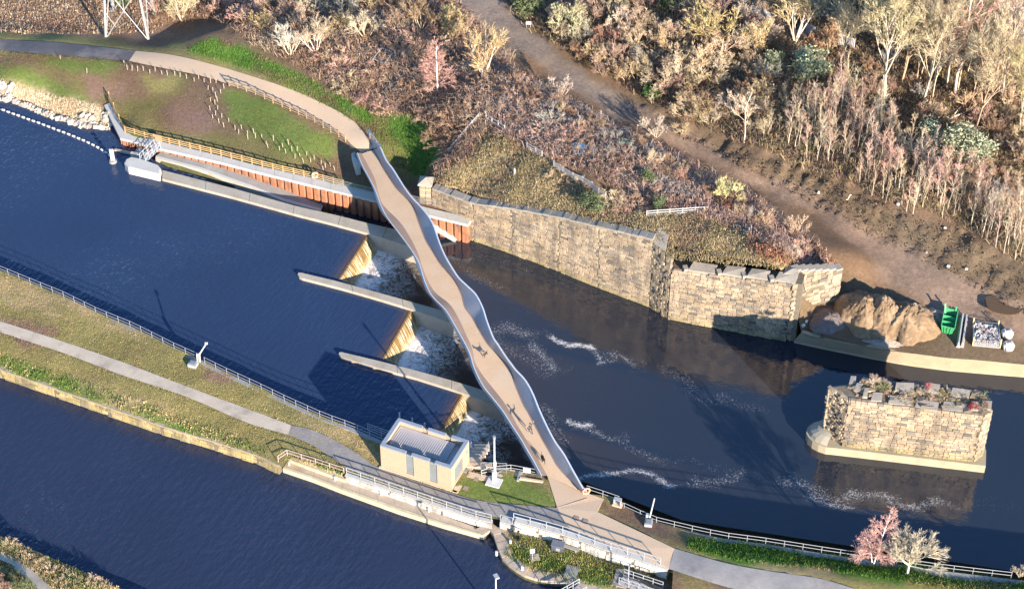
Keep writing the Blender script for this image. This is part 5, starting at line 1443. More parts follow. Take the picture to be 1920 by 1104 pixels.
# pinkish pipe rail and quay
railing('pipe_railing', [P(*p, 1.75) for p in ((522, 866), (531, 852), (560, 861), (587, 869), (614, 878), (645, 888))], 1.1, 2.1, 2, m_pipe, 'brownish pipe railing around the grassy end of the quay', r=.05, rr=.05)
q_out = [(530, 878), (586, 897), (640, 918), (745, 956), (830, 983), (905, 1004)]
q_in = [(541, 861), (592, 880), (645, 899), (735, 930), (820, 962), (892, 988)]
QZ = .75
o0 = P(*q_out[0], QZ)
t = empty('quay', o0, 0, 'stained buff concrete quay ledge beside the canal', 'quay')
m_quay = mat('quay_concrete', (.52, .42, .31), (.42, .335, .245), .6, .9, .25, .02, 7., stain=(.34, .26, .19), stscale=.35)
m_kerb = mat('quay_kerb', (.64, .54, .36), (.50, .41, .25), .9, .9, .3, .03, 6.)
F_, B_ = paired(q_out, q_in, QZ, 2.6)
for (f0, f1), (b0, b1) in zip(F_, B_):
    g = (f1 - f0).normalized() * .012
    e0, e1 = f0.lerp(b0, .24), f1.lerp(b1, .24)
    MB().prism([(p.x - o0.x, p.y - o0.y) for p in (f0 + g, f1 - g, e1 - g, e0 + g)], -.4, .04).build('kerb_stone', m_kerb, t)
    MB().prism([(p.x - o0.x, p.y - o0.y) for p in (e0 + g, e1 - g, b1 - g, b0 + g)], -.3, 0).build('quay_slab', m_quay, t)
fq = PL(q_out, QZ)
MB().ribbon([[p - o0 + Vector((0, .06, -.2)) for p in fq], [p - o0 + Vector((0, .06, -2.5)) for p in fq]]).build('quay_face', m_kerb, t)
e = PL([(541, 861), (592, 880), (645, 899)], 1.25); o1 = PL([(545, 855), (596, 873), (648, 892)], 1.25)
for i in range(2):
    MB().prism([(p.x - o0.x, p.y - o0.y) for p in (e[i], e[i + 1], o1[i + 1], o1[i])], -.7, .5).build('back_kerb', m_kerb, t)
for k, (px, py) in enumerate(((542, 871), (628, 899), (714, 927), (804, 958))):
    m = MB().tube([(0, 0, 0), (0, 0, .45)], .15, 10, r2=.12)
    o = m.build('mooring_bollard', m_white, loc=P(px, py, QZ), smooth=False)
    tag(o, ['white mooring bollard at the stained left end of the quay', 'white mooring bollard on the quay below the end of the pipe railing', 'white mooring bollard on the quay in front of the pump house', 'white mooring bollard beside the brown stain near the right end of the quay'][k], 'bollard', 'mooring bollards along the quay')
    MB().tube([(0, 0, .45), (0, 0, .56)], .2, 10, r2=.16).build('cap', m_white, o)
# white block walls of the promenade and the ramp
PAL_S = PAL; PAL = [(.92, .88, .80), (.88, .84, .75), (.95, .92, .84), (.86, .81, .71), (.8, .75, .66), (.92, .87, .78), (.97, .94, .87), (.85, .79, .68), (.73, .67, .57)]
def white_wall(name, line, zt, zb, thick, label, seed, ch):
    fr = PL(line, 0); fr = [P(p[0], p[1], z) for p, z in zip(line, zt)]
    o0 = Vector((fr[0].x, fr[0].y, 0))
    t = empty(name, o0, 0, label, 'wall')
    bk = offset_line(fr, thick)
    m = MB()
    for i in range(len(fr) - 1):
        q = (fr[i], fr[i + 1], bk[i + 1], bk[i])
        m.prism([(p[0] - o0.x, p[1] - o0.y) for p in q], zb - .8, [zt[i] - .06, zt[i + 1] - .06, zt[i + 1] - .06, zt[i] - .06])
    m.build('core', m_mortar, t)
    stonework(t, o0, [Vector((p.x, p.y, 0)) for p in fr], zb - .1, [z - .06 for z in zt], ch, ch * 2, seed, rough=.02, moss=0., thick=.3)
    n = max(2, int(sum((fr[i + 1] - fr[i]).length for i in range(len(fr) - 1)) / 1.5))
    a = resample([(p.x, p.y, z) for p, z in zip(fr, zt)], n + 1); b = resample([(p[0], p[1], z) for p, z in zip(bk, zt)], n + 1)
    for i in range(n):
        g = (a[i + 1] - a[i]) * .01; out = np.array([.02, -.08, 0])
        q = [a[i] + g + out, a[i + 1] - g + out, b[i + 1] - g, b[i] + g]
        MB().prism([(p[0] - o0.x, p[1] - o0.y) for p in q], [p[2] - .06 for p in q], [p[2] + .03 for p in q]).build('coping_slab', m_cope, t)
    return t
white_wall('block_wall', [(646, 890), (730, 918), (830, 952), (892, 972), (922, 979)], [1.95] * 5, .8, .45, 'low white block wall between the canal quay and the sett path', 61, .36)
white_wall('block_wall', [(937, 977), (962, 984)], [2.0, 2.0], .85, .9, 'short white block wall stub between the quay wall and the ramp wall', 62, .36)
white_wall('block_wall', [(964, 977), (1010, 989), (1056, 1002), (1090, 1013.5), (1136, 1031), (1190, 1047), (1252, 1067)], [2.55, 2.55, 2.55, 2.55, 2.55, 2.55, 2.5], .8, .8, 'tall white block wall holding up the landing above the lock', 63, .4)
PAL = PAL_S
railing('white_railing', [P(*p, 1.98) for p in ((650, 888), (730, 915), (830, 949), (892, 969), (921, 976))], 1.1, 1.95, 2, m_wrail, 'pale railing on the low white wall beside the sett path', r=.045, rr=.055)
railing('white_railing', [P(*p, 2.58) for p in ((963, 974), (1010, 986), (1056, 999), (1090, 1010), (1136, 1027), (1190, 1043), (1238, 1058))], 1.2, 2.1, 2, m_wrail, 'white railing on the tall block wall of the landing', r=.05, rr=.06)
railing('white_railing', [P(*p, 1.98) for p in ((938, 975), (961, 981))], 1.0, 1.7, 1, m_wrail, 'tiny white rail on the wall stub by the quay end', r=.036, rr=.036)

# ================================================================== MASTS, LAMPS, SMALL FITTINGS
b_ = P(926.5, 904, 2.25)
t = empty('camera_mast', b_, R(-20), 'tall white camera mast on a square white base beside the pump house lawn', 'mast')
MB().box((0, 0, .06), (1.75, 1.5, .16)).build('base_slab', m_white, t)
MB().box((0, .15, .9), (.45, .4, 1.6)).build('base_column', m_white, t)
MB().tube([(0, .15, 1.7), (0, .15, 7.2)], .13, 10, r2=.10).build('pole', m_white, t)
MB().box((.12, 0, 3.3), (.3, .25, .7)).build('control_box', m_white, t)
MB().tube([(0, .15, 7.2), (0, .15, 7.35), (0, .15, 7.6), (0, .15, 7.75)], .14, 8, r2=.2).build('camera_dome', m_alu, t)
b_ = P(374.5, 678, 2.35)
t = empty('tilted_mast', b_, 0, 'white tilted lifting mast with square base box on the island edge', 'mast')
MB().tube([(0, 0, 0), (.05, .1, 1.35)], .13, 8).build('column', m_white, t)
MB().tube([(.05, .1, 1.2), (1.15, .5, 2.9)], .10, 8, r2=.08).build('arm', m_white, t)
MB().box((1.05, .5, 2.75), (.35, .2, .25)).build('bracket', m_white, t)
MB().box((-.75, -.75, .25), (1.1, .9, .5), R(-20)).build('base_box', m_wrail, t)
MB().box((-.75, -.75, .53), (.75, .55, .06), R(-20)).build('solar_panel', m_slate, t)
MB().tube([(-.3, .1, 0), (-.25, .12, 1.3)], .09, 6).build('strut', m_white, t)
b_ = P(1217, 974, 2.1)
t = empty('tilted_mast', b_, 0, 'white slanted mast with square base box on the right bank by the railing', 'mast')
MB().tube([(0, 0, 0), (.5, .3, 3.4)], .10, 8, r2=.07).build('arm', m_white, t)
MB().box((-.1, -.75, .25), (.9, 1.0, .5), R(-10)).build('base_box', m_wrail, t)
MB().box((-.1, -.75, .53), (.6, .7, .06), R(-10)).build('solar_panel', m_slate, t)
MB().box((-.25, .1, .45), (.3, .3, .9)).build('post_foot', m_wrail, t)
b_ = P(930, 1150, .85)
t = empty('lamp_post', b_, 0, 'white lamp post topped with a square lantern rising from the bottom edge by the canal', 'lamp post')
MB().tube([(0, 0, 0), (0, 0, 6.1)], .11, 8, r2=.08).build('pole', m_white, t)
MB().box((.05, .2, 6.25), (.5, .7, .22), R(25)).build('lantern', m_wrail, t)
def ring(rad, r, n=16, k=6):
    m = MB(); vs = []; fs = []
    for i in range(n):
        a = 2 * math.pi * i / n
        for j in range(k):
            b = 2 * math.pi * j / k
            vs.append(((rad + r * math.cos(b)) * math.cos(a), r * math.sin(b), (rad + r * math.cos(b)) * math.sin(a)))
            fs.append((i * k + j, ((i + 1) % n) * k + j, ((i + 1) % n) * k + (j + 1) % k, i * k + (j + 1) % k))
    return m.add(vs, fs)
m_buoy = mat('orange_plastic', (.86, .30, .16), (.80, .26, .13), .8, .5, .03, .003, 8.)
for px, py, z, lab in ((1099, 929, 2.3, 'orange lifebuoy on a post beside the bridge foot'), (591, 337, 1.3, 'orange lifebuoy hanging on the timber fence by the sheet piles')):
    t = empty('lifebuoy', P(px, py, z), R(15), lab, 'lifebuoy')
    r_ = ring(.42, .12).build('buoy_ring', m_buoy, t, loc=(0, 0, .85), smooth=True)
    MB().box((0, .18, .55), (.12, .12, 1.1)).build('post', m_timber2, t)
    for k in range(4):
        a = k * math.pi / 2 + .6
        MB().box((math.cos(a) * .42, 0, math.sin(a) * .42), (.13, .27, .27)).build('band', m_white, r_)
b_ = P(1158, 946, 2.2)
t = empty('gauge_box', b_, R(-20), 'small white open-framed box by the railing corner right of the bridge', 'gauge box')
MB().box((0, 0, .1), (1.2, .8, .2)).build('base_slab', m_paver, t)
for sx in (-.4, .4): MB().box((sx, -.1, .6), (.08, .5, 1.0)).build('side_panel', m_wrail, t)
MB().box((0, -.1, 1.12), (.9, .55, .06)).build('top_panel', m_wrail, t)
for px, py, z, lab in ((1080, 971, 2.33, 'left of two brown access covers in the landing'), (1097, 977, 2.35, 'right of two brown access covers in the landing'), (893, 898, 2.22, 'upper small slab cover in the pump house lawn'), (873, 915, 2.15, 'lower small slab cover in the pump house lawn'), (660, 277, 3.42, 'brown access cover in the buff path by the bridge joint')):
    p = (isl.at(px, py) if px > 700 else north.at(px, py)) + Vector((0, 0, .035))
    t = empty('access_cover', p, rzB, lab, 'access cover')
    MB().box((0, 0, .0), (.66, .66, .02)).build('cover_frame', mat('brown_iron', (.30, .23, .17), (.24, .18, .13)), t)
    MB().box((0, 0, .012), (.54, .54, .02)).build('cover_lid', mat('brown_iron2', (.36, .27, .20), (.28, .21, .155)), t)
b_ = P(996, 893, 2.2)
t = empty('outfall_wall', b_, R(-12), 'low concrete outfall wall with sunken slot left of the bridge foot', 'concrete wall')
MB().box((.1, -.7, .05), (3.0, .3, .45)).build('front_wall', m_paver, t)
MB().box((-1.4, -.4, .05), (.3, 1.5, .45)).build('side_wall', m_concg, t)
MB().box((.1, -.1, -.05), (2.7, .9, .1)).build('sunken_floor', m_concg, t)
MB().box((-.6, .35, .6), (.9, .12, .7)).build('white_panel', m_white, t)
jn = MB().beam(isl.at(1043, 952) + Vector((0, 0, .045)), isl.at(1102, 934) + Vector((0, 0, .045)), .07, .02).build('pavement_joint', m_pipe)
tag(jn, 'thin dark expansion joint across the landing', 'joint strip')
# ================================================================== LOCK SIDE
m_lockst = mat('lock_stone', (.50, .40, .30), (.36, .29, .22), .9, .95, .45, .04, 5.)
le = along([P(*p, .9) for p in lock_edge], 1.25)
o0 = Vector(le[0]); bk2 = offset_line(le, 1.3)
t = empty('lock_quay', o0, 0, 'curved edge of worn stone slabs around the lock side', 'quay')
for i in range(len(le) - 1):
    a, b = Vector(le[i]), Vector(le[i + 1]); g = (b - a) * .02
    c, d_ = Vector((*bk2[i + 1], .9)), Vector((*bk2[i], .9))
    MB().prism([(p.x - o0.x, p.y - o0.y) for p in (a + g, b - g, c - g, d_ + g)], -.45, .03 * math.sin(i * 2.1)).build('edge_slab', m_lockst, t)
lev = [Vector(p) for p in le]
MB().ribbon([[p - o0 + Vector((0, .05, -.2)) for p in lev], [p - o0 + Vector((0, .05, -3)) for p in lev]]).build('quay_face', m_moss, t)
def lock_gate(name, a, b, label, wid=1.5):
    a, b = P(*a, 1.2), P(*b, 1.2)
    t = empty(name, a, 0, label, 'lock gate')
    d = b - a; d.z = 0; n = Vector((-d.y, d.x, 0)).normalized()
    k = 7
    for i in range(k):
        q = d * ((i + .5) / k)
        MB().box((q.x + n.x * wid / 2, q.y + n.y * wid / 2, -.05), (d.length / k - .04, wid, .08), math.atan2(d.y, d.x)).build('walk_board', m_oldwood, t)
    MB().box((d.x / 2 + n.x * wid / 2, d.y / 2 + n.y * wid / 2, -1.2), (d.length, .5, 2.2), math.atan2(d.y, d.x)).build('gate_leaf', m_dark, t)
    for off in (0.05, wid - .05):
        pts = [d * (i / 4) + n * off for i in range(5)]
        pm = post_mesh(1.1, .05, m_wrail)
        for p in pts: link('post', pm, t, p)
        for z in (1.1, .6): MB().tube([p + Vector((0, 0, z)) for p in pts], .05, 6).build('rail', m_wrail, t)
    return t
lock_gate('lock_gate', (1085, 1096), (1040, 1122), 'lock gate walkway with paired white rails at the bottom edge, nearer the lock mouth')
lock_gate('lock_gate', (1160, 1094), (1234, 1119), 'lock gate walkway with white rails below the landing, right of the other')
b_ = lk(1164, 1088, .05)
t = empty('lock_platform', b_, R(-15), 'grey slab platform with white pole beside the right lock gate', 'platform')
MB().box((0, .3, 0), (1.7, 2.6, .2)).build('platform_slab', m_concg, t)
MB().tube([(.9, -.2, 0), (.9, -.2, 3.)], .06, 6).build('pole', m_wrail, t)
MB().beam(Vector((1.6, .8, .5)), Vector((5.2, -1.2, .5)), .35, .4).build('balance_beam', m_dark, t)
o = tag(MB().box((0, 0, 0), (1.5, 2.0, .12), R(-15)).build('stone_slab', m_concg, loc=lk(1071, 1073, .08)), 'plain grey slab lying by the lock mouth', 'slab')
b_ = lk(1046, 1029)
t = empty('equipment_cabinet', b_, R(-16), 'dark blue-grey equipment cabinet below the white landing wall', 'cabinet')
MB().box((0, 0, .45), (1.35, .9, .9)).build('body', mat('dark_cabinet', (.10, .11, .14), (.08, .09, .11), .8, .5), t)
MB().box((0, 0, .94), (1.5, 1.0, .1)).build('lid', mat('dark_lid', (.16, .17, .21), (.13, .14, .17), .8, .4), t)
MB().box((.1, -.47, .45), (.5, .04, .5)).build('door', mat('pale_door', (.3, .3, .32)), t)
t = empty('bench', lk(1068, 1030), R(-24), 'grey slab bench beside the dark cabinet', 'bench')
MB().box((0, 0, .42), (2.3, .45, .1)).build('seat', m_concg, t)
for x in (-.8, .8): MB().box((x, 0, .2), (.15, .4, .4)).build('leg', m_concg, t)
t = empty('notice_board', lk(998, 1050), R(10), 'small pale notice board on a leaning post in the lock side grass', 'notice board')
MB().tube([(0, 0, 0), (.02, .1, 1.5)], .05, 6).build('post', m_galv, t)
MB().box((.02, .08, 1.55), (.55, .06, .75)).build('board', mat('blue_grey_board', (.42, .48, .55), (.36, .42, .48), .8, .5), t)
MB().box((.35, .3, .12), (1.1, 1.0, .1)).build('foot_slab', m_lockst, t)
for k, (px, py) in enumerate(((957, 1019), (931, 1040), (979, 1068))):
    o = MB().tube([(0, 0, 0), (0, 0, .5)], .17, 8, r2=.14).build('mooring_bollard', m_white, loc=lk(px, py))
    tag(o, ['white bollard on a square of slab in the lock side grass', 'white bollard at the canal tip of the lock side', 'white bollard on the curved slabs beside the lock mouth'][k], 'bollard', 'bollards on the lock side')
    MB().tube([(0, 0, .5), (0, 0, .6)], .2, 8, r2=.17).build('cap', m_white, o)
t = empty('mooring_post', lk(972, 1012), 0, 'dark upright mooring post under the ramp wall', 'post')
MB().tube([(0, 0, 0), (0, 0, 1.6)], .14, 7).build('post', m_dark, t)
MB().beam(Vector((-.1, 0, 1.5)), Vector((.9, .1, 1.0)), .1, .12).build('arm', m_oldwood, t)

# ================================================================== NORTH BANK OBJECTS
# white stakes in the grass
st = [(233.7, 124), (239, 131), (247.5, 132.5), (258, 133.7), (268.8, 133), (281, 138), (291, 134), (304, 140), (314, 142), (328, 142), (337.5, 145), (350, 148), (364, 153), (372.5, 148), (382.5, 154), (390, 168), (395, 156), (405, 156), (420, 166), (414, 175), (399, 174), (405, 182), (407.5, 190), (395, 190), (403, 196), (408, 205), (394, 206.5), (404, 216), (415.5, 221), (399, 222), (411, 231), (420, 239), (429, 229), (441, 244), (447.5, 251), (453, 242), (464, 253), (465, 261), (476, 250), (479, 259), (491, 259.5), (499, 273), (502.5, 277), (512.5, 264), (524, 282), (530, 276), (536, 287), (547.5, 284), (553, 297), (562, 295), (569, 305), (575, 293), (582.5, 304), (602, 308), (610, 314), (620, 312), (627.5, 320), (541, 271), (557, 283), (589, 299), (113, 111), (163, 137), (606, 319)]
sm = MB().tube([(0, 0, -.1), (0, 0, .85)], .055, 6).mesh('stake', mat('pale_stake', (.46, .38, .27), (.40, .33, .23), 1., .8))
for i, (px, py) in enumerate(st):
    p = north.at(px, py)
    o = link('wooden_stake', sm, None, p, sc=(1, 1, RNG.uniform(.8, 1.15)))
    o.rotation_euler = (RNG.uniform(-.12, .12), RNG.uniform(-.12, .12), 0)
    lab = ('pale stake in the row along the lower edge of the buff path, ' + ('left' if px < 290 else 'middle' if px < 345 else 'right') + ' part') if py < 160 and px > 200 else ('pale stake standing apart on the grass below the grey path' if px < 200 else 'pale stake in the zigzag line down the grass slope, ' + ('upper' if py < 200 else 'upper middle' if py < 245 else 'lower middle' if py < 285 else 'lower') + ' part')
    tag(o, lab, 'stake', 'pale stakes set out on the grass slope')
# float line
fl_ = [(45, 415), (113, 442), (183, 467), (250, 490), (320, 517), (390, 542), (460, 567), (530, 590), (600, 617), (668, 643), (738, 670), (808, 697), (877, 722), (947, 750), (1015, 777), (1083, 806), (1150, 833), (1217, 864), (1283, 896), (1347, 930), (1408, 965), (1463, 1003), (1510, 1042)]
fl_ = [(-70 + 9.2 * k, 180.5 + 3.3 * k) for k in range(8)] + [(x / 7.362, 150 + y / 7.362) for x, y in fl_]
pts = [P(px, py, .1) for px, py in fl_]
t = empty('float_line', pts[0], 0, 'line of white floats strung across the river towards the white twin post', 'float line')
MB().tube([p - pts[0] + Vector((0, 0, -.02)) for p in pts] + [P(209, 297, .3) - pts[0]], .035, 5).build('rope', m_oldwood, t)
fm = MB().tube([(-.23, 0, 0), (-.17, 0, 0), (0, 0, 0), (.17, 0, 0), (.23, 0, 0)], .17, 8).mesh('float', m_white, True)
for i, p in enumerate(pts):
    d = pts[min(i + 1, len(pts) - 1)] - pts[max(i - 1, 0)]
    link('float', fm, t, p - pts[0], math.atan2(d.y, d.x))
b_ = P(212, 304, 0.)
t = empty('mooring_dolphin', b_, 0, 'white twin-tube mooring post on a round grey collar in the river', 'mooring post')
for x in (-.17, .17): MB().tube([(x, 0, -1), (x, .0, 2.3)], .15, 10).build('tube', m_white, t)
MB().tube([(0, 0, -.4), (0, 0, .15), (0, 0, .35)], .62, 12, r2=.5).build('collar', m_concg, t)
# walkway frame over the fish pass head
a, b2 = P(268, 303, 1.0), P(296, 276, 1.35)
t = empty('lattice_walkway', a, 0, 'white lattice footbridge over the head of the fish pass', 'walkway')
d = b2 - a; n = Vector((d.y, -d.x, 0)).normalized()
for i in range(9): 
    q = d * ((i + .5) / 9)
    MB().box((q.x, q.y, q.z), (d.length / 9 - .03, 1.0, .06), math.atan2(d.y, d.x)).build('grating', m_galv, t)
for s in (-.5, .5):
    pts = [d * (i / 4) + n * s for i in range(5)]
    for p in pts: MB().tube([p, p + Vector((0, 0, 1.2))], .05, 5).build('post', m_wrail, t)
    MB().tube([pts[0] + Vector((0, 0, 1.2)), pts[-1] + Vector((0, 0, 1.2))], .05, 5).build('rail', m_wrail, t)
    MB().tube([pts[0] + Vector((0, 0, .6)), pts[-1] + Vector((0, 0, .6))], .04, 5).build('rail', m_wrail, t)
    for i in range(4): MB().tube([pts[i], pts[i + 1] + Vector((0, 0, 1.2))], .035, 5).build('brace', m_wrail, t)
b_ = P(254, 290, .4)
t = empty('intake_block', b_, R(-18), 'white intake block with shaded screen beside the lattice walkway', 'concrete block')
MB().box((.3, -.1, .0), (1.9, .45, .7)).build('front_beam', m_cope, t)
MB().box((.5, .9, -.1), (1.6, 1.4, .5)).build('screen_slab', m_concg, t)
MB().box((-2.2, .35, -.25), (2.6, .35, .3)).build('low_beam', m_conc, t)
# pylon
PYF = [P(199, 73, .6), P(279, 77, .7), P(292, 25, .7), P(213, 20, .6)]
pc_ = sum(PYF, Vector()) / 4
t = empty('pylon', pc_, 0, 'grey steel lattice pylon straddling the scrub at the top edge', 'pylon')
m_pyl = mat('pylon_steel', (.38, .37, .35), (.31, .30, .285), .6, .55, .1, .006, 8.)
Hh = 34.
def leg(i, z):
    k = 1 - .84 * z / Hh
    f = PYF[i] - pc_
    return Vector((f.x * k, f.y * k, z))
for i in range(4):
    MB().tube([leg(i, -.6), leg(i, Hh)], .23, 4, r2=.12).build('leg', m_pyl, t)
    MB().box(leg(i, -.1), (1.0, 1.0, .6)).build('footing', m_concg, t)
lv = [0., 9., 16., 22., 27., 31., 34.]
for a, b in zip(lv[:-1], lv[1:]):
    for i in range(4):
        j = (i + 1) % 4
        MB().tube([leg(i, a), leg(j, b)], .085, 4).build('brace', m_pyl, t)
        MB().tube([leg(j, a), leg(i, b)], .085, 4).build('brace', m_pyl, t)
        MB().tube([leg(i, b), leg(j, b)], .07, 4).build('strut', m_pyl, t)
        if a == 0:
            mid = (leg(i, 0) + leg(j, 0) + leg(i, 9) + leg(j, 9)) / 4
            MB().tube([mid, (leg(i, 9) + leg(j, 9)) / 2], .06, 4).build('strut', m_pyl, t)
            MB().tube([leg(i, 4.6), mid * .5 + (leg(i, 0) + leg(i, 0)) * .25], .05, 4).build('strut', m_pyl, t)
            MB().tube([leg(j, 4.6), mid * .5 + (leg(j, 0) + leg(j, 0)) * .25], .05, 4).build('strut', m_pyl, t)
# post and rail fences in the scrub
WF = [([(841, 291), (850, 280), (861, 267), (873, 253), (885, 239), (897, 226)], 4, 'pale four-rail fence running straight down the bramble bank'),
      ([(911, 226), (922, 233), (934, 240), (946, 248)], 2, 'short broken pale fence in shade at the top of the straight fence'),
      ([(988, 280), (1004, 289), (1016, 296)], 3, 'short pale fence left of the orange timber frame'),
      ([(1038, 315), (1055, 325), (1074, 337), (1092, 344), (1109, 354), (1122, 366), (1135, 375)], 4, 'curving pale fence below the blue tarpaulin'),
      ([(1212, 408), (1232, 406), (1255, 404.5), (1279, 403), (1303, 401), (1325, 400)], 3, 'level pale fence above the old abutment')]
for L, nr, lab in WF:
    board_fence('rail_fence', [north.at(px, py) for px, py in L], 1.25, nr, m_oldwood, lab, bw=.13, bt=.05, pw=.14, fixed=1)
tag(MB().box((0, 0, .55), (.2, .2, 1.3)).build('gate_post', m_white, loc=north.at(965, 329)), 'single white post standing in the dry grass above the stone wall', 'post')
# sleepers of the old railway
slm = [MB().box((0, 0, .1), (2.3, .26, .24), bev=.03).mesh('sleeper', mat('old_sleeper', (.42, .33, .24), (.27, .21, .155), 1.2, .95, .4, .03, 6.))]
rg = random.Random(4)
for a, b, n in (((935, 180), (985, 222), 9), ((1000, 212), (1038, 246), 10), ((1040, 248), (1078, 272), 6), ((985, 246), (1022, 274), 7)):
    pa, pb = north.at(*a), north.at(*b)
    for k in range(n):
        p = pa.lerp(pb, k / (n - 1)); d = pb - pa
        o = link('sleeper', slm[0], None, Vector((p.x, p.y, north.z(p.x, p.y)[0] + .28)), math.atan2(d.y, d.x) + math.pi / 2 + rg.uniform(-.18, .18), (rg.uniform(.7, 1.05), 1, 1))
        tag(o, 'old timber sleeper ' + ('at one end' if k in (0, n - 1) else 'in the middle') + ' of the ' + {935: 'uppermost sleeper row', 1000: 'long sleeper row above the orange timber frame', 1040: 'sleeper row right of the orange timber frame', 985: 'sleeper row left of the orange timber frame'}[a[0]], 'sleeper', 'old sleepers on the railway bank')
m_orange = mat('orange_timber', (.68, .40, .20), (.56, .31, .15), .9, .85, .2, .01, 9.)
p0 = north.at(1036, 284)
t = empty('timber_crate', p0, 0, 'empty orange timber frame lying open on the railway bank', 'timber frame')
c4 = [north.at(1030, 284) - p0, north.at(1048, 274) - p0, north.at(1062, 292) - p0, north.at(1047, 302) - p0]
for i in range(4):
    MB().beam(c4[i] + Vector((0, 0, .35)), c4[(i + 1) % 4] + Vector((0, 0, .35 + .25 * (i % 2))), .22, .3).build('beam', m_orange, t)
p0 = north.at(1095, 289, .35)
gx, gy = np.meshgrid(np.linspace(-1.6, 1.6, 9), np.linspace(-1.4, 1.4, 9)); 
tv = np.c_[gx.ravel() * (.8 + .3 * vnoise(gx.ravel(), gy.ravel(), 1.)), gy.ravel() * (.7 + .4 * vnoise(gx.ravel() + 9, gy.ravel(), 1.2)), fbm(gx.ravel(), gy.ravel(), .8, 3) * .8]
ii = np.arange(81).reshape(9, 9); tfc = np.stack([ii[:-1, :-1], ii[:-1, 1:], ii[1:, 1:], ii[1:, :-1]], -1).reshape(-1, 4)
o = link('tarpaulin', raw_mesh('tarpaulin', tv, tfc, mat('blue_tarp', (.16, .27, .34), (.10, .18, .24), 1.5, .5, .2, .02, 6.)), None, p0)
tag(o, 'crumpled blue tarpaulin in the brambles beside the timber frame', 'tarpaulin')
p0 = north.at(718, 112)
t = empty('tube_cage', p0, 0, 'white square tube frame standing in the brown brambles', 'frame')
c4 = [north.at(700, 120) - p0, north.at(721, 129) - p0, north.at(737, 109) - p0, north.at(716, 99) - p0]
for i in range(4):
    zt = Vector((0, 0, .9))
    MB().tube([c4[i] + zt, c4[(i + 1) % 4] + zt], .05, 5).build('top_tube', m_wrail, t)
    MB().tube([c4[i], c4[i] + zt], .05, 5).build('leg', m_wrail, t)
# palisade fence
m_pale_f = mat('palisade_grey', (.48, .47, .48), (.40, .39, .40), .8, .6, .1, .006, 8.)
for seg, lab in ((((1373, 22), (1399, 33)), 'left length of pale palisade fence among the shrubs at the top'), (((1408, 34), (1445, 50)), 'middle length of pale palisade fence among the shrubs at the top'), (((1510, 68), (1526, 76)), 'short shaded length of palisade fence behind the many-stemmed tree'), (((1572, 88), (1600, 98)), 'right length of palisade fence half hidden by tall trees')):
    pts = along([north.at(*seg[0]), north.at(*seg[1])], .24)
    o0 = Vector(pts[0])
    t = empty('palisade_fence', o0, 0, lab, 'fence')
    pm = MB().box((0, 0, 1.15), (.15, .05, 2.3)).add([(-.075, -.025, 2.3), (.075, -.025, 2.3), (.075, .025, 2.3), (-.075, .025, 2.3), (0, 0, 2.45)], [(0, 1, 4), (1, 2, 4), (2, 3, 4), (3, 0, 4)]).mesh('pale', m_pale_f)
    for p in pts: link('pale', pm, t, Vector(p) - o0, RNG.uniform(-.2, .2))
    for z in (.5, 1.9): MB().beam(Vector((0, .06, z)), Vector(pts[-1]) - o0 + Vector((0, .06, z)), .05, .08).build('rail', m_pale_f, t)
t = empty('site_sign', north.at(991, 54), 0, 'small white sign beside the top of the dirt track', 'sign')
MB().box((0, 0, 1.0), (.8, .05, .5)).build('sign_board', m_white, t)
for x in (-.3, .3): MB().box((x, .05, .5), (.06, .06, 1.0)).build('post', m_oldwood, t)
# striped steps by the dark track at the top edge
pa, pb = north.at(622, 12), north.at(648, 33)
for k in range(8):
    p = pa.lerp(pb, k / 7); d = pb - pa
    o = MB().box((0, 0, .12), (2.0, .28, .22), math.atan2(d.y, d.x) + math.pi / 2).build('step_plank', m_oldwood, loc=Vector((p.x, p.y, north.z(p.x, p.y)[0] + .25)))
    tag(o, ('end' if k in (0, 7) else 'inner') + ' pale plank of the step row beside the shaded track', 'plank', 'step planks beside the shaded track')

# ================================================================== WORKS YARD
m_green = mat('green_paint', (.06, .42, .16), (.045, .34, .125), .8, .45, .08, .006, 6., stain=(.09, .25, .10), stscale=1.2)
S = [P(768, 584, 1.6)]
sk = [north.at(1769, 590), north.at(1793, 597), north.at(1786, 634), north.at(1762, 628)]
o0 = (sk[0] + sk[1] + sk[2] + sk[3]) / 4
t = empty('skip', o0, 0, 'bright green open rubbish skip in the works yard', 'skip')
q = [p - o0 for p in sk]
for p in q: p.z = 0
ins = [p * .78 for p in q]
hh = 1.5
tri_ = [(0, 1), (1, 2), (2, 3), (3, 0)]
for i, j in tri_:
    a, b, c, d_ = ins[i], ins[j], q[j] * 1.04 + Vector((0, 0, hh)), q[i] * 1.04 + Vector((0, 0, hh))
    ii_ = [p * .95 + Vector((0, 0, .02)) for p in (a, b, c, d_)]
    MB().add([a, b, c, d_, *ii_], [(0, 1, 2, 3), (7, 6, 5, 4), (3, 2, 6, 7), (0, 4, 5, 1), (1, 5, 6, 2), (0, 3, 7, 4)]).build('side_panel', m_green, t)
    MB().tube([c, d_], .08, 5).build('rim', m_green, t)
    for k in (.25, .5, .75):
        MB().beam(a.lerp(b, k) * 1.02, d_.lerp(c, k) * 1.02, .10, .10).build('rib', m_green, t)
MB().prism([(p.x, p.y) for p in ins], .03, .12).build('skip_floor', m_green, t)
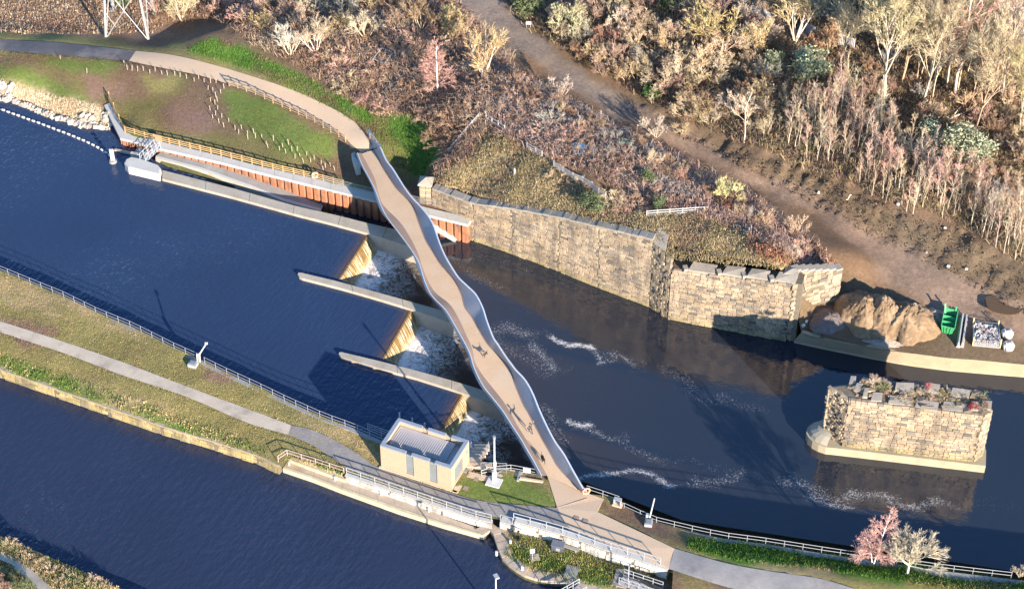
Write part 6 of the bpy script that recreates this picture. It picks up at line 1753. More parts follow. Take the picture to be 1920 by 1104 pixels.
for f in (.33, .66):
    a, b = q[0].lerp(q[3], f), q[1].lerp(q[2], f)
    MB().add([a * .9 + Vector((0, 0, .1)), b * .9 + Vector((0, 0, .1)), b * .95 + Vector((0, 0, 1.35)), a * .95 + Vector((0, 0, 1.35)), a * .9 + (q[3] - q[0]).normalized() * .5 + Vector((0, 0, .1)), b * .9 + (q[3] - q[0]).normalized() * .5 + Vector((0, 0, .1))], [(0, 1, 2, 3), (3, 2, 5, 4), (0, 3, 4), (1, 5, 2)]).build('inner_shelf', m_green, t)
for sgn in (q[0], q[1]):
    MB().beam(sgn * .7 + Vector((0, 0, .6)), sgn * .9 + Vector((0, .5, 2.0)), .18, .18).build('lifting_lug', m_green, t)
for k, (a, b) in enumerate((((1804, 598), (1796, 652)), ((1811, 600), (1803, 652)))):
    a, b = north.at(*a), north.at(*b)
    t = empty('concrete_barrier', a, 0, ['long pale concrete barrier beside the green skip', 'long pale concrete barrier beside the fenced rubble pen'][k], 'barrier')
    d = b - a
    n = Vector((d.y, -d.x, 0)).normalized()
    m = MB(); prof = [(-.26, 0), (-.26, .15), (-.12, .4), (-.10, .95), (.10, .95), (.12, .4), (.26, .15), (.26, 0)]
    m.ribbon([[n * x + Vector((0, 0, z)), d + n * x + Vector((0, 0, z))] for x, z in prof])
    m.add([n * x + Vector((0, 0, z)) for x, z in prof], [tuple(range(8))]).add([d + n * x + Vector((0, 0, z)) for x, z in prof], [tuple(range(7, -1, -1))])
    m.build('barrier_body', m_oldwood if k == 0 else m_concg, t)
    MB().beam(Vector((0, 0, .98)), d + Vector((0, 0, .98)), .14, .06).build('barrier_cap', m_pale_f, t)
pen = [north.at(1824, 609), north.at(1871, 613), north.at(1874, 655), north.at(1823, 650)]
o0 = sum(pen, Vector()) / 4
t = empty('rubble_pen', o0, 0, 'low mesh pen full of grey rubble in the works yard', 'pen')
q = [Vector((p.x - o0.x, p.y - o0.y, 0)) for p in pen]
for i in range(4):
    a, b = q[i], q[(i + 1) % 4]
    m = MB()
    for k in range(1, 12): m.tube([a.lerp(b, k / 12), a.lerp(b, k / 12) + Vector((0, 0, 1.0))], .02, 3, cap=False)
    for z in (.1, .4, .7, 1.0): m.tube([a + Vector((0, 0, z)), b + Vector((0, 0, z))], .02, 3, cap=False)
    m.build('mesh_side', m_galv, t)
    MB().beam(a, a + Vector((0, 0, 1.5)), .14, .14).build('corner_post', mat('yellow_timber', (.66, .55, .27), (.58, .47, .22)), t)
MB().prism([(p.x * .97, p.y * .97) for p in q], -.2, .55).build('rubble_fill', mat('grey_rubble', (.40, .38, .36), (.26, .25, .24), 2.5, .95, .9, .12, 4.), t)
rbm = [block_mesh(100 + i) for i in range(3)]
for k in range(150):
    u, v = RNG.random(2)
    p = q[0].lerp(q[1], u).lerp(q[3].lerp(q[2], u), v) * .93
    s = RNG.uniform(.18, .5)
    o = link('rubble_stone', rbm[k % 3], t, p + Vector((0, 0, .55 + .25 * fbm([p.x], [p.y], 1., 2)[0])), RNG.uniform(0, 6), (s, s * .8, s * .6), (.42, .41, .40) if k % 9 else (.55, .28, .20))
    o.rotation_euler = tuple(RNG.uniform(-.7, .7, 3))
for k, (px, py) in enumerate(((1887, 632), (1889, 655))):
    p = north.at(px, py)
    t = empty('bulk_bag', p, R(8), ['white bulk bag behind the other beside the rubble pen', 'front white bulk bag beside the rubble pen'][k], 'bulk bag')
    bm = bmesh.new(); bmesh.ops.create_cube(bm, size=1.)
    bmesh.ops.bevel(bm, geom=bm.edges[:], offset=.16, segments=3, affect='EDGES')
    for v in bm.verts: v.co = Vector((v.co.x * (1.25 + .2 * math.sin(v.co.z * 3 + 1)), v.co.y * (1.2 + .15 * math.cos(v.co.z * 4)), (v.co.z + .5) * 1.15))
    me = bpy.data.meshes.new('bag_body'); bm.to_mesh(me); bm.free(); me.materials.append(m_white); me.polygons.foreach_set('use_smooth', [True] * len(me.polygons))
    link('bag_body', me, t)
    for sx in (-.4, .4): MB().tube([(sx, -.3, 1.1), (sx, -.1, 1.4), (sx, .2, 1.4), (sx, .35, 1.1)], .04, 5).build('lifting_loop', m_white, t)
pdl = [(1846, 562), (1856, 554), (1885, 552), (1912, 556), (1922, 568), (1914, 585), (1897, 594), (1870, 592), (1852, 584)]
pp = [north.at(*p) for p in pdl]; zq = np.mean([p.z for p in pp]) + .05
m_pud, nt, b = nodes_of('puddle_water'); b.inputs['Base Color'].default_value = (.10, .066, .04, 1); b.inputs['Roughness'].default_value = .08; b.inputs['IOR'].default_value = 1.33
sp = smooth([(p.x, p.y, zq) for p in pp] + [(pp[0].x, pp[0].y, zq)], 30)[:-1]
mb = MB().prism([(p[0], p[1]) for p in sp], zq - .05, zq)
tag(mb.build('puddle', m_pud), 'flat brown puddle in the dirt of the works yard', 'puddle')
# sand heaps
m_sand = mat('builder_sand', (.27, .175, .093), (.185, .122, .068), .9, .95, .9, .15, 2.5, stain=(.36, .25, .15), stscale=.5)
def heap(name, px, py, rx, ry, h, rz, material, label, seed):
    p = north.at(px, py)
    n, r_ = 110, 44
    k, a = np.meshgrid(np.linspace(0, 1, r_ + 1), 2 * np.pi * np.arange(n) / n, indexing='ij')
    wob = 1 + .5 * (fbm(np.cos(a) * 2 + seed * 7, np.sin(a) * 2, 1., 3) - .5)
    x, y = np.cos(a) * rx * k * wob, np.sin(a) * ry * k * wob
    z = h * (1 - k ** 1.25) + h * (.45 * (fbm(x + seed * 31, y, 2.4, 4) - .5) + .16 * (fbm(x + seed * 31, y + 50, .8, 3) - .5) + .14 * (fbm(x, y + 90, .3, 2) - .5)) * (1 - k ** 4)
    # runnels where the load has slid
    z += h * .05 * np.abs(np.sin(a * 9 + 3 * fbm(np.cos(a) * 3, np.sin(a) * 3 + seed, 1., 2))) * k * (1 - k) * 2 - .3 * (k > .999)
    v = np.stack([x * math.cos(rz) - y * math.sin(rz), x * math.sin(rz) + y * math.cos(rz), z], -1).reshape(-1, 3)
    ii = np.arange((r_ + 1) * n).reshape(r_ + 1, n); jj = np.roll(ii, -1, 1)
    f = np.stack([ii[:-1], ii[1:], jj[1:], jj[:-1]], -1).reshape(-1, 4)
    o = link(name, raw_mesh(name, v, f, material), None, p)
    return tag(o, label, 'heap')
heap('sand_heap', 1618, 590, 3.6, 4.6, 3.0, .3, m_sand, 'sloping tan sand heap nearest the abutment', 1)
heap('sand_heap', 1657, 592, 3.6, 4.6, 3.2, .2, m_sand, 'middle tan sand heap in the works yard', 2)
heap('sand_heap', 1700, 602, 4.2, 4.0, 2.8, .1, m_sand, 'broad tan sand heap nearest the green skip', 3)
m_spoil = mat('dark_spoil', (.21, .165, .145), (.13, .105, .095), 1.2, .95, .9, .12, 4.)
heap('rubble_heap', 1555, 604, 2.6, 2.6, 1.2, 0., m_spoil, 'dark heap of rubble in shade beside the return wall', 4)
heap('rubble_heap', 1752, 592, 1.3, 1.6, .9, 0., mat('pinkish_spoil', (.46, .34, .26), (.36, .26, .20), 1.2, .95, .8, .1, 4.), 'small pinkish heap between the sand and the green skip', 5)
heap('rubble_heap', 1660, 640, 3.2, .9, .5, -.18, mat('stony_spoil', (.42, .35, .28), (.28, .23, .185), 2., .95, .9, .12, 3.), 'stony ridge of rubble along the top of the concrete river wall', 6)
wr = [block_mesh(200 + i) for i in range(3)]
rg = random.Random(8)
for k, (px, py, s) in enumerate(((1545, 606, .7), (1558, 620, .45), (1506, 612, .5), (1512, 604, .45), (1530, 625, .35), (1604, 548, .4), (1772, 428, .35), (1535, 362, .4), (1684, 384, .45), (1736, 474, .35), (1778, 500, .4), (1812, 505, .35))):
    p = north.at(px, py)
    o = link('loose_stone', wr[k % 3], None, p + Vector((0, 0, s * .3)), rg.uniform(0, 6), (s, s * .7, s * .6), (.72, .69, .64))
    tag(o, 'pale loose stone ' + ('in the shade beside the return wall' if px < 1550 and py > 590 else 'beside the sand heaps' if py > 540 else 'on the churned mud bank below the saplings'), 'stone', 'pale loose stones in the mud')
# rock armour along the upstream shore
rkm = [block_mesh(300 + i) for i in range(4)]
rg = np.random.default_rng(5)
SHORE = [(0, 189), (60, 207), (120, 233), (195, 246)]
n = 0
while n < 230:
    k = rg.random()
    if rg.random() < .62:
        x = rg.uniform(-15, 207); y = np.interp(x, [-20, 0, 60, 120, 207], [183, 189, 208, 231, 246]) + rg.normal(0, 2.6) - 1.5
    elif rg.random() < .55: x, y = rg.uniform(-15, 32), 0; y = rg.uniform(158, 194 + x * .25)
    else: x = rg.uniform(150, 208); y = rg.uniform(215, 244)
    p = north.at(x, y)
    p.z = max(p.z, -.05)
    s = rg.uniform(.35, 1.0)
    c = np.array((.55, .48, .385)) * rg.uniform(.7, 1.05)
    o = link('shore_rock', rkm[n % 4], None, p + Vector((0, 0, s * .15)), 0, (s, s * rg.uniform(.6, .95), s * rg.uniform(.5, .8)), tuple(c))
    o.rotation_euler = tuple(rg.uniform(-1, 1, 3))
    tag(o, ('large ' if s > .75 else 'small ' if s < .5 else '') + 'pale angular rock ' + ('in the pile at the left end of the shore' if x < 32 and y < 186 else 'beside the end of the white coping' if x > 175 else 'on the waterline, left of the straw bank middle' if x < 80 else 'on the waterline below the straw-coloured bank'), 'rock', 'pale rocks along the upstream shore')
    n += 1
# ================================================================== VEGETATION
m_twig = mat_obj('twigs', .9, .4)
m_bark = mat_obj('bark', .9, .3)
m_leaf = mat_obj('small_leaves', .75, .45)
m_blade = mat_attr('blades', 1.2, .9, .0, .01, .35)
class Twigs:
    """branch structure as tapered three-sided stems and single-face twigs"""
    def __init__(s, seed, rmin=.0045): s.rmin = rmin; s.g = np.random.default_rng(seed); s.stem, s.twig = [], []
    def unit(s):
        v = s.g.normal(size=3); return v / np.linalg.norm(v)
    def bend(s, d, ang):
        a = np.cross(d, s.unit()); a /= np.linalg.norm(a) + 1e-9
        v = d * math.cos(ang) + a * math.sin(ang)
        return v / np.linalg.norm(v)
    def grow(s, p, d, L, r, lvl, spec):
        """spec: list per level of (children, angle, length ratio, up pull)"""
        last = lvl >= len(spec)
        if last:
            w = s.unit(); w = np.cross(w, d); w /= np.linalg.norm(w) + 1e-9
            q = p + d * L + s.unit() * L * .15
            s.twig.append((p - w * r, p + w * r, q)); return
        nch, ang, ratio, up = spec[lvl]
        n = 3
        pts = [p]; dd = d.copy()
        for k in range(n):
            dd = dd + s.unit() * .16 + np.array([0, 0, up]); dd /= np.linalg.norm(dd)
            pts.append(pts[-1] + dd * L / n)
        rr = [r * (1 - .6 * k / n) for k in range(n + 1)]
        for k in range(n): s.stem.append((pts[k], pts[k + 1], rr[k], rr[k + 1]))
        for c in range(nch):
            t = s.g.uniform(.25, 1.) if lvl else s.g.uniform(.4, 1.)
            k = min(n - 1, int(t * n)); f = t * n - k
            q = pts[k] * (1 - f) + pts[k + 1] * f
            base = pts[k + 1] - pts[k]; base /= np.linalg.norm(base)
            s.grow(q, s.bend(base, ang * s.g.uniform(.6, 1.3)), L * ratio * s.g.uniform(.6, 1.2) * (1.15 - .5 * t), max(r * .45, s.rmin), lvl + 1, spec)
    def stems_mesh(s, name, mt, rmin=0.):
        vs, fs = [], []
        for a, b, r0, r1 in s.stem:
            if r0 < rmin: continue
            d = b - a; d = d / (np.linalg.norm(d) + 1e-9)
            u = np.cross(d, [.31, .17, .93]); u /= np.linalg.norm(u) + 1e-9
            w = np.cross(d, u); k = len(vs)
            for c, r in ((a, r0), (b, r1)):
                for i in range(3):
                    t = 2.094 * i; vs.append(c + (u * math.cos(t) + w * math.sin(t)) * r)
            for i in range(3):
                j = (i + 1) % 3; fs += [(k + i, k + j, k + 3 + j), (k + i, k + 3 + j, k + 3 + i)]
        return vs, fs
    def twigs_mesh(s):
        vs = [q for t in s.twig for q in t]
        return vs, [(3 * i, 3 * i + 1, 3 * i + 2) for i in range(len(s.twig))]
def pack(name, parts, mt):
    V, F = [], []
    for vs, fs in parts:
        k = len(V); V += list(vs); F += [tuple(i + k for i in f) for f in fs]
    return raw_mesh(name, np.array(V), np.array(F, int), mt)
def dome(seed, stems=9, spread=.85, h=1., fine=6, mid=6, up=.10, rt=.022):
    s = Twigs(seed)
    for i in range(stems):
        a = 2 * math.pi * (i + s.g.random()) / stems; e = spread * math.sqrt(s.g.random())
        d = np.array([math.cos(a) * math.sin(e), math.sin(a) * math.sin(e), math.cos(e)])
        s.grow(np.array([math.cos(a), math.sin(a), 0]) * .06, d, h * .62 * s.g.uniform(.8, 1.15), .02, 0, [(mid, .55, .55, up), (fine, .6, .55, up * .6), (8, .6, .75, .03)])
    s.twig = [tuple(np.array(q) if i < 2 else q for i, q in enumerate(t)) for t in s.twig]
    return s
# unit-height prototypes: scaled when placed
SHRUB = []
for i in range(5):
    s = dome(i, stems=8 + i % 3, spread=.75 + .1 * (i % 3))
    SHRUB.append(pack('shrub', [s.stems_mesh('', None), s.twigs_mesh()], m_twig))
LOWB = []
for i in range(4):
    s = dome(30 + i, stems=13, spread=1.25, fine=5, mid=5, up=-.06)
    LOWB.append(pack('bramble_bush', [s.stems_mesh('', None), s.twigs_mesh()], m_twig))
def tree_proto(seed, kind):
    s = Twigs(seed, dict(tall=.0014, multi=.0024, birch=.0022, sapling=.002, round=.002)[kind]); g = s.g
    if kind == 'tall':
        n = 7; p = np.zeros(3); d = np.array([g.normal() * .05, g.normal() * .05, 1.]); d /= np.linalg.norm(d)
        H = .62; pts = [p]
        for k in range(n):
            d = d + s.unit() * .07 + np.array([0, 0, .05]); d /= np.linalg.norm(d); pts.append(pts[-1] + d * H / n)
        for k in range(n): s.stem.append((pts[k], pts[k + 1], .011 * (1 - .09 * k), .011 * (1 - .09 * (k + 1))))
        for c in range(15):
            t = g.uniform(.32, 1.); k = min(n - 1, int(t * n))
            s.grow(pts[k] + (pts[k + 1] - pts[k]) * (t * n - k), s.bend(np.array([0, 0, 1.]), g.uniform(.25, .75)), .40 * (1.25 - .45 * t) * g.uniform(.8, 1.15), .0058, 0, [(7, .5, .55, .14), (6, .5, .6, .08), (6, .5, .85, .03)])
    elif kind == 'multi':
        for c in range(6):
            a = 2 * math.pi * (c + g.random()) / 6; e = g.uniform(.1, .6)
            s.grow(np.zeros(3), np.array([math.cos(a) * math.sin(e), math.sin(a) * math.sin(e), math.cos(e)]), .6 * g.uniform(.8, 1.1), .014, 0, [(8, .45, .5, .12), (6, .5, .55, .08), (7, .5, .8, .03)])
    elif kind == 'birch':
        n = 8; pts = [np.array([0, 0, k / n]) + np.array([g.normal(), g.normal(), 0]) * .008 for k in range(n + 1)]; pts[0][:] = 0
        for k in range(n): s.stem.append((pts[k], pts[k + 1], .013 * (1 - k / n) + .003, .013 * (1 - (k + 1) / n) + .003))
        for c in range(64):
            t = g.uniform(.10, .98); k = min(n - 1, int(t * n)); q = pts[k] + (pts[k + 1] - pts[k]) * (t * n - k)
            a = g.uniform(0, 6.28); d = np.array([math.cos(a), math.sin(a), g.uniform(.5, 1.1)]); d /= np.linalg.norm(d)
            s.grow(q, d, (.34 * (1.02 - t) + .045) * g.uniform(.7, 1.15), .0035, 0, [(8, .55, .5, -.02), (12, .7, .5, -.10)])
    elif kind == 'sapling':
        n = 5; pts = [np.array([0, 0, k / n]) + np.array([g.normal(), g.normal(), 0]) * .012 * k / 2 for k in range(n + 1)]
        for k in range(n): s.stem.append((pts[k], pts[k + 1], .007 * (1 - k / n) + .002, .007 * (1 - (k + 1) / n) + .002))
        for c in range(20):
            t = g.uniform(.25, .98); k = min(n - 1, int(t * n)); q = pts[k] + (pts[k + 1] - pts[k]) * (t * n - k)
            s.grow(q, s.bend(np.array([0, 0, 1.]), g.uniform(.35, .7)), (.28 * (1.05 - t) + .06) * g.uniform(.7, 1.1), .0032, 0, [(5, .45, .5, .10), (5, .5, .85, .05)])
    elif kind == 'round':
        n = 3; pts = [np.array([0, 0, .25 * k / n]) for k in range(n + 1)]
        for k in range(n): s.stem.append((pts[k], pts[k + 1], .022, .020))
        for c in range(13):
            a = 2 * math.pi * (c + g.random()) / 13; e = g.uniform(.1, 1.25)
            s.grow(pts[-1] - np.array([0, 0, .05 * g.random()]), np.array([math.cos(a) * math.sin(e), math.sin(a) * math.sin(e), math.cos(e)]), .42 * g.uniform(.85, 1.1), .011, 0, [(9, .5, .52, .05), (8, .5, .6, .04), (6, .5, .8, .02)])
    trunk = pack('trunk', [s.stems_mesh('', None, dict(sapling=.0025, tall=.0026).get(kind, .0052))], m_bark)
    keep = [q for q in s.stem if q[2] < dict(sapling=.0025, tall=.0026).get(kind, .0052)]
    s.stem = keep
    k_ = [s.twigs_mesh()]
    if keep: k_.append(s.stems_mesh('', None))
    return trunk, pack('crown', k_, m_twig)
TREES = {k: [tree_proto(100 + 10 * j + i, k) for i in range(n)] for j, (k, n) in enumerate((('tall', 4), ('multi', 3), ('birch', 3), ('sapling', 5), ('round', 2)))}
def leafy(seed, n=1500, flat=.8):
    g = np.random.default_rng(seed)
    cl = g.normal(size=(26, 3)); cl /= np.linalg.norm(cl, axis=1)[:, None]
    cl = cl * g.uniform(.45, .9, (26, 1)) * [.5, .5, .45] + [0, 0, .5]
    c = cl[g.integers(0, 26, n)] + g.normal(size=(n, 3)) * .085
    c[:, 2] = np.abs(c[:, 2])
    u = g.normal(size=(n, 3)); u /= np.linalg.norm(u, axis=1)[:, None]
    w = np.cross(u, g.normal(size=(n, 3))); w /= np.linalg.norm(w, axis=1)[:, None]
    L = g.uniform(.035, .07, (n, 1))
    v = np.stack([c - w * L * .45, c + w * L * .45, c + u * L * 1.3], 1).reshape(-1, 3)
    return v, np.arange(3 * n).reshape(-1, 3)
LEAFY = []
for i in range(3):
    s = dome(60 + i, stems=7, mid=4, fine=3)
    LEAFY.append(pack('leafy_bush', [leafy(i), s.stems_mesh('', None)], m_leaf))
CB = dict(buff=(.55, .42, .27), pale=(.64, .53, .38), gold=(.54, .405, .225), brown=(.38, .24, .15), pink=(.55, .35, .27), grey=(.40, .36, .31), green=(.30, .33, .20), olive=(.42, .35, .19), red=(.42, .19, .11), mauve=(.40, .265, .20), ivy=(.05, .11, .025), lich=(.58, .54, .26))
vg = np.random.default_rng(21)
def vary(c, a=.16):
    c = .95 * np.array(CB[c] if isinstance(c, str) else c) * vg.uniform(1 - a, 1 + a) * (1 + vg.normal(size=3) * .04)
    return tuple(np.clip(c, .01, .95))
def shrub(px, py, h, wr, colr, name, label, cat='shrub', group=None, meshes=None, land=None, p=None, dz=-.05):
    p = p if p is not None else (land or north).at(px, py)
    me = (meshes or SHRUB)[int(vg.integers(0, 99)) % len(meshes or SHRUB)]
    o = link(name, me, None, p + Vector((0, 0, dz)), vg.uniform(0, 6.28), (h * wr, h * wr * vg.uniform(.85, 1.15), h), vary(colr))
    return tag(o, label, cat, group)
def tree(px, py, h, kind, wr, colr, bark, name, label, group=None, land=None, lean=(0, 0), var=None, p=None):
    p = p if p is not None else (land or north).at(px, py)
    tr, cr = TREES[kind][int(vg.integers(0, 99)) % len(TREES[kind]) if var is None else var]
    t = empty(name, p, 0, label, 'tree', group)
    t.rotation_euler = (lean[1], lean[0], vg.uniform(0, 6.28) if lean == (0, 0) else 0)
    t.scale = (h * wr, h * wr, h)
    link('trunk', tr, t, None, 0, None, vary(bark))
    link('crown', cr, t, None, 0, None, vary(colr))
    return t
# ---- trees one can point to
T_ = [(820, 176, 9.5, 'birch', 1.0, (.56, .31, .235), (.78, .72, .66), 'birch_tree', 'tall pink-twigged birch with a white trunk in the brambles left of the track'),
 (905, 146, 9.5, 'multi', 1.15, 'gold', 'pale', 'willow_tree', 'broad golden many-stemmed tree left of the dirt track'),
 (790, 62, 6.5, 'multi', 1.2, 'brown', 'buff', 'scrub_tree', 'brown rounded tree behind the golden tree near the top edge'),
 (1490, 82, 12, 'multi', 1.0, 'gold', 'pale', 'willow_tree', 'many-stemmed golden tree beside the palisade fence'),
 (1580, 128, 13, 'tall', .9, 'buff', 'pale', 'scrub_tree', 'leaning pale-trunked tree left of the tall grove', 1),
 (1657, 192, 21, 'tall', 1.0, 'buff', 'pale', 'tall_tree', 'tall bare tree with a split white foot, left end of the tall grove', 0),
 (1690, 158, 19, 'tall', .95, 'buff', (.56, .38, .24), 'tall_tree', 'tall bare orange-trunked tree second from the left in the grove', 2),
 (1729, 198, 19, 'tall', .9, 'buff', 'pale', 'tall_tree', 'tall bare tree with a twisted trunk in the middle of the grove', 3),
 (1748, 190, 16, 'tall', .7, 'buff', 'pale', 'tall_tree', 'slim bare tree with a kinked pale trunk in the grove', 1),
 (1774, 166, 17, 'sapling', 1.6, 'pink', 'pale', 'tall_tree', 'thin straight pale tree with few branches, left of its taller twin'),
 (1789, 182, 21, 'sapling', 1.5, 'pink', 'pale', 'tall_tree', 'thinnest and tallest straight pale tree in the grove'),
 (1830, 242, 18, 'tall', 1.0, 'buff', 'buff', 'tall_tree', 'bare spreading tree over the fallen branches at the right', 2),
 (1878, 186, 18, 'tall', .9, 'pale', 'pale', 'tall_tree', 'pale forked tree near the right edge', 0),
 (1912, 252, 14, 'tall', 1.0, 'olive', 'buff', 'scrub_tree', 'crooked olive-tinted tree on the right edge', 3),
 (545, 108, 6.5, 'multi', 1.1, 'pale', 'pale', 'scrub_tree', 'pale leaning thorn tree above the green strip, left one'),
 (592, 103, 8, 'multi', .9, 'pale', 'pale', 'scrub_tree', 'pale upright thorn tree above the green strip, right one'),
 (340, 40, 7, 'multi', 1.2, 'buff', 'pale', 'scrub_tree', 'straw-coloured spreading tree just right of the pylon'),
 (1395, 268, 9, 'sapling', 1.5, 'pale', 'pale', 'scrub_tree', 'white-stemmed slender tree at the edge of the muddy verge')]
for q in T_:
    tree(*q[:9], var=q[9] if len(q) > 9 else None)
tb = tree(1637, 1059, 9.4, 'birch', .86, (.60, .36, .30), (.80, .70, .64), 'birch_tree', 'pink leafless birch leaning right on the lower right bank', land=isl, lean=(.13, -.05), var=0)
link('trunk', TREES['birch'][1][0], tb, (-.03, .0, .05), 1., (.75, .75, .6), vary((.80, .70, .64))).rotation_euler = (0, -.42, 0)
link('crown', TREES['birch'][1][1], tb, (-.03, .0, .05), 1., (.75, .75, .6), vary((.60, .36, .30))).rotation_euler = (0, -.42, 0)
tree(1701, 1076, 7.6, 'round', 1.25, (.60, .50, .33), (.66, .56, .42), 'round_tree', 'round pale bare tree right of the pink birch', land=isl, var=0)
# ---- shrubs one can point to
S_ = [(686, 72, 5.6, .95, (.55, .47, .33), 'pale_shrub', 'large round pale grey-green bush beside the shaded track at the top'),
 (1230, 256, 4.2, 1.0, 'pale', 'pale_shrub', 'pale rounded shrub standing on the edge of the dirt track'),
 (1050, 182, 3.2, 1.5, 'pale', 'pale_shrub', 'wide pale low shrub above the shaded side of the dirt track'),
 (1362, 378, 4.4, .95, 'lich', 'lichened_shrub', 'yellow-green lichened shrub standing against the shaded track'),
 (1122, 122, 4.8, .9, 'gold', 'golden_shrub', 'golden upright shrub right of the dirt track, left of two'),
 (1196, 152, 5.4, .85, 'gold', 'golden_shrub', 'golden taller shrub right of the dirt track, right of two'),
 (1068, 60, 6.2, 1.1, (.50, .43, .27), 'scrub_bush', 'large straw-grey bush casting dark shade near the top of the track'),
 (1155, 42, 5., .9, 'buff', 'scrub_bush', 'straw bush at the top edge right of the large one'),
 (1330, 84, 7.5, 1.1, (.54, .43, .21), 'golden_shrub', 'broadest golden bush in the scrub at the top'),
 (1413, 102, 7.5, .65, 'gold', 'golden_shrub', 'tall oval golden bush below the palisade fence'),
 (1222, 190, 2.2, 1.0, (.55, .45, .30), 'scrub_bush', 'low straw bush behind the green ivy clump'),
 (1490, 440, 3.6, .95, 'buff', 'pale_shrub', 'pale shrub beside the red bracken above the abutment'),
 (1430, 425, 3.2, .9, 'buff', 'pale_shrub', 'straw shrub left of the red bracken'),
 (1280, 250, 2.2, 1.1, 'buff', 'scrub_bush', 'small straw bush on the muddy verge of the track'),
 (1222, 312, 3.2, .9, 'pale', 'pale_shrub', 'pale feathery shrub on the railway bank by the shaded track')]
for px, py, h, w, c, nm, lab in S_: shrub(px, py, h, w, c, nm, lab)
shrub(1222, 186, 2.6, .95, 'ivy', 'ivy_clump', 'vivid green ivy clump beside the dirt track', 'ivy', meshes=LEAFY)
for px, py, h, w, lab in ((1518, 148, 5.2, 1.0, 'grey-green bush below the many-stemmed golden tree'), (1448, 130, 3.6, .9, 'small grey-green bush left of the larger one'), (1742, 275, 4.6, 1.0, 'grey-green bush at the edge of the dark wood, left of three'), (1795, 300, 5.8, 1.0, 'largest grey-green bush at the edge of the dark wood'), (1832, 305, 5., .9, 'grey-green bush at the edge of the dark wood, right of three'), (1110, 395, 2.8, 1.2, 'dark green low bush above the long stone wall'), (1215, 345, 2.4, 1.0, 'green bush on the railway bank above the level fence'), (1235, 390, 2., .9, 'small green bush beside the level fence'), (230, 8, 4.5, 1., 'dark green bush just left of the pylon'), (985, 25, 4.5, 1.1, 'dark green bush behind the small white sign'), (1255, 20, 4.5, .9, 'dark bush in the scrub at the top edge')):
    shrub(px, py, h, w, 'green' if h > 2.9 and px > 1400 else (.13, .16, .07), 'leafy_bush', lab, meshes=LEAFY)
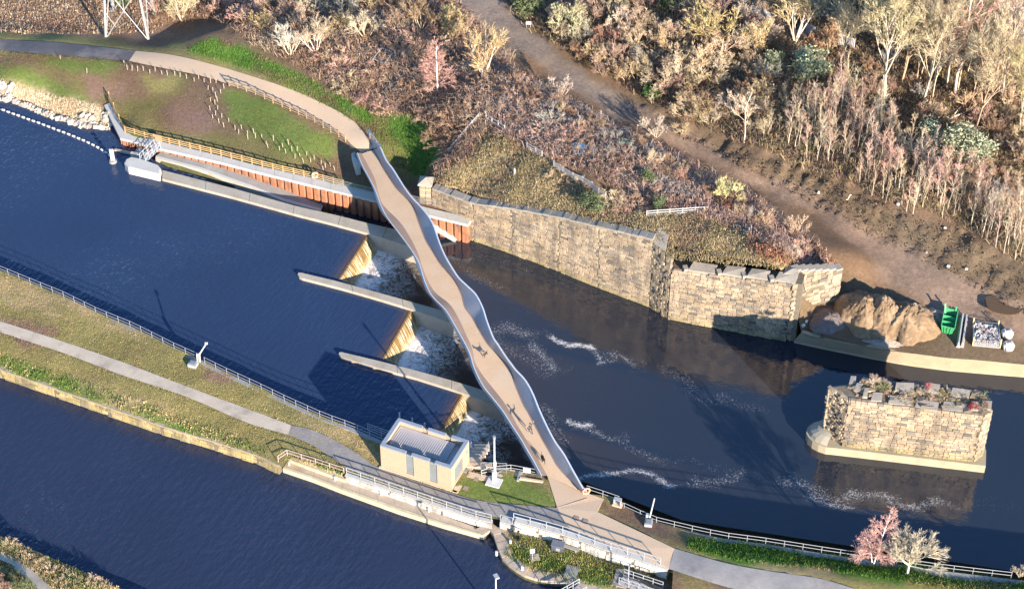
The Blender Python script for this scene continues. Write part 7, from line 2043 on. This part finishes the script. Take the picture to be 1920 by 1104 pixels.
# ---- scrub, by area: many alike bushes
def area(poly, n, land=north, zmin=None, avoid=()):
    poly = [tuple(q) for q in poly]
    xs, ys = [q[0] for q in poly], [q[1] for q in poly]
    pts = []
    tries = 0
    while len(pts) < n and tries < n * 60:
        tries += 1
        c = (vg.uniform(min(xs), max(xs)), vg.uniform(min(ys), max(ys)))
        if not in_poly(np.array([c]), poly)[0]: continue
        if any(in_poly(np.array([c]), a)[0] for a in avoid): continue
        if any(abs(c[0] - q[0]) + abs(c[1] - q[1]) * 1.5 < 11 for q in pts): continue
        pts.append(c)
    return pts
CW = dict(buff='straw-coloured', pale='pale', gold='golden', brown='brown', pink='pinkish', grey='greyish', olive='olive-tinted', red='reddish', mauve='russet')
A_ = [([(285, -25), (620, -25), (660, 40), (640, 92), (560, 100), (490, 62), (400, 28), (320, 55), (288, 40)], 46, (2.6, 4.6), (.9, 1.2), ['buff', 'buff', 'pale', 'gold', 'pink'], 'scrub_bush', 'straw-coloured leafless bush in the thicket right of the pylon', 'straw bushes right of the pylon', None),
 ([(600, 95), (660, 75), (760, 70), (880, 100), (930, 180), (900, 215), (850, 280), (820, 300), (790, 235), (720, 210), (650, 170), (590, 125)], 62, (1.5, 2.9), (1.0, 1.4), ['brown', 'brown', 'mauve', 'pink', 'buff'], 'bramble_bush', 'brown leafless bush in the bramble thicket around the pink birch', 'brown bushes around the pink birch', LOWB),
 ([(640, -20), (840, -20), (900, 45), (870, 95), (760, 60), (700, 45)], 24, (2.5, 4.6), (.9, 1.2), ['brown', 'buff', 'mauve', 'gold'], 'scrub_bush', 'brown and straw bush at the top edge left of the dirt track', 'bushes at the top left of the dirt track', None),
 ([(945, 165), (1055, 228), (1180, 300), (1300, 370), (1400, 440), (1340, 410), (1220, 375), (1090, 310), (960, 225)], 58, (1.2, 2.6), (1.0, 1.5), ['mauve', 'brown', 'pink', 'grey', 'mauve'], 'bramble_bush', 'purplish brown bush on the railway bank beside the shaded track', 'purple-brown bushes on the railway bank', LOWB),
 ([(950, 140), (1030, 186), (1085, 220), (1165, 266), (1275, 318), (1350, 360), (1420, 395), (1470, 430), (1450, 435), (1390, 410), (1330, 376), (1260, 338), (1160, 284), (1080, 238), (1000, 192), (945, 158)], 46, (1.6, 2.6), (.9, 1.3), ['mauve', 'brown', 'grey', 'buff', 'brown'], 'scrub_bush', 'brown bush on the brow above the shaded side of the dirt track', 'bushes on the brow above the shaded track', None),
 ([(1040, 325), (1130, 350), (1200, 380), (1195, 425), (1110, 405), (1060, 360)], 16, (1.0, 1.9), (1.0, 1.4), ['brown', 'pink', 'buff', 'mauve'], 'bramble_bush', 'low brown bush above the long stone wall near the curving fence', 'low bushes above the stone wall', LOWB),
 ([(1330, 385), (1440, 430), (1510, 470), (1520, 490), (1480, 490), (1420, 430)], 15, (1.2, 2.4), (.9, 1.3), ['buff', 'pink', 'pale', 'red'], 'scrub_bush', 'straw or reddish bush on the bank end above the abutment', 'bushes on the bank end above the abutment', None),
 ([(930, -25), (1370, -25), (1480, 60), (1440, 180), (1420, 260), (1330, 235), (1230, 200), (1120, 135), (1000, 60), (940, 0)], 96, (2.8, 5.4), (.9, 1.25), ['buff', 'gold', 'brown', 'buff', 'pale', 'buff', 'mauve'], 'scrub_bush', 'straw, golden or brown bush in the dense scrub right of the dirt track', 'bushes in the dense scrub right of the track', None),
 ([(1440, 100), (1500, 20), (1640, -20), (1760, 10), (1930, 60), (1940, 400), (1860, 380), (1760, 320), (1640, 250), (1500, 180)], 95, (1.8, 4.2), (.85, 1.3), ['buff', 'brown', 'buff', 'mauve', 'grey', 'brown'], 'scrub_bush', 'brownish bush in the undergrowth beneath the tall bare grove', 'bushes beneath the tall bare grove', None),
 ([(1700, -40), (1930, -40), (1930, 90), (1800, 60)], 10, (2., 4.), (.8, 1.), ['red', 'pink'], 'scrub_bush', 'reddish bush behind the tall bare grove in the corner', 'reddish bushes in the top corner', None)]
LABG = {}
for poly, n, (h0, h1), (w0, w1), cs, nm, lab0, grp0, ms in A_:
    for (px, py) in area(poly, n, avoid=[ROAD]):
        k = fbm([px], [py], 60., 2)[0]
        c = cs[int(np.clip((k - .2) / .6 + vg.normal() * .22, 0, .999) * len(cs))]
        hh_ = vg.uniform(h0, h1); f_ = (hh_ - h0) / (h1 - h0)
        lab = ('low ' if f_ < .33 else 'tall ' if f_ > .67 else '') + CW[c] + ' bush ' + where(px, py)
        grp = LABG.setdefault(lab, grp0)
        shrub(px, py, hh_, vg.uniform(w0, w1), c, nm, lab, 'shrub', grp, ms)
SAPL = [(1470, 290), (1500, 215), (1580, 190), (1660, 235), (1720, 300), (1790, 350), (1880, 395), (1930, 420), (1930, 500), (1870, 480), (1800, 422), (1720, 408), (1640, 372), (1570, 322), (1500, 298)]
for (px, py) in area(SAPL, 150):
    c = ['pink', 'pink', 'buff', 'pale', 'mauve'][int(np.clip(fbm([px], [py], 45., 2)[0] * 1.6 - .3 + vg.normal() * .15, 0, .99) * 5)]
    hh_ = vg.uniform(5., 9.)
    tree(px, py, hh_, 'sapling', vg.uniform(.7, 1.1), c, 'pale', 'birch_sapling', ('short ' if hh_ < 6.3 else 'tall ' if hh_ > 7.7 else '') + CW[c] + ' bare sapling ' + ('in front, ' if py > np.interp(px, [1470, 1570, 1720, 1800, 1930], [278, 305, 385, 402, 480]) else '') + where(px, py), 'bare saplings beside the mud bank', lean=(vg.normal() * .05, vg.normal() * .05))
for (px, py) in area([(1400, 190), (1500, 190), (1490, 285), (1420, 262)], 22):
    tree(px, py, vg.uniform(3., 5.5), 'sapling', vg.uniform(.9, 1.3), 'buff', 'pale', 'birch_sapling', 'slender pale sapling ' + where(px, py), 'pale saplings left of the reddish stand', lean=(vg.normal() * .05, vg.normal() * .05))
for (px, py) in area([(1600, 20), (1760, 20), (1920, 70), (1925, 230), (1780, 190), (1660, 150)], 26):
    c = ['buff', 'buff', 'pink', 'pale'][int(vg.integers(0, 4))]
    tree(px, py, vg.uniform(12., 18.), 'tall', vg.uniform(.6, .85), c, 'buff', 'tall_tree', CW[c] + ' back-row bare tree ' + where(px, py), 'bare trees at the back of the grove')
# fallen branches
for (a, b, r_) in (((1775, 233), (1825, 208), .16), ((1790, 240), (1850, 246), .12), ((1860, 238), (1895, 226), .15), ((1784, 228), (1812, 190), .09), ((1648, 193), (1668, 190), .12), ((1595, 370), (1585, 385), .1)):
    pa, pb = north.at(*a, .4), north.at(*b, .9)
    g = [pa.lerp(pb, k / 5) + Vector((0, 0, .25 * math.sin(k * 1.4))) for k in range(6)]
    o = MB().tube([q - pa for q in g], r_, 5, r2=r_ * .35).build('fallen_branch', m_bark, loc=pa); o.color = (*CB['pale'], 1)
    tag(o, ('thin' if r_ < .115 else 'thick') + ' pale fallen branch ' + where(*a), 'branch', 'fallen branches in the dark wood')
# bottom corner shrubs
for (px, py) in area([(-20, 1068), (30, 1080), (75, 1104), (-20, 1130)], 9, swl):
    shrub(px, py, vg.uniform(1.2, 2.2), 1.1, 'mauve' if px < 20 else (.16, .18, .09), 'corner_bush', ('russet' if px < 20 else 'dark green') + ' bush in the bottom left corner, ' + ('beside the footpath' if py < 1095 else 'at the bottom edge'), 'shrub', 'dark bushes in the bottom left corner', None, swl)
for (px, py) in area([(5, 1012), (60, 1040), (130, 1075), (215, 1103), (190, 1104), (110, 1080), (30, 1035)], 15, swl):
    c = ['buff', 'pale', 'olive'][int(vg.integers(0, 3))]
    shrub(px, py, vg.uniform(.7, 1.3), 1.1, c, 'bank_bush', 'small ' + CW[c] + ' bush on the bottom left canal edge, ' + ('left end' if px < 70 else 'middle' if px < 140 else 'right end'), 'shrub', 'straw bushes on the bottom left canal edge', LOWB, swl)
# growth on the pier crown
for k in range(46):
    s = vg.uniform(.06, .92); y = vg.uniform(1.2, 3.8)
    p = O + pd * (Lp * s) + pn * y + Vector((0, 0, 9.25))
    shrub(0, 0, vg.uniform(.6, 1.15), 1.4, ['gold', 'buff', 'buff', (.22, .24, .09)][k % 4], 'grass_clump', ['golden', 'straw', 'straw', 'greenish'][k % 4] + ' grass clump on the crown of the river pier, ' + ('left' if s < .35 else 'middle' if s < .65 else 'right') + (' front' if y < 2.5 else ' back'), 'plant', 'grass clumps on the pier crown', LOWB, p=p)
for s, y, h, c, lab in ((.16, 2.9, 2.6, 'pale', 'tiny pale bare tree on the left end of the pier crown'), (.54, 3.4, 1.6, (.5, .16, .16), 'reddish sapling at the middle of the pier crown'), (.86, 1.0, 1.5, (.46, .05, .06), 'crimson sapling on the right shoulder of the pier crown'), (.95, 1.6, 1.3, 'brown', 'thin twiggy sapling at the right tip of the pier crown')):
    tree(0, 0, h, 'round', 1., c, c, 'pier_sapling', lab, p=O + pd * (Lp * s) + pn * y + Vector((0, 0, 9.2)))
shrub(0, 0, 2.2, .9, 'pale', 'pale_shrub', 'pale bush at the far right end of the long white railing', p=isl.at(1912, 1080))

# ---- ground cover nobody could count
def cover(name, poly, land, per_m2, hrange, w, nb, label, zones=None, default='olive', cols=None, spread=.12, lean=.5, hfun=None, avoid=(), shade=(.75, 1.3), maxn=60000, arch=False):
    poly = [tuple(q) for q in poly]
    corners = np.array([tuple(land.at(*q)) for q in poly])
    lo, hi = corners[:, :2].min(0) - 2, corners[:, :2].max(0) + 2
    n = int(min(maxn * 3, (hi - lo).prod() * per_m2))
    xy = RNG.uniform(lo, hi, (n, 2))
    z = land.z(xy[:, 0], xy[:, 1])
    px = PX(np.c_[xy, z])
    ok = in_poly(px, poly)
    for a in avoid: ok &= ~in_poly(px, a)
    xy = xy[ok][:maxn]; n = len(xy)
    z = (hfun or land.z)(xy[:, 0], xy[:, 1])
    base = zone_cols(xy[:, 0], xy[:, 1], z, zones, default) if zones else None
    if cols is not None:
        f = np.clip(fbm(xy[:, 0], xy[:, 1], 5., 3) * 1.5 - .25 + RNG.normal(size=n) * .13, 0, .999)
        pick = np.array([CB[c] if isinstance(c, str) else c for c in cols])[(f * len(cols)).astype(int)]
        base = pick if base is None else np.where(RNG.random((n, 1)) < .5, base, pick)
    base = base * RNG.uniform(*shade, (n, 1))
    N_ = n * nb
    c = np.repeat(np.c_[xy, z - .03], nb, 0)
    c[:, :2] += RNG.normal(size=(N_, 2)) * spread
    h = RNG.uniform(*hrange, (N_, 1))
    a = RNG.uniform(0, 6.28, N_)
    dr = np.c_[np.cos(a), np.sin(a), np.zeros(N_)]
    sd = np.c_[-np.sin(a + RNG.normal(size=N_)), np.cos(a), np.zeros(N_)]
    ln = RNG.uniform(0, lean, (N_, 1)) * h
    col = np.repeat(base, nb, 0) * RNG.uniform(.85, 1.15, (N_, 1))
    ww = w * RNG.uniform(.6, 1.4, (N_, 1))
    if not arch:
        v = np.stack([c - sd * ww, c + sd * ww, c + dr * ln + np.c_[np.zeros((N_, 2)), h]], 1).reshape(-1, 3)
        f = np.arange(3 * N_).reshape(-1, 3)
        cc = np.repeat(np.clip(col, 0, .95), 3, 0)
    else:
        m = c + dr * ln * .55 + np.c_[np.zeros((N_, 2)), h]
        e = c + dr * ln * 1.5 + np.c_[np.zeros((N_, 2)), h * RNG.uniform(.3, .9, (N_, 1))]
        v = np.stack([c - sd * ww * .6, c + sd * ww * .6, m + sd * ww, m - sd * ww, e], 1).reshape(-1, 3)
        k = np.arange(N_)[:, None] * 5
        f = np.stack([k + [0, 1, 2], k + [0, 2, 3], k + [3, 2, 4]], 1).reshape(-1, 3)
        cc = np.repeat(np.clip(col, 0, .95), 5, 0)
    o = link(name, raw_mesh(name, v, f, m_blade, cc))
    return tag(o, label, name.replace('_', ' '), kind='stuff')
noP = [PATH_N, GREY_N, ROAD]
cover('grass', [(-30, 85), (250, 118), (640, 262), (650, 320), (560, 325), (240, 245), (185, 195), (-30, 150)], north, 22, (.05, .17), .03, 3, 'thin short grass on the bare slope between path and river', ZN, cols=[(.24, .16, .10), (.22, .20, .07), (.17, .20, .055)], avoid=noP, hfun=north_h)
cover('grass', [(345, 95), (400, 72), (460, 90), (560, 138), (700, 210), (770, 212), (828, 270), (790, 335), (700, 290), (640, 215), (480, 135)], north, 26, (.1, .36), .035, 4, 'bright green grass strip behind the buff path', ZN, cols=['soil', (.10, .22, .025), (.12, .25, .03)] and [(.09, .19, .022), (.12, .24, .03), (.20, .15, .07)], avoid=noP, hfun=north_h)
cover('bramble', [(400, 30), (480, 82), (560, 122), (640, 178), (720, 212), (800, 232), (832, 280), (818, 335), (880, 300), (930, 200), (960, 110), (840, -10), (620, -30), (300, -30), (290, 50)], north, 5, (.35, 1.2), .035, 7, 'tangled brown brambles in the thicket left of the track', cols=[(.33, .21, .15), (.44, .29, .185), (.38, .245, .16), (.48, .32, .23), (.50, .38, .25)], spread=.4, lean=1.6, hfun=north_h, avoid=[ROAD], arch=True)
cover('bramble', [(880, 200), (940, 125), (1075, 200), (1265, 295), (1420, 378), (1560, 490), (1480, 480), (1330, 415), (1200, 372), (1060, 310), (950, 260)], north, 5, (.3, 1.05), .03, 8, 'purplish brambles over the railway bank', cols=['mauve', 'grey', 'brown', 'pink', 'mauve'], spread=.4, lean=1.6, hfun=north_h, avoid=[ROAD], arch=True)
cover('dry_grass', [(815, 340), (850, 285), (910, 225), (990, 270), (1090, 350), (1200, 400), (1330, 405), (1440, 450), (1580, 500), (1478, 506), (1260, 485), (1195, 435), (1080, 412), (960, 388)], north, 20, (.12, .4), .028, 6, 'rough straw and olive grass above the stone walls', cols=[(.42, .32, .155), (.50, .38, .22), (.38, .31, .14), (.42, .30, .17), (.34, .23, .14)], spread=.2, lean=.9, hfun=north_h, arch=True)
cover('bracken', [(1400, 445), (1460, 422), (1540, 470), (1570, 500), (1490, 500), (1415, 478)], north, 12, (.25, .7), .05, 6, 'red-brown dead bracken above the abutment', cols=['red', (.46, .22, .12), 'brown', 'pink'], spread=.25, lean=1.2, hfun=north_h, arch=True)
cover('undergrowth', [(925, -30), (990, 52), (1110, 128), (1290, 228), (1440, 285), (1640, 365), (1800, 418), (1935, 505), (1935, -30)], north, 3.2, (.35, 1.1), .04, 7, 'straw and brown undergrowth in the scrub right of the track', cols=[(.25, .17, .11), (.38, .27, .16), (.33, .25, .12), (.26, .17, .13), (.46, .34, .2), (.2, .18, .09)], spread=.4, lean=1.5, hfun=north_h, avoid=[ROAD], arch=True)
cover('dry_grass', [(-30, 132), (0, 150), (100, 180), (185, 200), (205, 245), (120, 232), (0, 192), (-30, 180)], north, 22, (.15, .5), .035, 6, 'straw-coloured dead grass on the rocky shore', cols=['pale', (.66, .52, .34), 'buff'], spread=.15, lean=.9, hfun=north_h)
cover('rough_grass', [(-30, -30), (290, -30), (300, 60), (200, 66), (-30, 62)], north, 6, (.1, .4), .04, 6, 'rough brown grass in the field by the pylon', cols=['brown', 'buff', 'brown', (.30, .20, .14)], spread=.3, lean=1.2, hfun=north_h, arch=True)
noI = FLAT_I
LAWN = [(855, 915), (885, 886), (1022, 900), (1048, 952), (900, 940)]
cover('grass', [(-30, 495), (0, 512), (120, 560), (480, 730), (720, 832), (712, 880), (850, 925), (1050, 955), (1020, 900), (880, 882), (860, 905), (640, 885), (520, 868), (300, 792), (-30, 678)], isl, 26, (.05, .19), .03, 4, 'rough island grass between river and canal', ZI, cols=[(.26, .17, .10), (.24, .235, .08), (.34, .29, .12), (.46, .36, .19), (.19, .225, .06)], avoid=noI + [LAWN], hfun=isl_h)
cover('lawn', LAWN, isl, 60, (.02, .07), .02, 3, 'short mown lawn beside the pump house', cols=[(.16, .18, .05), (.22, .21, .07), (.13, .16, .04)], hfun=isl_h, avoid=noI)
cover('weeds', [(-30, 660), (100, 695), (300, 765), (470, 830), (520, 855), (480, 848), (280, 785), (100, 720), (-30, 685)], isl, 7, (.15, .4), .06, 6, 'bright green weeds above the yellow canal wall', cols=[(.12, .18, .045), (.16, .21, .055), (.42, .34, .17), (.30, .25, .10)], hfun=isl_h, spread=.22)
cover('grass', [(560, 864), (590, 874), (640, 892), (645, 886), (600, 868), (560, 856)], isl, 40, (.12, .35), .05, 5, 'grassy bed behind the quay kerb', cols=['olive', 'gold', (.12, .2, .04)], hfun=isl.z)
cover('grass', [(1290, 1006), (1440, 1020), (1900, 1084), (1960, 1100), (1960, 1130), (1700, 1092), (1540, 1068), (1400, 1054), (1290, 1030)], isl, 28, (.08, .35), .045, 5, 'green grass bank under the long white railing', ZI, cols=[(.07, .17, .022), (.09, .20, .03), (.16, .20, .05)], avoid=noI, hfun=isl_h)
class _L:
    at = staticmethod(lambda px, py, dz=0: lk(px, py, dz)); z = staticmethod(lambda x, y: .85 + 0 * np.asarray(x))
cover('grass', [(962, 1000), (1010, 1010), (1130, 1042), (1250, 1078), (1150, 1100), (1080, 1095), (1000, 1072), (945, 1040)], _L, 30, (.08, .4), .045, 5, 'long lush grass on the lock side', ZL, cols=[(.12, .22, .035), (.22, .25, .06), (.34, .28, .10)])
cover('grass', [(-20, 1000), (0, 1006), (225, 1104), (150, 1110), (-20, 1110)], swl, 25, (.1, .5), .045, 5, 'overgrown grass in the bottom left corner', ZS, cols=[(.11, .16, .035), 'olive', 'buff'], avoid=[swpath_u + swpath_l[::-1]])
cover('clods', [(1180, 205), (1285, 252), (1440, 300), (1500, 300), (1640, 372), (1800, 428), (1935, 520), (1935, 600), (1840, 545), (1640, 445), (1440, 338), (1285, 262)], north, 5, (.06, .22), .12, 3, 'broken clods of churned mud on the spoil bank', cols=[(.13, .095, .06), (.16, .115, .075), (.11, .08, .052)], hfun=north_h, lean=1.2, spread=.3)
# ================================================================== FIGURES ON THE BRIDGE
def skin_body(joints, edges, root, radii, mats, pick, name, parent, sub=2):
    """one continuous skinned surface over a posed skeleton; pick(point) -> material slot"""
    me = bpy.data.meshes.new(name)
    me.from_pydata([joints[k] for k in joints], [(list(joints).index(a), list(joints).index(b)) for a, b in edges], [])
    o = bpy.data.objects.new(name, me); COL.objects.link(o)
    sk = o.modifiers.new('skin', 'SKIN')
    for i, k in enumerate(joints):
        r = radii[k]; r = r if isinstance(r, tuple) else (r, r)
        me.skin_vertices[0].data[i].radius = r
        me.skin_vertices[0].data[i].use_root = (k == root)
    o.modifiers.new('sub', 'SUBSURF').levels = sub
    dg = bpy.context.evaluated_depsgraph_get()
    new = bpy.data.meshes.new_from_object(o.evaluated_get(dg))
    o.modifiers.clear(); o.data = new
    for m in mats: new.materials.append(m)
    for p in new.polygons: p.use_smooth = True; p.material_index = pick(p.center)
    o.parent = parent
    return o
m_skin = mat('skin', (.62, .40, .30), (.56, .35, .26), 2., .6, .05, .002, 20.)
m_coat = mat('dark_top', (.055, .05, .06), (.04, .038, .045), 3., .85, .2, .004, 30.)
m_leg = mat('dark_leggings', (.05, .05, .06), (.035, .035, .045), 3., .8, .2, .004, 30.)
m_shoe = mat('pale_shoes', (.55, .52, .5), (.45, .42, .4), 3., .7)
m_hair = mat('dark_hair', (.06, .04, .025), (.04, .027, .018), 4., .7, .4, .004, 40.)
def on_deck(px, py):
    q = PX(DECK_MID); i = int(np.argmin(((q - np.array([px, py])) ** 2).sum(1)))
    return P(px, py, float(DECK_MID[i, 2]))
pos = on_deck(995, 813)
t = empty('person', pos, R(35), 'person in dark sportswear running on the bridge with arms swung wide', 'person')
J = dict(pelvis=(0, 0, .95), spine=(0, .05, 1.15), chest=(0, .10, 1.35), neck=(0, .13, 1.50), jaw=(0, .17, 1.56), head=(0, .165, 1.66), crown=(0, .155, 1.74),
         hipl=(-.10, 0, .92), kneel=(-.10, .30, .60), anklel=(-.10, .16, .22), heell=(-.10, .12, .16), toel=(-.10, .30, .10),
         hipr=(.10, -.01, .92), kneer=(.11, -.10, .50), ankler=(.12, -.34, .10), heelr=(.12, -.38, .06), toer=(.12, -.20, .03),
         shl=(-.19, .09, 1.42), ell=(-.38, -.06, 1.30), wrl=(-.52, .10, 1.42), pml=(-.55, .14, 1.46),
         shr=(.19, .10, 1.42), elr=(.42, .16, 1.46), wrr=(.60, .26, 1.58), pmr=(.645, .285, 1.605))
E = [('pelvis', 'spine'), ('spine', 'chest'), ('chest', 'neck'), ('neck', 'jaw'), ('jaw', 'head'), ('head', 'crown'),
     ('pelvis', 'hipl'), ('hipl', 'kneel'), ('kneel', 'anklel'), ('anklel', 'heell'), ('anklel', 'toel'), ('pelvis', 'hipr'), ('hipr', 'kneer'), ('kneer', 'ankler'), ('ankler', 'heelr'), ('ankler', 'toer'),
     ('chest', 'shl'), ('shl', 'ell'), ('ell', 'wrl'), ('wrl', 'pml'), ('chest', 'shr'), ('shr', 'elr'), ('elr', 'wrr'), ('wrr', 'pmr')]
RD = dict(pelvis=(.15, .11), spine=(.13, .10), chest=(.155, .11), neck=.055, jaw=.068, head=.088, crown=.06, hipl=.095, kneel=.06, anklel=.04, heell=.035, toel=.035, hipr=.095, kneer=.06, ankler=.04, heelr=.035, toer=.035, shl=.062, ell=.043, wrl=.03, pml=(.036, .02), shr=.062, elr=.043, wrr=.03, pmr=(.036, .02))
for s, pm, wr in (('l', 'pml', 'wrl'), ('r', 'pmr', 'wrr')):
    a, b = Vector(J[wr]), Vector(J[pm]); d = (b - a).normalized(); u = d.cross(Vector((0, 0, 1))).normalized()
    for k, (off, ln) in enumerate(((-.03, .075), (-.01, .085), (.01, .08), (.03, .065))):
        f1 = b + d * .03 + u * off; f2 = f1 + d * ln * .5 + Vector((0, 0, -.012)); f3 = f2 + d * ln * .45 + Vector((0, 0, -.03))
        for n_, q in ((f'f{s}{k}a', f1), (f'f{s}{k}b', f2), (f'f{s}{k}c', f3)): J[n_] = tuple(q); RD[n_] = .0095
        E += [(pm, f'f{s}{k}a'), (f'f{s}{k}a', f'f{s}{k}b'), (f'f{s}{k}b', f'f{s}{k}c')]
    th1 = a + d * .025 + u * -.045; th2 = th1 + d * .04 + u * -.012
    J[f't{s}a'], J[f't{s}b'] = tuple(th1), tuple(th2); RD[f't{s}a'] = .012; RD[f't{s}b'] = .0095
    E += [(wr, f't{s}a'), (f't{s}a', f't{s}b')]
def pk(c):
    if c.z > 1.49 and abs(c.x) < .13: return 0
    if abs(c.x) > .50: return 0
    if c.z > .93: return 1
    if c.z < .13 or (c.z < .25 and c.y > .05): return 3
    return 2
body = skin_body(J, E, 'pelvis', RD, [m_skin, m_coat, m_leg, m_shoe], pk, 'body', t)
hb = bmesh.new(); bmesh.ops.create_uvsphere(hb, u_segments=14, v_segments=10, radius=.115)
for v in hb.verts:
    v.co.y *= 1.12
    if v.co.y > .03 and v.co.z < .045: v.co *= .82
    v.co += Vector((0, .145, 1.675))
me = bpy.data.meshes.new('hair'); hb.to_mesh(me); hb.free(); me.materials.append(m_hair); link('hair', me, t)
MB().tube([(0, .03, 1.70), (0, -.05, 1.64), (0, -.10, 1.52)], .035, 6, r2=.012).build('ponytail', m_hair, t, smooth=True)
fm_ = MB()
for sx in (-.034, .034): fm_.box((sx, .258, 1.655), (.024, .012, .012))
fm_.build('eyes', m_hair, t)
MB().add([(-.014, .25, 1.63), (.014, .25, 1.63), (0, .282, 1.628), (0, .252, 1.66)], [(0, 1, 2), (0, 2, 3), (1, 3, 2), (0, 3, 1)]).build('nose', m_skin, t)
MB().box((0, .243, 1.595), (.045, .012, .010)).build('mouth', mat('lips', (.5, .22, .2), (.45, .2, .18)), t)
for sx in (-.094, .094): MB().box((sx, .155, 1.65), (.018, .04, .06)).build('ear', m_skin, t)
# dogs: black one near the landing, brown one further along
m_dogb = mat('black_fur', (.03, .028, .026), (.02, .018, .017), 4., .8, .5, .01, 40.)
m_dogr = mat('brown_fur', (.085, .05, .033), (.06, .036, .024), 4., .8, .5, .01, 40.)
def dog(px, py, z, rz, k, m, label):
    t = empty('dog', on_deck(px, py), rz, label, 'dog')
    t.scale = (k, k, k)
    J = dict(pelvis=(0, -.28, .52), belly=(0, -.05, .50), chest=(0, .22, .50), neck=(0, .40, .66), skull=(0, .50, .78), muzzle=(0, .64, .73), nosetip=(0, .70, .71),
             tail1=(0, -.40, .56), tail2=(0, -.56, .66), tail3=(0, -.66, .80))
    RD = dict(pelvis=(.12, .13), belly=(.115, .12), chest=(.13, .17), neck=.085, skull=.085, muzzle=.045, nosetip=.03, tail1=.035, tail2=.028, tail3=.014)
    E = [('pelvis', 'belly'), ('belly', 'chest'), ('chest', 'neck'), ('neck', 'skull'), ('skull', 'muzzle'), ('muzzle', 'nosetip'), ('pelvis', 'tail1'), ('tail1', 'tail2'), ('tail2', 'tail3')]
    for s, sx, ph in (('l', -.09, .08), ('r', .09, -.08)):
        for n_, q, r_ in ((f'sho{s}', (sx, .24, .42), .065), (f'elb{s}', (sx, .20 + ph, .30), .045), (f'wri{s}', (sx, .24 + ph * 1.6, .13), .03), (f'paw{s}', (sx, .27 + ph * 1.8, .03), .035),
                          (f'hip{s}', (sx, -.28, .44), .085), (f'kne{s}', (sx, -.18 - ph, .32), .055), (f'hoc{s}', (sx, -.40 - ph, .19), .032), (f'hpa{s}', (sx, -.34 - ph * 1.4, .03), .035), (f'ear{s}', (sx * .75, .46, .88), .025)):
            J[n_] = q; RD[n_] = r_
        E += [('chest', f'sho{s}'), (f'sho{s}', f'elb{s}'), (f'elb{s}', f'wri{s}'), (f'wri{s}', f'paw{s}'), ('pelvis', f'hip{s}'), (f'hip{s}', f'kne{s}'), (f'kne{s}', f'hoc{s}'), (f'hoc{s}', f'hpa{s}'), ('skull', f'ear{s}')]
    skin_body(J, E, 'pelvis', RD, [m], lambda c: 0, 'body', t)
    return t
dog(1018, 865, 2.86, R(-165), 1.25, m_dogb, 'black dog trotting near the landing end of the bridge')
dog(910, 668, 3.88, R(150), .95, m_dogr, 'dark brown dog further along the bridge deck beside its short shadow')
